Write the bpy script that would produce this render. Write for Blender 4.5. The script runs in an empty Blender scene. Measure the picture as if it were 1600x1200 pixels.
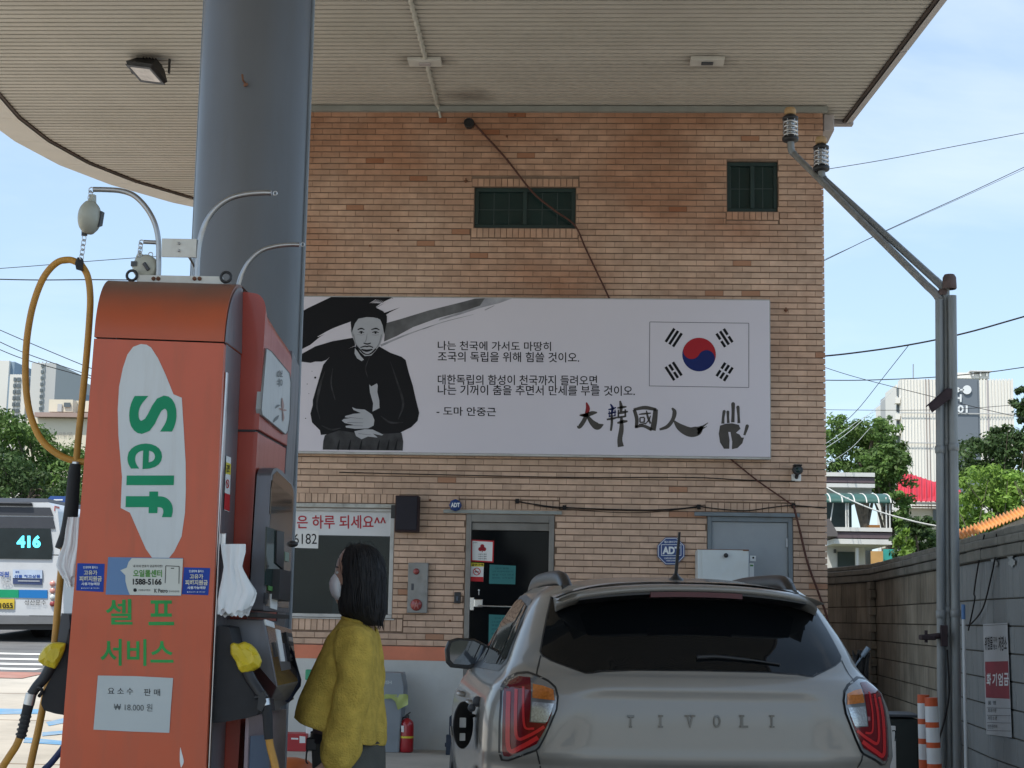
import bpy, bmesh, math, random
from mathutils import Vector, Matrix, noise
from mathutils.geometry import delaunay_2d_cdt
R = math.radians
random.seed(7)
scene = bpy.context.scene
COL = scene.collection

# ---------------------------------------------------------------- camera
FPX = 2500.0                       # focal length in pixels of a 1600 px wide picture
CAM_H = 1.40
cam_data = bpy.data.cameras.new('camera')
cam = bpy.data.objects.new('camera', cam_data)
COL.objects.link(cam)
cam_data.sensor_width = 36.0
cam_data.lens = FPX / 1600.0 * 36.0
cam_data.clip_start = 0.05
cam_data.clip_end = 3000.0
PITCH = math.atan(364.0 / FPX)
CM = (Matrix.Translation((0, 0, CAM_H)) @ Matrix.Rotation(R(3.0), 4, 'Z')
      @ Matrix.Rotation(math.pi / 2 + PITCH, 4, 'X') @ Matrix.Rotation(R(1.05), 4, 'Z'))
cam.matrix_world = CM
scene.camera = cam
scene.render.resolution_x = 1024
scene.render.resolution_y = 768

# ---------------------------------------------------------------- sky
SUN_EL, SUN_AZ = R(60), R(218)     # azimuth clockwise from +Y: behind the camera and to its left
world = bpy.data.worlds.new('World')
scene.world = world
world.use_nodes = True
wn, wl = world.node_tree.nodes, world.node_tree.links
wn.clear()
w_out = wn.new('ShaderNodeOutputWorld')
w_bg = wn.new('ShaderNodeBackground')
w_sky = wn.new('ShaderNodeTexSky')
w_sky.sky_type = 'NISHITA'
w_sky.sun_disc = False
w_sky.sun_elevation = SUN_EL
w_sky.sun_rotation = SUN_AZ
w_sky.air_density = 1.0
w_sky.dust_density = 1.2
w_sky.ozone_density = 1.6
w_bg.inputs['Strength'].default_value = 0.14
w_tc = wn.new('ShaderNodeTexCoord')
w_map = wn.new('ShaderNodeMapping')
w_map.inputs['Scale'].default_value = (1.0, 1.0, 3.2)
w_map.inputs['Location'].default_value = (0.35, 0.1, 0.42)
w_n = wn.new('ShaderNodeTexNoise')
w_n.inputs['Scale'].default_value = 2.1
w_n.inputs['Detail'].default_value = 9
w_n.inputs['Roughness'].default_value = 0.55
w_n.inputs['Distortion'].default_value = 0.4
w_r = wn.new('ShaderNodeValToRGB')
w_r.color_ramp.elements[0].position = 0.50
w_r.color_ramp.elements[0].color = (0, 0, 0, 1)
w_r.color_ramp.elements[1].position = 0.86
w_r.color_ramp.elements[1].color = (0.7, 0.7, 0.7, 1)
w_mix = wn.new('ShaderNodeMixRGB')
w_mix.inputs['Color2'].default_value = (5.3, 5.7, 6.3, 1)
# a thin even veil of high cloud over the whole sky
w_veil = wn.new('ShaderNodeMixRGB')
w_veil.inputs['Fac'].default_value = 0.45
w_veil.inputs['Color2'].default_value = (3.45, 4.6, 5.75, 1)
wl.new(w_tc.outputs['Generated'], w_map.inputs['Vector'])
wl.new(w_map.outputs['Vector'], w_n.inputs['Vector'])
wl.new(w_n.outputs['Fac'], w_r.inputs['Fac'])
wl.new(w_sky.outputs['Color'], w_veil.inputs['Color1'])
wl.new(w_veil.outputs['Color'], w_mix.inputs['Color1'])
wl.new(w_r.outputs['Color'], w_mix.inputs['Fac'])
wl.new(w_mix.outputs['Color'], w_bg.inputs['Color'])
wl.new(w_bg.outputs['Background'], w_out.inputs['Surface'])

# ---------------------------------------------------------------- sun
sun_data = bpy.data.lights.new('sun', 'SUN')
sun_data.energy = 3.4
sun_data.angle = R(0.6)
sun_data.color = (1.0, 0.94, 0.84)
sun = bpy.data.objects.new('sun', sun_data)
COL.objects.link(sun)
sd = Vector((math.sin(SUN_AZ) * math.cos(SUN_EL), math.cos(SUN_AZ) * math.cos(SUN_EL), math.sin(SUN_EL)))
sun.rotation_euler = sd.to_track_quat('Z', 'Y').to_euler()
sun.location = (20, -20, 40)

scene.view_settings.view_transform = 'Standard'
scene.view_settings.look = 'None'
scene.view_settings.gamma = 1.0
scene.view_settings.use_curve_mapping = False
scene.view_settings.exposure = 0.58
scene.render.engine = 'CYCLES'
scene.cycles.max_bounces = 8
scene.cycles.diffuse_bounces = 5

# ---------------------------------------------------------------- pixel (1600x1200 photo) to world
CO = Vector((0, 0, CAM_H))
CR = CM.to_3x3()
def ray(px, py):
    return (CR @ Vector(((px - 800.0) / FPX, (600.0 - py) / FPX, -1.0)))
def at_plane(px, py, p0, n):
    d = ray(px, py)
    t = (Vector(p0) - CO).dot(n) / d.dot(n)
    return CO + d * t
def at_y(px, py, y): return at_plane(px, py, (0, y, 0), Vector((0, 1, 0)))
def at_z(px, py, z): return at_plane(px, py, (0, 0, z), Vector((0, 0, 1)))
def at_x(px, py, x): return at_plane(px, py, (x, 0, 0), Vector((1, 0, 0)))

# ---------------------------------------------------------------- helpers
def tag(o, label=None, cat=None, group=None, kind=None):
    if label: o['label'] = label
    if cat: o['category'] = cat
    if group: o['group'] = group
    if kind: o['kind'] = kind
    return o
def thing(name, loc, label, cat, group=None):
    o = bpy.data.objects.new(name, None)
    o.location = loc
    o.empty_display_size = 0.2
    COL.objects.link(o)
    return tag(o, label, cat, group)

class MB:
    """collects geometry in world coordinates; build() makes one mesh object, its origin at the parent's location"""
    def __init__(s, mtx=None):
        s.v, s.f, s.sm, s.tint = [], [], [], []
        s.m = mtx; s.cur = 0.5
    def add(s, vs, fs, smooth=False):
        b = len(s.v)
        if s.m is not None: s.v += [tuple(s.m @ Vector(p)) for p in vs]
        else: s.v += [tuple(p) for p in vs]
        for f in fs:
            s.f.append(tuple(b + i for i in f)); s.sm.append(smooth); s.tint.append(s.cur)
        return s
    def poly(s, pts): return s.add(pts, [tuple(range(len(pts)))])
    def box(s, a, b, c=0.0):
        x0, y0, z0 = [min(a[i], b[i]) for i in range(3)]; x1, y1, z1 = [max(a[i], b[i]) for i in range(3)]
        if c <= 0:
            return s.add([(x0,y0,z0),(x1,y0,z0),(x1,y1,z0),(x0,y1,z0),(x0,y0,z1),(x1,y0,z1),(x1,y1,z1),(x0,y1,z1)],
                         [(3,2,1,0),(4,5,6,7),(0,1,5,4),(1,2,6,5),(2,3,7,6),(3,0,4,7)])
        c = min(c, (x1-x0)*.45, (y1-y0)*.45, (z1-z0)*.45)
        bm = bmesh.new(); bmesh.ops.create_cube(bm, size=1.0)
        bmesh.ops.scale(bm, vec=(x1-x0, y1-y0, z1-z0), verts=bm.verts)
        bmesh.ops.bevel(bm, geom=bm.edges[:], offset=c, segments=2, affect='EDGES', profile=0.5)
        bmesh.ops.translate(bm, vec=((x0+x1)/2, (y0+y1)/2, (z0+z1)/2), verts=bm.verts)
        bm.verts.index_update()
        s.add([v.co.copy() for v in bm.verts], [tuple(v.index for v in f.verts) for f in bm.faces])
        bm.free(); return s
    def prism(s, pts, d, smooth=False):
        """pts: 3D polygon, d: extrusion vector"""
        n = len(pts); d = Vector(d)
        vs = [Vector(p) for p in pts] + [Vector(p) + d for p in pts]
        nn = sum(((vs[i] - vs[0]).cross(vs[i+1] - vs[0]) for i in range(1, n-1)), Vector())
        flip = nn.dot(d) > 0
        a, b = tuple(range(n)), tuple(range(n, 2*n))
        fs = [a[::-1] if flip else a, b if flip else b[::-1]]
        s.add(vs, fs)
        sd_ = [((i, (i+1) % n, n+(i+1) % n, n+i) if flip else (i, n+i, n+(i+1) % n, (i+1) % n)) for i in range(n)]
        b0 = len(s.v)
        s.add(vs, sd_, smooth); return s
    def tube(s, path, r, n=10, caps=True):
        path = [Vector(p) for p in path]; k = len(path)
        rs = r if isinstance(r, (list, tuple)) else [r]*k
        t = [(path[min(i+1, k-1)] - path[max(i-1, 0)]).normalized() for i in range(k)]
        up = Vector((0, 0, 1)) if abs(t[0].z) < .9 else Vector((1, 0, 0))
        a = t[0].cross(up).normalized(); vs = []
        for i in range(k):
            a = (a - t[i] * a.dot(t[i])).normalized(); b = t[i].cross(a)
            for j in range(n):
                an = 2*math.pi*j/n
                vs.append(path[i] + (a*math.cos(an) + b*math.sin(an)) * rs[i])
        fs = [(i*n+j, i*n+(j+1) % n, (i+1)*n+(j+1) % n, (i+1)*n+j) for i in range(k-1) for j in range(n)]
        s.add(vs, fs, True)
        if caps: s.add(vs[:n], [tuple(range(n))[::-1]]); s.add(vs[-n:], [tuple(range(n))])
        return s
    def lathe(s, prof, c, axis='Z', n=24):
        """prof: (radius, height) list"""
        vs = []
        for (r, h) in prof:
            for j in range(n):
                a = 2*math.pi*j/n; x, y = r*math.cos(a), r*math.sin(a)
                p = {'Z': (x, y, h), 'Y': (x, h, -y), 'X': (h, x, y)}[axis]
                vs.append(Vector(c) + Vector(p))
        k = len(prof)
        fs = [(i*n+j, i*n+(j+1) % n, (i+1)*n+(j+1) % n, (i+1)*n+j) for i in range(k-1) for j in range(n)]
        return s.add(vs, fs, True)
    def loft(s, rings, caps=True, smooth=True):
        n = len(rings[0]); vs = [p for r_ in rings for p in r_]; k = len(rings)
        fs = [(i*n+j, i*n+(j+1) % n, (i+1)*n+(j+1) % n, (i+1)*n+j) for i in range(k-1) for j in range(n)]
        s.add(vs, fs, smooth)
        if caps: s.add(rings[0], [tuple(range(n))[::-1]], smooth); s.add(rings[-1], [tuple(range(n))], smooth)
        return s
    def grid(s, g, smooth=True):
        h, w = len(g), len(g[0]); vs = [p for r_ in g for p in r_]
        return s.add(vs, [(i*w+j, i*w+j+1, (i+1)*w+j+1, (i+1)*w+j) for i in range(h-1) for j in range(w-1)], smooth)
    def ball(s, c, r, n=12, sc=(1, 1, 1)):
        pr = [(max(1e-4, math.sin(math.pi*i/n)), -math.cos(math.pi*i/n)) for i in range(n+1)]
        vs = []
        m = n*2
        for (a, h) in pr:
            for j in range(m):
                t = 2*math.pi*j/m
                vs.append((c[0]+r*sc[0]*a*math.cos(t), c[1]+r*sc[1]*a*math.sin(t), c[2]+r*sc[2]*h))
        return s.add(vs, [(i*m+j, i*m+(j+1) % m, (i+1)*m+(j+1) % m, (i+1)*m+j) for i in range(n) for j in range(m)], True)
    def build(s, name, mat, parent=None, label=None, weld=False):
        me = bpy.data.meshes.new(name)
        off = Vector(parent.location) if (parent is not None and s.m is None) else Vector()
        if parent is not None and s.m is None:
            q = parent.parent
            while q is not None: off = off + Vector(q.location); q = q.parent
        me.from_pydata([(v[0]-off.x, v[1]-off.y, v[2]-off.z) for v in s.v], [], s.f)
        me.polygons.foreach_set('use_smooth', s.sm)
        a = me.attributes.new('tint', 'FLOAT', 'FACE'); a.data.foreach_set('value', s.tint)
        if weld:
            bm = bmesh.new(); bm.from_mesh(me)
            bmesh.ops.remove_doubles(bm, verts=bm.verts, dist=1e-4)
            bmesh.ops.recalc_face_normals(bm, faces=bm.faces); bm.to_mesh(me); bm.free()
        me.materials.append(mat)
        o = bpy.data.objects.new(name, me); COL.objects.link(o)
        if parent is not None: o.parent = parent
        if label: o['label'] = label
        return o

def centred(o):
    """move a world-coordinate mesh's origin to the bottom centre of its box"""
    me = o.data
    xs = [v.co.x for v in me.vertices]; ys = [v.co.y for v in me.vertices]; zs = [v.co.z for v in me.vertices]
    c = Vector(((min(xs)+max(xs))/2, (min(ys)+max(ys))/2, min(zs)))
    me.transform(Matrix.Translation(-c)); o.location = c
    return o

def bev(o, w=.004, seg=2):
    m = o.modifiers.new('bevel', 'BEVEL'); m.width = w; m.segments = seg; m.limit_method = 'ANGLE'; m.angle_limit = R(40); return o

def bez(pts, n=8):
    """Catmull-Rom through points"""
    P = [Vector(p) for p in pts]; P = [P[0]*2-P[1]] + P + [P[-1]*2-P[-2]]; out = []
    for i in range(1, len(P)-2):
        for j in range(n):
            t = j/n; a, b, c, d = P[i-1], P[i], P[i+1], P[i+2]
            out.append(0.5*((2*b)+(c-a)*t+(2*a-5*b+4*c-d)*t*t+(3*b-3*c+d-a)*t**3))
    out.append(P[-2]); return out

# ---------------------------------------------------------------- materials
MATS = {}
def mat(name, col, rough=0.6, metal=0.0, var=0.12, scale=4.0, bump=0.0, bscale=60.0, dirt=0.0, dcol=(0.09, 0.075, 0.06),
        dscale=1.3, coat=0.0, emit=0.0, alpha=1.0, trans=0.0, tint=0.0, spec=0.5, streak=False, sss=0.0):
    if name in MATS: return MATS[name]
    if any(k_ in name for k_ in ('print', 'banner', 'ink', 'paper', 'vinyl', 'sticker', 'brick', 'mortar', 'block', 'soffit', 'knit', 'cable')): spec = .15
    m = bpy.data.materials.new(name); m.use_nodes = True
    nt = m.node_tree; N, L = nt.nodes, nt.links; N.clear()
    out = N.new('ShaderNodeOutputMaterial'); p = N.new('ShaderNodeBsdfPrincipled')
    L.new(p.outputs[0], out.inputs[0])
    p.inputs['Roughness'].default_value = rough; p.inputs['Metallic'].default_value = metal
    p.inputs['Specular IOR Level'].default_value = spec
    p.inputs['Coat Weight'].default_value = coat; p.inputs['Coat Roughness'].default_value = 0.04
    p.inputs['Alpha'].default_value = alpha; p.inputs['Transmission Weight'].default_value = trans
    geo = N.new('ShaderNodeNewGeometry')
    def mix(f, a, b):
        q = N.new('ShaderNodeMixRGB')
        for i, x in enumerate((f, a, b)):
            if hasattr(x, 'links'): L.new(x, q.inputs[i])
            elif i == 0: q.inputs[0].default_value = x
            else: q.inputs[i].default_value = (*x, 1) if len(x) == 3 else x
        return q.outputs[0]
    c = tuple(col)
    vec = geo.outputs['Position']
    if streak:
        mp = N.new('ShaderNodeMapping'); mp.inputs['Scale'].default_value = (6, 6, 0.7)
        L.new(vec, mp.inputs['Vector']); vec2 = mp.outputs[0]
    else: vec2 = vec
    if var > 0:
        n = N.new('ShaderNodeTexNoise'); n.inputs['Scale'].default_value = scale; n.inputs['Detail'].default_value = 6
        L.new(vec, n.inputs['Vector'])
        rr = N.new('ShaderNodeMapRange'); rr.inputs[1].default_value = 0.3; rr.inputs[2].default_value = 0.7
        L.new(n.outputs['Fac'], rr.inputs[0])
        c = mix(rr.outputs[0], tuple(x*(1-var) for x in c), tuple(min(1, x*(1+var)) for x in c))
    if tint > 0:
        at = N.new('ShaderNodeAttribute'); at.attribute_name = 'tint'
        hs = N.new('ShaderNodeHueSaturation')
        mr = N.new('ShaderNodeMapRange'); mr.inputs[3].default_value = 1-tint; mr.inputs[4].default_value = 1+tint
        L.new(at.outputs['Fac'], mr.inputs[0]); L.new(mr.outputs[0], hs.inputs['Value'])
        if hasattr(c, 'links'): L.new(c, hs.inputs['Color'])
        else: hs.inputs['Color'].default_value = (*c, 1)
        c = hs.outputs[0]
    if dirt > 0:
        n2 = N.new('ShaderNodeTexNoise'); n2.inputs['Scale'].default_value = dscale; n2.inputs['Detail'].default_value = 9
        n2.inputs['Roughness'].default_value = 0.65
        L.new(vec2, n2.inputs['Vector'])
        r2 = N.new('ShaderNodeMapRange'); r2.inputs[1].default_value = 0.48; r2.inputs[2].default_value = 0.78
        r2.inputs[4].default_value = dirt
        L.new(n2.outputs['Fac'], r2.inputs[0])
        c = mix(r2.outputs[0], c, dcol)
        r3 = N.new('ShaderNodeMapRange'); r3.inputs[3].default_value = rough; r3.inputs[4].default_value = min(1, rough+.35)
        L.new(r2.outputs[0], r3.inputs[0]); L.new(r3.outputs[0], p.inputs['Roughness'])
    if hasattr(c, 'links'): L.new(c, p.inputs['Base Color'])
    else: p.inputs['Base Color'].default_value = (*c, 1)
    if bump > 0:
        n3 = N.new('ShaderNodeTexNoise'); n3.inputs['Scale'].default_value = bscale; n3.inputs['Detail'].default_value = 5
        L.new(vec, n3.inputs['Vector'])
        b = N.new('ShaderNodeBump'); b.inputs['Strength'].default_value = bump; b.inputs['Distance'].default_value = 0.01
        L.new(n3.outputs['Fac'], b.inputs['Height']); L.new(b.outputs[0], p.inputs['Normal'])
    if emit > 0:
        p.inputs['Emission Color'].default_value = (*col, 1); p.inputs['Emission Strength'].default_value = emit
    MATS[name] = m; m['p'] = p.name
    return m

# ---------------------------------------------------------------- flat print on a plane traced by a mapping fn(px, py, layer) -> point
class Print:
    def __init__(s, fn): s.fn = fn
    def poly(s, mb, pts, layer=1): mb.poly([s.fn(x, y, layer) for x, y in pts])
    def stroke(s, mb, pts, layer=1, smooth=5):
        """pts: (x, y, width) in photo pixels: a brush stroke of changing width"""
        q = bez([(a, b, w) for a, b, w in pts], smooth) if len(pts) > 2 else [Vector(p) for p in pts]
        L_, R_ = [], []
        for i, p in enumerate(q):
            a, b = q[max(i-1, 0)], q[min(i+1, len(q)-1)]
            d = Vector((b.x-a.x, b.y-a.y)); d = d.normalized() if d.length > 1e-6 else Vector((1, 0))
            w = max(p.z, .05)/2
            L_.append(s.fn(p.x-d.y*w, p.y+d.x*w, layer)); R_.append(s.fn(p.x+d.y*w, p.y-d.x*w, layer))
        mb.add(L_+R_, [(i, i+1, len(q)+i+1, len(q)+i) for i in range(len(q)-1)])
    def disc(s, mb, cx, cy, r, layer=1, n=28, ry=None):
        ry = ry or r
        s.poly(mb, [(cx+r*math.cos(2*math.pi*i/n), cy+ry*math.sin(2*math.pi*i/n)) for i in range(n)], layer)
    def text(s, mb, body, x0, y0, x1, y1, layer=1, bold=0.0, sk=0.0, fixed=False):
        """fills the pixel rectangle (x0,y0 top-left, x1,y1 bottom-right; sk = drop of the right end) with the words"""
        vs, fs = glyphs(body, bold)
        if not vs: return
        ax, bx = min(v[0] for v in vs), max(v[0] for v in vs); ay, by = min(v[1] for v in vs), max(v[1] for v in vs)
        pts = []
        for (a, b) in vs:
            t, u = (a-ax)/(bx-ax), (b-ay)/(by-ay)
            pts.append(s.fn(x0+(x1-x0)*t, y1+(y0-y1)*u+sk*t, layer))
        mb.add(pts, fs)
_gc = {}
def glyphs(body, bold=0.0):
    k = (body, bold)
    if k not in _gc:
        c = bpy.data.curves.new('lettering', 'FONT'); c.body = body; c.offset = bold; c.resolution_u = 5
        o = bpy.data.objects.new('lettering', c); COL.objects.link(o)
        dg = bpy.context.evaluated_depsgraph_get(); dg.update()
        me = bpy.data.meshes.new_from_object(o.evaluated_get(dg))
        _gc[k] = ([(v.co.x, v.co.y) for v in me.vertices], [tuple(p.vertices) for p in me.polygons])
        bpy.data.objects.remove(o); bpy.data.curves.remove(c); bpy.data.meshes.remove(me)
    return _gc[k]
# ================================================================ materials of the place
F = 17.2                    # the facade's plane
SZ = 7.04                   # height of the canopy's soffit
M_conc = mat('concrete_paving', (0.46, 0.425, 0.365), 0.85, var=0.10, scale=0.9, bump=0.25, bscale=40, dirt=0.55, dcol=(0.2, 0.19, 0.17), dscale=0.8)
M_asph = mat('asphalt', (0.13, 0.13, 0.13), 0.9, var=0.2, scale=1.5, bump=0.3, bscale=90, dirt=0.4, dcol=(0.08, 0.08, 0.08))
M_earth = mat('earth', (0.12, 0.12, 0.07), 0.95, var=0.3, scale=0.4)
M_rwhite = mat('road_paint_white', (0.72, 0.71, 0.68), 0.8, var=0.08, dirt=0.5, dcol=(0.3, 0.3, 0.28), dscale=3)
M_rblue = mat('road_paint_blue', (0.13, 0.30, 0.50), 0.8, var=0.15, scale=5, dirt=0.85, dcol=(0.38, 0.38, 0.36), dscale=1.8)
M_rred = mat('red_paving', (0.36, 0.17, 0.13), 0.9, var=0.15, scale=3, dirt=0.5, dcol=(0.35, 0.3, 0.27))
M_mortar = mat('mortar', (0.22, 0.155, 0.115), 0.95, var=0.15, scale=8, bump=0.4, bscale=120)
M_plaster = mat('white_plaster', (0.55, 0.56, 0.54), 0.75, var=0.05, scale=2, bump=0.08, bscale=25, dirt=0.35, dcol=(0.33, 0.31, 0.27), dscale=2.2)
M_orange = mat('orange_paint_band', (0.66, 0.21, 0.115), 0.6, var=0.07, dirt=0.35, dcol=(0.35, 0.16, 0.1), dscale=3)
M_alu = mat('aluminium_frame', (0.42, 0.42, 0.41), 0.42, 0.7, var=0.1, dirt=0.4, dcol=(0.2, 0.19, 0.17), dscale=6)
M_galv = mat('galvanised_steel', (0.36, 0.38, 0.40), 0.45, 0.6, var=0.15, scale=12, dirt=0.4, dcol=(0.22, 0.2, 0.18), dscale=4)
M_black = mat('black_plastic', (0.018, 0.018, 0.02), 0.45, var=0.1)
M_rubber = mat('black_rubber', (0.02, 0.02, 0.022), 0.75, var=0.15, scale=20)
M_dkgrey = mat('dark_grey_plastic', (0.06, 0.065, 0.075), 0.5, var=0.1, dirt=0.3, dcol=(0.12, 0.11, 0.1))
M_white = mat('white_enamel', (0.74, 0.76, 0.75), 0.4, var=0.03, dirt=0.25, dcol=(0.4, 0.34, 0.26), dscale=3)
M_glass = mat('dark_window_glass', (0.012, 0.030, 0.028), 0.05, var=0.1, spec=.4)
M_darkroom = mat('dark_interior', (0.02, 0.022, 0.024), 0.8, var=0.3, scale=2)
M_grn = mat('green_window_frame', (0.010, 0.030, 0.027), 0.5, var=0.1)
M_rust = mat('rusty_steel', (0.20, 0.09, 0.05), 0.85, 0.2, var=0.3, scale=14)
M_ink = mat('black_print', (0.012, 0.012, 0.014), 0.5, var=0.0)
M_pred = mat('red_print', (0.50, 0.03, 0.035), 0.5, var=0.0)
M_paper = mat('white_paper', (0.72, 0.73, 0.72), 0.6, var=0.02)
M_cable = mat('black_cable', (0.02, 0.018, 0.018), 0.6, var=0.1)
M_cabler = mat('brown_cable', (0.10, 0.045, 0.035), 0.6, var=0.1)

def brick_mat():
    m = mat('tan_brick', (0.57, 0.40, 0.295), 0.85, var=0.12, scale=9, bump=0.5, bscale=110, tint=0.12,
            dirt=0.42, dcol=(0.34, 0.235, 0.17), dscale=1.1)
    nt = m.node_tree; N, L = nt.nodes, nt.links
    p = N[m['p']]; src = p.inputs['Base Color'].links[0].from_socket
    # single bricks fired redder
    at = N.new('ShaderNodeAttribute'); at.attribute_name = 'tint'
    r = N.new('ShaderNodeMapRange'); r.inputs[1].default_value = 0.06; r.inputs[2].default_value = 0.0; r.inputs[4].default_value = 0.85
    L.new(at.outputs['Fac'], r.inputs[0])
    mx = N.new('ShaderNodeMixRGB'); mx.inputs['Color2'].default_value = (0.42, 0.22, 0.135, 1)
    L.new(r.outputs[0], mx.inputs[0]); L.new(src, mx.inputs[1])
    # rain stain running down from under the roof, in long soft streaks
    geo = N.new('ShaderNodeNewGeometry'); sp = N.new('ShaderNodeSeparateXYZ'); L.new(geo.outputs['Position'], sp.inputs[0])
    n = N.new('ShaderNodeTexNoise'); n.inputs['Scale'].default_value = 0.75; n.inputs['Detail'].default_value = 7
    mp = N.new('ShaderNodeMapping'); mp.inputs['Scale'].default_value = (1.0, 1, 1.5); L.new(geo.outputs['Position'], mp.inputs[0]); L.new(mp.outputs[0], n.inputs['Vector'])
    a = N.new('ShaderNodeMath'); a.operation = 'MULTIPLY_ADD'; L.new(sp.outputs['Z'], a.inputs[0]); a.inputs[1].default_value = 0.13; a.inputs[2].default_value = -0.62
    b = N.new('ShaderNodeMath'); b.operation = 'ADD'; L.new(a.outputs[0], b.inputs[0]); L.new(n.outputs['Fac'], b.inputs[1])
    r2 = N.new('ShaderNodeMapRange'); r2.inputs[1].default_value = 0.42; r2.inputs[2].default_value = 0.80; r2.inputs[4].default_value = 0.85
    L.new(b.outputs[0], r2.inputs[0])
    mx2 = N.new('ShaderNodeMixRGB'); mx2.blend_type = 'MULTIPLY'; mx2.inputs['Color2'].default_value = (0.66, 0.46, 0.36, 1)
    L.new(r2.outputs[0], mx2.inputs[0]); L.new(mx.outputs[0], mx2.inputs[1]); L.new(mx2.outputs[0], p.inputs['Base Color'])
    return m
M_brick = brick_mat()

# ================================================================ ground
def gz(x, y):
    return 0.0 if y < 18 else min(0.04 * (y - 18), 2.6)
def at_g(px, py, lift=0.0):
    z = 0.0
    for _ in range(40):
        p = at_z(px, py, z + lift); z = z * .5 + gz(p.x, p.y) * .5
    return at_z(px, py, z + lift)
def sheet(name, x0, x1, ys, lift, m):
    b = MB()
    b.grid([[(x0, y, gz(0, y) + lift), (x1, y, gz(0, y) + lift)] for y in ys], False)
    o = b.build(name, m); o['kind'] = 'structure'; return o
sheet('ground', -900, 900, [-300, 18, 83, 900], -0.03, M_earth)
sheet('forecourt_paving', -60, 40, [-40, 18, 26.2], 0.0, M_conc)
sheet('side_street', -120, 60, [26.6, 33.2], 0.0, M_asph)
sheet('main_road', -120, -6.5, [33.2, 83], 0.0, M_asph)
sheet('red_pavement_strip', -120, -9, [25.3, 26.5], 0.010, M_rred)
for i, yy in enumerate((27.0, 28.1, 29.3, 30.7)):
    sheet('crosswalk_bar', -26, -9.4, [yy, yy + 0.42], 0.006, M_rwhite)
b = MB()
for (pts) in ([(-4, 1107), (62, 1108), (62, 1115), (-4, 1116)], [(72, 1128), (100, 1122), (104, 1129), (76, 1134)], [(66, 1144), (104, 1141), (104, 1146), (66, 1150)], [(40, 1152), (104, 1158), (104, 1164), (36, 1160)]):
    b.poly([at_g(x, y, 0.005) for x, y in pts])
    pts2 = [at_g(x, y, 0.005) for x, y in pts]
o = b.build('blue_floor_marking', M_rblue); o['kind'] = 'structure'
# seams of the paving slabs
b = MB()
for yy in (14.6, 19.4, 22.8):
    b.box((-20, yy, gz(0, yy) + .001), (9, yy + .02, gz(0, yy) + .004))
for xx in (-11, -7, -3.2, 1):
    b.box((xx, 5, .001), (xx + .02, 17, .0045))
o = b.build('paving_joint', M_mortar); o['kind'] = 'structure'

# ================================================================ the station building
BX0, BX1, BD = -4.05, 2.48, 7.5
bld = thing('station_building', (-0.8, F, 0), 'two storey tan brick kiosk building with white and orange plinth under the canopy', 'building')
W1 = (-1.355, -0.235, 5.65, 6.115); W2 = (1.43, 1.985, 5.85, 6.42)
SHOP = (-3.6, -2.145, 1.36, 2.535); DOOR = (-1.365, -0.42, 0.0, 2.49); GD = (1.215, 2.115, 0.0, 2.50)
PL = 1.08
holes = [W1, W2, SHOP, DOOR, GD]
# core wall in panels round the openings (its face is the recessed mortar plane)
xs = sorted({BX0+.02, BX1-.02} | {h[0] for h in holes} | {h[1] for h in holes})
zs = sorted({0.0, SZ} | {h[2] for h in holes} | {h[3] for h in holes})
b = MB()
for i in range(len(xs)-1):
    for j in range(len(zs)-1):
        cx, cz = (xs[i]+xs[i+1])/2, (zs[j]+zs[j+1])/2
        if any(h[0] < cx < h[1] and h[2] < cz < h[3] for h in holes): continue
        b.box((xs[i], F+.012, zs[j]), (xs[i+1], F+.24, zs[j+1]))
b.box((BX0+.02, F+.24, 0), (BX0+.2, F+BD, SZ)); b.box((BX1-.2, F+.24, 0), (BX1-.02, F+BD, SZ)); b.box((BX0+.2, F+BD-.2, 0), (BX1-.2, F+BD, SZ))
b.build('wall', M_mortar, bld)
b = MB(); b.box((BX0+.2, F+1.6, .01), (BX1-.2, F+1.7, SZ)); b.box((BX0+.2, F+.25, 3.2), (BX1-.2, F+1.6, 3.3))
b.build('inner_partition', M_darkroom, bld)
# zones of upright bricks: (x0, x1, z0, z1)
SOL = [(W1[0]-.03, W1[1]+.03, W1[2]-.115, W1[2]), (W1[0]-.03, W1[1]+.03, W1[3], W1[3]+.10),
       (W2[0]-.01, W2[1]+.01, W2[2]-.10, W2[2]), (SHOP[0], SHOP[1]+.12, SHOP[2]-.14, SHOP[2]),
       (SHOP[0], SHOP[1]+.05, SHOP[3]+.05, SHOP[3]+.16), (DOOR[0]-.08, DOOR[1]+.05, DOOR[3]+.05, DOOR[3]+.155), (GD[0]-.02, GD[1]+.02, GD[3]+.05, GD[3]+.155)]
CO_H, BR_L = 0.0671, 0.1985
rects = []
def cut(r, hs):
    out = [r]
    for h in hs:
        nxt = []
        for q in out:
            if q[1] <= h[0]+.004 or q[0] >= h[1]-.004 or q[3] <= h[2]+.008 or q[2] >= h[3]-.008: nxt.append(q); continue
            if q[0] < h[0]-.03: nxt.append((q[0], h[0]-.008, q[2], q[3]))
            if q[1] > h[1]+.03: nxt.append((h[1]+.008, q[1], q[2], q[3]))
            a, c = max(q[0], h[0]), min(q[1], h[1])
            if q[2] < h[2]-.02: nxt.append((a, c, q[2], h[2]-.008))
            if q[3] > h[3]+.02: nxt.append((a, c, h[3]+.008, q[3]))
        out = nxt
    return out
k = 0; z = PL
while z < SZ-.06:
    off = (k % 2)*BR_L/2 + random.uniform(-.012, .012)
    x = BX1 - off if off > .05 else BX1
    if off > .05: rects += cut((BX1-off+.0035, BX1, z, z+CO_H-.012), holes+SOL)
    while x > BX0+.05:
        x2 = max(BX0, x - BR_L)
        rects += cut((x2+.0035, x, z, z+CO_H-.012), holes+SOL)
        x = x2
    z += CO_H; k += 1
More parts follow.
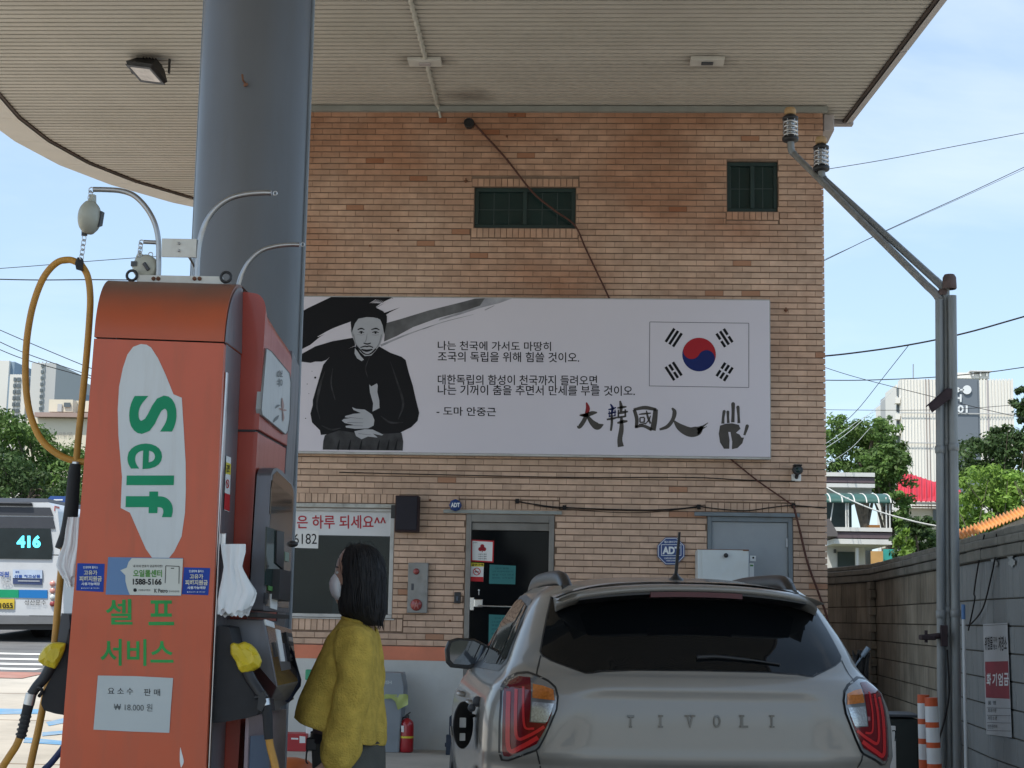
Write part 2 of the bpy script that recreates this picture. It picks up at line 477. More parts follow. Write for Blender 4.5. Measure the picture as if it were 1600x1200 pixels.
for sgm in SOL:
    n = max(1, round((sgm[1]-sgm[0])/.067)); w = (sgm[1]-sgm[0])/n
    for i in range(n):
        rects.append((sgm[0]+i*w+.003, sgm[0]+(i+1)*w-.004, sgm[2]+.006, sgm[3]-.008))
rects = [q for q in rects if q[1]-q[0] > .018 and q[3]-q[2] > .012]
def brick_geo(b, q, y=F, d=.03):
    e = .002; x0, x1, z0, z1 = q
    vs = [(x0, y+e, z0), (x1, y+e, z0), (x1, y+e, z1), (x0, y+e, z1), (x0+e, y, z0+e), (x1-e, y, z0+e), (x1-e, y, z1-e), (x0+e, y, z1-e),
          (x0, y+d, z0), (x1, y+d, z0), (x1, y+d, z1), (x0, y+d, z1)]
    b.add(vs, [(4, 5, 6, 7), (0, 1, 5, 4), (1, 2, 6, 5), (2, 3, 7, 6), (3, 0, 4, 7), (8, 9, 1, 0), (9, 10, 2, 1), (10, 11, 3, 2), (11, 8, 0, 3)])
full = [q for q in rects if abs((q[1]-q[0])-(BR_L-.0035)) < .002 and abs(q[3]-q[2]-(CO_H-.012)) < .002]
# the ones that show largest: in plain view and nearest to the camera
def hidden(q):
    if -3.3 < q[0] and q[1] < 1.9 and 3.1 < q[3] and q[2] < 4.9: return True          # behind the banner
    return q[0] < -2.0 or (q[0] > -.35 and q[2] < 1.9) or (q[0] > 1.0 and q[2] < 2.1 and q[0] < 2.2)
vis = sorted([q for q in full if not hidden(q)], key=lambda q: (q[0]-0)**2 + (q[2]-1.4)**2)[:296]
vs_ = set(vis)
protos = []
for i in range(14):
    mb = MB(); mb.cur = 0.0 if i == 0 else random.uniform(.1, 1)
    brick_geo(mb, (0, BR_L-.0035, 0, CO_H-.012), 0)
    me = mb.build('brick', M_brick); protos.append(me.data); bpy.data.objects.remove(me)
for q in vis:
    o = bpy.data.objects.new('brick', protos[0] if random.random() < .02 else random.choice(protos[1:])); COL.objects.link(o)
    o.parent = bld; o.location = (q[0]-bld.location.x, random.uniform(-.0025, .0015), q[2])
mb = MB()
for q in rects:
    if q in vs_: continue
    mb.cur = 0.0 if random.random() < .02 else random.uniform(.1, 1)
    brick_geo(mb, q, F+random.uniform(-.0025, .0015))
# right and left flank
for sx, xx in ((1, BX1), (-1, BX0)):
    z = PL if sx > 0 else PL; k = 0
    while z < SZ-.06:
        y = F + .10 + (k % 2)*.1
        while y < F+BD-.2:
            mb.cur = random.uniform(.05, 1)
            mb.box((xx-sx*.03, y, z), (xx+random.uniform(-.002, .002)-sx*.001, y+BR_L-.009, z+CO_H-.01)) if False else mb.add(
                [(xx, y, z), (xx, y+.19, z), (xx, y+.19, z+.057), (xx, y, z+.057), (xx-sx*.03, y, z), (xx-sx*.03, y+.19, z), (xx-sx*.03, y+.19, z+.057), (xx-sx*.03, y, z+.057)],
                [(0, 1, 2, 3), (0, 4, 5, 1), (3, 2, 6, 7), (1, 5, 6, 2), (0, 3, 7, 4)])
            y += BR_L
        z += CO_H; k += 1
o = mb.build('brickwork', M_brick, bld); o['kind'] = 'stuff'
# plinth and orange band, butted round the doors and 8 mm proud
b = MB(); c = MB()
for x0, x1 in ((BX0-.02, DOOR[0]), (DOOR[1], GD[0]), (GD[1], BX1+.02)):
    b.box((x0, F-.014, 0), (x1, F+.011, .925)); c.box((x0, F-.017, .925), (x1, F+.011, PL-.012))
b.box((BX1-.019, F+.011, 0), (BX1+.02, F+BD, .925)); c.box((BX1-.019, F+.011, .925), (BX1+.02, F+BD, PL-.012))
b.build('plinth', M_plaster, bld); c.build('orange_band', M_orange, bld)
# cove moulding between wall and canopy
b = MB(); b.box((BX0, F-.06, SZ-.075), (BX1+.05, F-.003, SZ-.012)); b.build('eaves_trim', mat('grey_green_trim', (0.26, 0.265, 0.24), .6, var=.1), bld)

# small upper windows
def small_window(h, pxsplit, muntins):
    x0, x1, z0, z1 = h; fr = 0.045
    f = MB(); y0, y1 = F+.045, F+.12
    for a, c_ in (((x0, z0), (x1, z0+fr)), ((x0, z1-fr), (x1, z1)), ((x0, z0+fr), (x0+fr, z1-fr)), ((x1-fr, z0+fr), (x1, z1-fr))):
        f.box((a[0], y0, a[1]), (c_[0], y1, c_[1]), .004)
    xm = (x0+x1)/2
    f.box((xm-.022, y0-.012, z0+fr), (xm+.022, y1-.02, z1-fr), .004)
    fo = f.build('window', M_grn, bld)
    g = MB(); g.box((x0+fr, F+.085, z0+fr), (xm-.022, F+.09, z1-fr)); g.build('pane', M_glass, fo)
    g = MB(); g.box((xm+.022, F+.070, z0+fr), (x1-fr, F+.075, z1-fr)); g.build('pane', M_glass, fo)
    m_ = MB()
    for (a, c_, yy) in ((x0+fr, xm-.022, F+.081), (xm+.022, x1-fr, F+.066)):
        wd = c_-a
        for t in muntins: m_.box((a+wd*t-.004, yy, z0+fr), (a+wd*t+.004, yy+.003, z1-fr))
        zz = z0+(z1-z0)*.48; m_.box((a, yy, zz-.004), (c_, yy+.0025, zz+.004))
    m_.build('glazing_bar', mat('pale_glazing_bar', (0.035, 0.055, 0.055), .5, var=.1), fo)
small_window(W1, .5, (.34, .68)); small_window(W2, .5, (.45,))

# shop window: aluminium frame, glass, sill board, printed banner above and number sticker
x0, x1, z0, z1 = SHOP
f = MB()
for a, c_ in (((x0, z0), (x1, z0+.04)), ((x0, z1-.035), (x1, z1)), ((x1-.045, z0+.04), (x1, z1-.035)), ((x0, z0+.04), (x0+.04, z1-.035))):
    f.box((a[0], F+.03, a[1]), (c_[0], F+.11, c_[1]), .004)

fo = f.build('window', M_alu, bld)
M_sglass = mat('shop_glass', (0.012, 0.025, 0.027), 0.03, var=0.3, scale=1.2, spec=.45, alpha=.45)
g = MB(); g.box((x0+.04, F+.07, z0+.04), (x1-.045, F+.075, z1-.035)); g.build('pane', M_sglass, fo)
b = MB(); b.box((x0-.05, F-.03, z1+.002), (x1+.09, F+.03, z1+.045), .006); b.build('lintel', mat('weathered_white_lintel', (0.45, 0.46, 0.43), .7, var=.15, dirt=.6, dscale=7), bld)
b = MB(); b.box((x0-.05, F-.02, z0-.018), (x1+.03, F+.03, z0-.002), .004); b.build('window_sill', M_alu, bld)
fn = lambda px, py, l: at_y(px, py, F+.068-.0016*l)
P = Print(fn); b = MB()
PX = lambda px, py: at_y(px, py, F+.066)
b.poly([PX(380, 794), PX(611, 800), PX(610, 838), PX(380, 834)]); s = tag(b.build('window_banner', mat('white_vinyl', (0.66, 0.68, 0.70), .45, var=.02)), 'white strip with red Korean greeting across the top of the shop window', 'banner')
b = MB(); P.text(b, '은 하루 되세요^^', 464, 805, 603, 826, 3, bold=.014, sk=0); P.text(b, '좋', 434, 804, 456, 824, 3, bold=.03); b.build('banner_lettering', mat('red_vinyl', (0.42, 0.035, 0.05), .45, var=0), s)
b = MB(); b.poly([at_y(x, y, F+.064) for x, y in ((430, 827), (498, 829), (497, 857), (430, 855))]); s = tag(b.build('number_sticker', M_paper), 'small white number sticker 6182 at the top left of the shop window', 'sticker')
b = MB(); P.text(b, '6182', 459, 834, 495, 850, 4, bold=.0); b.build('sticker_lettering', M_ink, s)
# things seen through the shop glass: pale reflections are left to the glass; a blind and a desk stand inside
b = MB(); b.box((-2.75, F+.35, 1.25), (-2.45, F+.6, 1.47), .05); b.build('chair_back', mat('teal_chair', (0.08, 0.30, 0.36), .5), bld); b = MB(); b.box((-3.5, F+.9, 1.0), (-2.3, F+1.5, 1.38), .03); b.box((-2.9, F+.7, 1.3), (-2.72, F+.75, 1.62), .01); b.build('counter', mat('teal_counter', (0.05, 0.13, 0.15), .5), bld)

# entrance door
x0, x1, z0, z1 = DOOR
f = MB()
f.box((x0, F-.01, 0), (x0+.055, F+.10, z1), .004); f.box((x1-.055, F-.01, 0), (x1, F+.10, z1), .004); f.box((x0+.055, F-.008, z1-.085), (x1-.055, F+.10, z1), .004)
f.box((x0+.055, F+.03, z1-.17), (x1-.055, F+.10, z1-.087), .004)
dr = f.build('door_frame', mat('brown_grey_aluminium', (0.21, 0.20, 0.185), .45, .5, var=.15, dirt=.3, dscale=5), bld)
b = MB(); b.box((x0+.058, F+.045, .015), (x1-.058, F+.085, z1-.173), .003)
dd = b.build('door', mat('black_tinted_door', (0.006, 0.007, 0.008), .07, spec=.12, var=.1), bld)
b = MB()
q0, q1 = at_y(733, 933, F), at_y(801, 955, F)
b.box((q0.x, F+.01, q1.z), (q0.x+.055, F+.045, q0.z), .006); b.box((q0.x+.055, F-.01, q1.z+.035), (q0.x+.15, F+.03, q0.z-.02), .008)
b.tube([(q0.x+.1, F-.02, q1.z+.05), (x1-.09, F-.02, q1.z+.045)], .009); b.tube([(x1-.1, F-.02, q1.z+.045), (x1-.1, F+.045, q1.z+.045)], .008)
b.build('handle', mat('chrome', (0.7, 0.7, 0.7), .15, 1, var=0), dd)
b = MB(); hb = at_y(748, 922, F); b.tube([(hb.x, F+.03, hb.z-.05), (hb.x, F+.03, hb.z)], .004); b.ball((hb.x, F+.03, hb.z), .01); b.build('lock_knob', M_white, dd)
YD = F+.0445
PD = Print(lambda px, py, l: at_y(px, py, YD-.0012*l))
def sticker(nm, pts, m, parent=None, l=1, pr=PD, label=None, cat=None):
    b = MB(); pr.poly(b, pts, l); return tag(b.build(nm, m, parent), label, cat)
s = sticker('poster', [(736, 843), (772, 845), (771, 879), (736, 877)], M_pred, None, 1, PD, 'white poster with red fruit emblem and red edge on the black entrance door', 'poster')
sticker('poster_sheet', [(738, 845), (770, 847), (769, 877), (738, 875)], M_paper, s, 2)
b = MB()
for dx, dy in ((753.5, 853.5), (750.5, 858), (756.5, 858)): PD.disc(b, dx, dy, 3.2, 3)
PD.stroke(b, [(753.5, 858, 1.5), (753.5, 863, 1.2)], 3); b.build('poster_emblem', mat('dark_red_print', (0.30, 0.02, 0.03), .5, var=0), s)
b = MB()
for yy in (866, 869.5, 873): PD.text(b, '사랑의 열매', 747, yy-1, 760, yy+1, 3, bold=.01)
PD.text(b, '사회복지', 739, 847, 746, 849, 3); b.build('poster_lettering', M_ink, s)
s = sticker('no_smoking_sticker', [(735, 879), (756, 880), (755, 909), (734, 908)], M_paper, None, 1, PD, 'small yellow, white and red no smoking sticker on the entrance door', 'sticker')
sticker('sticker_band', [(735, 879), (756, 880), (756, 885.5), (735, 885)], mat('yellow_print', (0.65, 0.55, 0.06), .5, var=0), s, 2)
sticker('sticker_band', [(734, 901), (755, 901.5), (755, 909), (734, 908)], M_pred, s, 2)
b = MB(); PD.text(b, '금연구역', 737, 880.5, 755, 884.5, 3, bold=.03)
b2 = MB()
for i in range(20):
    a = 2*math.pi*i/20; a2 = 2*math.pi*(i+1)/20
    PD.poly(b2, [(745+6*math.cos(a), 893+6*math.sin(a)), (745+6*math.cos(a2), 893+6*math.sin(a2)), (745+4.8*math.cos(a2), 893+4.8*math.sin(a2)), (745+4.8*math.cos(a), 893+4.8*math.sin(a))], 4)
PD.stroke(b2, [(741, 889, 1.2), (749, 897, 1.2)], 4); PD.stroke(b, [(741.5, 893.5, 1.4), (748, 893.5, 1.4)], 3)
b.build('sticker_lettering', M_ink, s); b2.build('no_smoking_sign', M_pred, s)
M_teal = mat('teal_paper', (0.05, 0.19, 0.19), .6, var=.05)
for pts, lines in (([(765, 882), (806, 884), (805, 913), (764, 912)], (888, 893, 898, 903)), ([(764, 960), (812, 962), (806, 1021), (763, 1020)], (966, 972, 977, 983, 990))):
    s = sticker('notice_sheet', pts, M_teal, None, 1, PD, 'teal notice sheet on the entrance door, ' + ('beside the no smoking sticker' if pts[0][1] < 900 else 'below the push bar behind the car'), 'notice')
    b = MB()
    for i, yy in enumerate(lines): PD.text(b, ['안내 말씀', '고객 여러분께 알립니다', '영업 시간 안내', '문의는 사무실로'][i % 4], pts[0][0]+(9 if i == 0 else 4), yy-1.4, pts[0][0]+(30 if i == 0 else 37), yy+1.4, 2)
    b.build('notice_lettering', mat('faded_ink', (0.02, 0.07, 0.08), .6, var=0), s)
b = MB(); b.box((x0-.25, F-.035, z1+.004), (x1+.08, F+.0, z1+.042), .005); b.build('lintel', mat('weathered_grey_lintel', (0.32, 0.34, 0.32), .7, var=.2, dirt=.6, dscale=8), bld)

# grey steel service door
x0, x1, z0, z1 = GD
f = MB()
f.box((x0, F-.008, 0), (x0+.045, F+.09, z1), .003); f.box((x1-.045, F-.008, 0), (x1, F+.09, z1), .003); f.box((x0+.045, F-.006, z1-.05), (x1-.045, F+.09, z1), .003)
M_gdf = mat('blue_grey_door_frame', (0.16, 0.19, 0.21), .5, var=.1, dirt=.5, dcol=(.12, .10, .08), dscale=7)
M_gd = mat('blue_grey_door_paint', (0.275, 0.30, 0.32), .42, var=.05, dirt=.25, dcol=(.2, .21, .22), dscale=5)
f.build('service_door_frame', M_gdf, bld)
b = MB(); b.box((x0+.048, F+.02, .02), (x1-.048, F+.06, z1-.053), .003); sd_ = b.build('service_door', M_gd, bld)
b = MB(); q = at_y(1230, 848, F); b.box((q.x-.012, F+.005, q.z-.05), (q.x+.012, F+.022, q.z+.05), .006); b.build('hinge', M_galv, sd_)
b = MB(); b.box((x0-.14, F-.04, z1+.004), (x1+.075, F, z1+.045), .004); b.build('lintel', M_gdf, bld)
PG = Print(lambda px, py, l: at_y(px, py, F+.019-.0012*l))
s = sticker('door_sticker', [(1172, 868), (1181, 868.5), (1181, 877), (1172, 876.5)], M_paper, None, 1, PG, 'tiny square white sticker on the grey steel door', 'sticker')
b = MB(); PG.disc(b, 1177, 871.5, 1.6, 2); b.build('sticker_print', M_ink, s)
s = sticker('door_sticker', [(1171, 880), (1178, 880.5), (1178, 903), (1171, 902.5)], M_paper, None, 1, PG, 'narrow upright label on the grey steel door beside the white cabinet', 'sticker')
b = MB(); PG.poly(b, [(1172, 882), (1177, 882.3), (1177, 885), (1172, 884.7)], 2); b.build('sticker_print', mat('green_print', (.1, .25, .08), .6, var=0), s)
# ================================================================ canopy
can = thing('canopy', (-1.8, 8, SZ), 'large flat forecourt canopy with beige slatted soffit and pale curved rim', 'canopy')
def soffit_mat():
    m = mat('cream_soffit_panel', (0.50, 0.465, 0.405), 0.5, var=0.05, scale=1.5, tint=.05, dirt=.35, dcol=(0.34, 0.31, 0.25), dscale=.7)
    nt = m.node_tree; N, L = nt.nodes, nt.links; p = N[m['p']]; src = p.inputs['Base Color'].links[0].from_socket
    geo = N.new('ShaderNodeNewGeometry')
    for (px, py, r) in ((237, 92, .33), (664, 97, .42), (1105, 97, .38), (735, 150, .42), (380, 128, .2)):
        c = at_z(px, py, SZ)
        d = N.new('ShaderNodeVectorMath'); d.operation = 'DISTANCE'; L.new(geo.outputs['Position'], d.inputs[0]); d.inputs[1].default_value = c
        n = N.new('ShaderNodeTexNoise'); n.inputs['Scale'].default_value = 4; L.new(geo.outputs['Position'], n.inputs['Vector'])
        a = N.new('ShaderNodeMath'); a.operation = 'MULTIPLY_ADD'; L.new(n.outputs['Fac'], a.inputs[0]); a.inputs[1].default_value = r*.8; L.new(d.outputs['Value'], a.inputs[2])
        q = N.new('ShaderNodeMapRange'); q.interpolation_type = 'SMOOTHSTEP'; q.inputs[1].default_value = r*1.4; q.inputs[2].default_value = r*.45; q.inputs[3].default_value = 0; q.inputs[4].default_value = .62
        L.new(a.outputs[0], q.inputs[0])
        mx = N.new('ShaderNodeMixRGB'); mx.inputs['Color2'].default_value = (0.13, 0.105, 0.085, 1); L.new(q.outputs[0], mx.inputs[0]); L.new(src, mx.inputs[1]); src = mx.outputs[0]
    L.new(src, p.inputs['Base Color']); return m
M_soff = soffit_mat()
cur = [(-6.2, -5.0), (-6.45, 8), (-6.55, 13), (-6.60, 16.7), (-6.68, 17.6), (-6.64, 18.5), (-6.45, 19.45), (-6.10, 20.3), (-5.55, 21.15), (-4.8, 21.9), (-3.9, 22.4)]
def xl(y):
    for (a, b) in zip(cur, cur[1:]):
        if a[1] <= y <= b[1]: return a[0] + (b[0]-a[0])*(y-a[1])/(b[1]-a[1])
    return cur[-1][0]
def xr(y): return (3.044 - (y-14.11)*.0747) if y < 17.66 else -3.9
y = -4.9; k = 0; PT = .1075
while y < 22.3:
    y1 = y + PT - .033
    b = MB(); b.cur = random.random()
    a0, a1, b0, b1 = xl(y), xl(y1), xr(y), xr(y1)
    if y < 17.66 < y1: b1 = b0
    zz = SZ + random.uniform(-.001, .001)
    vs = [(a0, y, zz), (b0, y, zz), (b1, y1, zz), (a1, y1, zz)]
    b.add(vs + [(x_, y_, SZ+.02) for x_, y_, _ in vs], [(3, 2, 1, 0), (0, 1, 5, 4), (2, 3, 7, 6), (1, 2, 6, 5), (3, 0, 4, 7)])
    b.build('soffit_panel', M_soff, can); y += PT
# slab over the panels (dark in the gaps)
out = cur + [(-3.9, 22.4), (-3.9, 17.8), (2.77, 17.8), (4.47, -5.0)]
b = MB(); b.prism([(x, y, SZ+.021) for x, y in cur[:-1] + [(-3.9, 22.4), (-3.9, 17.8), (2.77, 17.8), (4.47, -5.0)]], (0, 0, .75))
b.build('canopy_slab', mat('dark_gap', (0.02, 0.018, 0.016), .9, var=.1), can)
# rim: dark edge strip, then a pale flange 0.42 m wide, then the upright fascia
M_rim = mat('cream_rim_sheet', (0.60, 0.56, 0.49), .45, var=.06, dirt=.25, dcol=(.4, .33, .25), dscale=2)
M_rimd = mat('stained_edge_strip', (0.07, 0.05, 0.04), .8, var=.35, scale=3)
M_rimr = mat('grey_brown_rim_sheet', (0.44, 0.40, 0.39), .45, .1, var=.08, dirt=.3, dscale=2)
def rim(path, w, m, side):
    n = len(path); A, B_, C_ = [], [], []
    for i in range(n):
        p, q = Vector(path[max(i-1, 0)]), Vector(path[min(i+1, n-1)]); d = (q-p).normalized(); nn = Vector((-d.y, d.x))*side
        c = Vector(path[i]); A.append(c + nn*.0); B_.append(c + nn*.035); C_.append(c + nn*w)
    g = MB(); g.grid([[(a.x, a.y, SZ-.02) for a in A], [(a.x, a.y, SZ-.02) for a in B_]], False); g.grid([[(a.x, a.y, SZ+.019) for a in A], [(a.x, a.y, SZ-.02) for a in A]], False)
    g.build('edge_strip', M_rimd, can)
    for i in range(n-1):                                # flange in sheets
        g = MB(); z0 = SZ-.032
        e = .004
        p = [B_[i].lerp(B_[i+1], e), B_[i].lerp(B_[i+1], 1-e), C_[i].lerp(C_[i+1], 1-e), C_[i].lerp(C_[i+1], e)]
        g.add([(p[0].x, p[0].y, z0), (p[1].x, p[1].y, z0), (p[2].x, p[2].y, z0+.02), (p[3].x, p[3].y, z0+.02), (p[2].x, p[2].y, z0+.8), (p[3].x, p[3].y, z0+.8), (p[0].x, p[0].y, z0+.8), (p[1].x, p[1].y, z0+.8)],
              [(0, 1, 2, 3), (3, 2, 4, 5), (5, 4, 7, 6), (0, 3, 5, 6), (1, 7, 4, 2)])
        g.build('rim_sheet', m, can)
rim(cur, .46, M_rim, 1)
rp = [(4.47, -5.0), (3.83, 3.6), (3.31, 10.6), (2.95, 15.4), (2.775, 17.7)]
rim(rp, .115, M_rimr, -1)
g = MB(); g.box((2.5, 17.72, SZ-.03), (2.9, 17.83, SZ+.75)); g.box((2.5, 17.3, SZ-.24), (2.62, 17.8, SZ-.05), .01); g.build('end_bracket', M_rimr, can)
g = MB(); g.box((-6.7, -5.2, SZ-.04), (4.6, -5.0, SZ+.78)); g.build('front_fascia', M_rim, can)

# conduit: a beaded white flexible duct stapled across the soffit
p0, p1 = at_z(640, -6, SZ-.02), at_z(684, 166, SZ-.02)
b = MB(); n = 120
pts = [p0.lerp(p1, i/n) for i in range(n+1)]; pts = [Vector((p.x+.006*math.sin(i*.9), p.y, p.z)) for i, p in enumerate(pts)]
b.tube(pts, [.009 + (.016 if i % 2 else 0) for i in range(n+1)], 8); b.tube([p1, p1+Vector((.03, .04, -.12))], .014)
tag(b.build('flexible_conduit', mat('cream_conduit', (0.5, 0.48, 0.42), .6, var=.1)), 'beaded cream flexible conduit running across the canopy soffit to the wall', 'conduit')
# two ceiling boxes
for (px, py, lb) in ((664, 96, 'flat white light fitting beside the flexible conduit under the canopy'), (1105, 95, 'flat white light fitting alone on the right of the canopy soffit')):
    c = at_z(px, py, SZ-.02)
    t = thing('ceiling_light', c, lb, 'light', 'flat light fittings under the canopy')
    b = MB(); b.box((c.x-.17, c.y-.10, c.z-.022), (c.x+.17, c.y+.10, c.z+.016), .006); b.build('fitting_plate', mat('aged_white_fitting', (0.55, 0.53, 0.48), .5, var=.08), t)
    b = MB(); b.box((c.x-.06, c.y-.035, c.z-.038), (c.x+.06, c.y+.035, c.z-.022), .005); b.build('lamp_socket', M_dkgrey if px > 900 else M_rimr, t)
# floodlight
c = at_z(236, 100, SZ-.05)
t = thing('floodlight', c, 'tilted floodlight with black housing under the left of the canopy', 'light')
b = MB(); m4 = Matrix.Translation(c) @ Matrix.Rotation(R(-14), 4, 'Z') @ Matrix.Rotation(R(-14), 4, 'X') @ Matrix.Rotation(R(12), 4, 'Y') @ Matrix.Scale(.84, 4)
def rel(b): b.m = Matrix.Translation(-c) @ m4; return b
b = rel(MB()); b.loft([[(-.17, -.20, -.16), (.17, -.20, -.16), (.17, .16, -.16), (-.17, .16, -.16)], [(-.19, -.22, -.12), (.19, -.22, -.12), (.19, .18, -.12), (-.19, .18, -.12)], [(-.14, -.12, 0), (.14, -.12, 0), (.14, .10, 0), (-.14, .10, 0)]], True, False)
for i in range(6): b.box((-.12+i*.045, -.1, 0), (-.112+i*.045, .08, .035))
b.build('housing', M_black, t)
b = rel(MB()); b.box((-.145, -.17, -.168), (.145, .13, -.161)); b.build('lens', mat('frosted_lens', (0.62, 0.58, 0.55), .25, var=.25, scale=9), t)
b = rel(MB()); b.box((-.18, -.215, -.172), (-.147, .175, -.160)); b.box((.147, -.215, -.172), (.18, .175, -.160)); b.box((-.147, -.215, -.172), (.147, -.172, -.160)); b.box((-.147, .132, -.172), (.147, .175, -.160)); b.build('lens_frame', M_dkgrey, t)
b = MB(); b.box((c.x-.2, c.y-.02, c.z-.1), (c.x-.185, c.y+.02, c.z+.06)); b.box((c.x+.185, c.y-.02, c.z-.1), (c.x+.2, c.y+.02, c.z+.06)); b.box((c.x-.2, c.y-.02, c.z+.05), (c.x+.2, c.y+.02, c.z+.06)); b.build('bracket', M_black, t)

# ================================================================ the round steel column
CX, CY = -1.748, 7.79
t = thing('canopy_column', (CX, CY, 0), 'thick round grey steel column holding up the canopy behind the orange pump', 'column')
M_col = mat('grey_column_paint', (0.118, 0.121, 0.128), .36, .1, var=.06, scale=1.3, dirt=.35, dcol=(.11, .105, .10), dscale=2.2, streak=True, bump=.05, bscale=14)
b = MB(); b.lathe([(.277, 0), (.277, SZ+.02)], (CX, CY, 0), n=72); b.build('shaft', M_col, t)
b = MB()
for sx in (1, -1): b.box((CX+sx*.2755, CY-.012, .02), (CX+sx*.2895, CY+.012, SZ-.01), .003)
b.build('seam_strip', mat('seam_strip_paint', (0.24, 0.27, 0.30), .4, .2, var=.1, dirt=.3), t)
q = at_y(383, 130, CY-.279); b = MB()
b.tube([(q.x, q.y+.01, q.z), (q.x-.002, q.y-.04, q.z+.002), (q.x-.006, q.y-.045, q.z+.03)], .005); b.tube([(q.x-.01, q.y+.02, q.z-.008), (q.x+.012, q.y-.02, q.z-.012)], .008); b.build('hook', M_rust, t)
b = MB(); b.lathe([(.36, 0), (.36, .04), (.30, .045)], (CX, CY, .15), n=48); b.build('base_plate', M_col, t)

# ================================================================ things on the facade
PB = F-.115
bn = thing('banner', (-.8, PB, 3.14), 'wide white wall banner with man in black coat, Korean verse and flag', 'banner')
bp = lambda px, py, l=0: at_y(px, py, PB-.0012*l)
B = Print(bp)
c0, c1, c2, c3 = bp(425, 462.6), bp(1202, 470), bp(1202.5, 714.5), bp(425, 704)
zt, zb, xL, xR = (c0.z+c1.z)/2, (c2.z+c3.z)/2, c0.x, c1.x
M_bw = mat('banner_vinyl', (0.64, 0.61, 0.665), .38, var=.02, scale=1)
b = MB(); b.box((xL, PB, zb), (xR, F-.004, zt), .004); b.build('panel', M_bw, bn)
b = MB(); b.box((xL-.008, PB+.012, zb-.022), (xR+.008, F-.02, zb-.001)); b.box((xR+.001, PB+.012, zb), (xR+.012, F-.02, zt)); b.box((xL-.008, PB+.012, zt+.001), (xR+.008, F-.02, zt+.012)); b.build('edge_frame', M_alu, bn)
M_i1 = mat('banner_black', (0.008, 0.008, 0.010), .4, var=0); M_i2 = mat('banner_grey', (0.12, 0.12, 0.125), .4, var=.3, scale=7)
M_i3 = mat('banner_light_grey', (0.34, 0.34, 0.37), .4, var=.25, scale=8); M_sk = mat('banner_face_grey', (0.40, 0.41, 0.44), .4, var=.05, scale=6)
M_gy = mat('banner_warm_grey', (0.075, 0.068, 0.062), .4, var=.15, scale=9)
Z4 = lambda l: [(470+x/4, 440+y/4) + tuple(w/4 for w in r) for x, y, *r in l]
# ink strokes behind the man
b = MB()
B.poly(b, Z4([(0, 190), (45, 165), (190, 96), (560, 98), (578, 103), (540, 122), (500, 148), (470, 165), (520, 196), (622, 160), (560, 190), (520, 215), (400, 250), (290, 262), (200, 300), (120, 345), (60, 395), (0, 425)]), 1)
b.build('ink_stroke', M_i1, bn); b = MB()
B.poly(b, Z4([(0, 455), (90, 405), (200, 372), (330, 350), (340, 400), (250, 440), (180, 470), (160, 490), (130, 500), (90, 500), (60, 508), (0, 500)]), 1)
b.build('ink_stroke', M_i1, bn)
for (x, y, w) in ((90, 600, 14), (40, 640, 6), (70, 560, 5), (30, 855, 7), (75, 870, 6), (50, 700, 5), (110, 690, 6)): b = MB(); B.disc(b, 470+x/4, 440+y/4, w/8, 1, 7); b.build('ink_splash', M_i1, bn)
b = MB()
B.poly(b, Z4([(530, 260), (620, 235), (800, 180), (1000, 130), (1090, 106), (1150, 104), (1120, 150), (1000, 190), (850, 230), (700, 285), (600, 340), (520, 375)]), 1)
b.build('ink_stroke', M_i2, bn)
b = MB()
B.poly(b, Z4([(1150, 104), (1320, 106), (1240, 135), (1120, 165), (1000, 205), (860, 245), (870, 232), (1000, 190), (1120, 150)]), 1)
B.stroke(b, Z4([(500, 400, 14), (640, 340, 10), (820, 275, 3)]), 1); B.stroke(b, Z4([(1150, 178, 8), (1210, 150, 3)]), 1)
B.stroke(b, Z4([(760, 298, 4), (900, 250, 5), (1080, 205, 2)]), 1)
b.build('ink_stroke', M_i3, bn)
# white dry-brush gaps
b = MB()
B.stroke(b, Z4([(105, 345, 3), (200, 300, 14), (320, 252, 9)]), 2); B.stroke(b, Z4([(0, 440, 14), (60, 408, 14), (180, 360, 20), (320, 312, 20), (420, 290, 4)]), 2); B.stroke(b, Z4([(470, 160, 3), (520, 130, 9), (570, 105, 5)]), 2)
B.stroke(b, Z4([(620, 330, 3), (720, 285, 6), (860, 238, 3)]), 2)
for i in range(7): B.stroke(b, Z4([(470+i*9, 110+i*2, 1), (455+i*9, 122+i*2, 3), (430+i*9, 134, 1)]), 2)
b.build('dry_brush_gap', M_bw, bn)
# the man: coat, shirt, face, hair, hands
b = MB()
B.poly(b, Z4([(335, 405), (420, 440), (490, 405), (560, 445), (630, 470), (655, 490), (675, 570), (700, 650), (720, 740), (740, 820), (730, 870), (690, 910), (625, 942), (640, 1000), (636, 1056), (137, 1050), (140, 1000), (160, 955), (125, 958), (120, 930), (70, 880), (60, 825), (75, 770), (75, 740), (110, 620), (140, 520), (180, 470), (240, 440)]), 2)
b.build('printed_coat', M_i1, bn)
b = MB()
B.poly(b, Z4([(150, 960), (240, 930), (340, 945), (440, 950), (540, 950), (630, 945), (640, 1000), (636, 1056), (137, 1050), (140, 1000)]), 3)
b.build('printed_trousers', mat('banner_dark_grey', (0.045, 0.045, 0.048), .4, var=.4, scale=9), bn)
b = MB()
for x in (230, 300, 370, 480, 540, 590): B.stroke(b, Z4([(x, 1052, 14), (x+8, 1010, 8), (x+14, 985, 1)]), 4)
b.build('printed_fold', M_i1, bn)
b = MB()
B.poly(b, Z4([(325, 300), (330, 250), (365, 225), (440, 220), (500, 235), (520, 275), (515, 340), (495, 395), (470, 430), (440, 462), (400, 466), (372, 440), (345, 400), (322, 345)]), 3)
B.poly(b, Z4([(338, 415), (352, 432), (372, 462), (395, 488), (380, 497), (352, 480), (336, 450)]), 3)
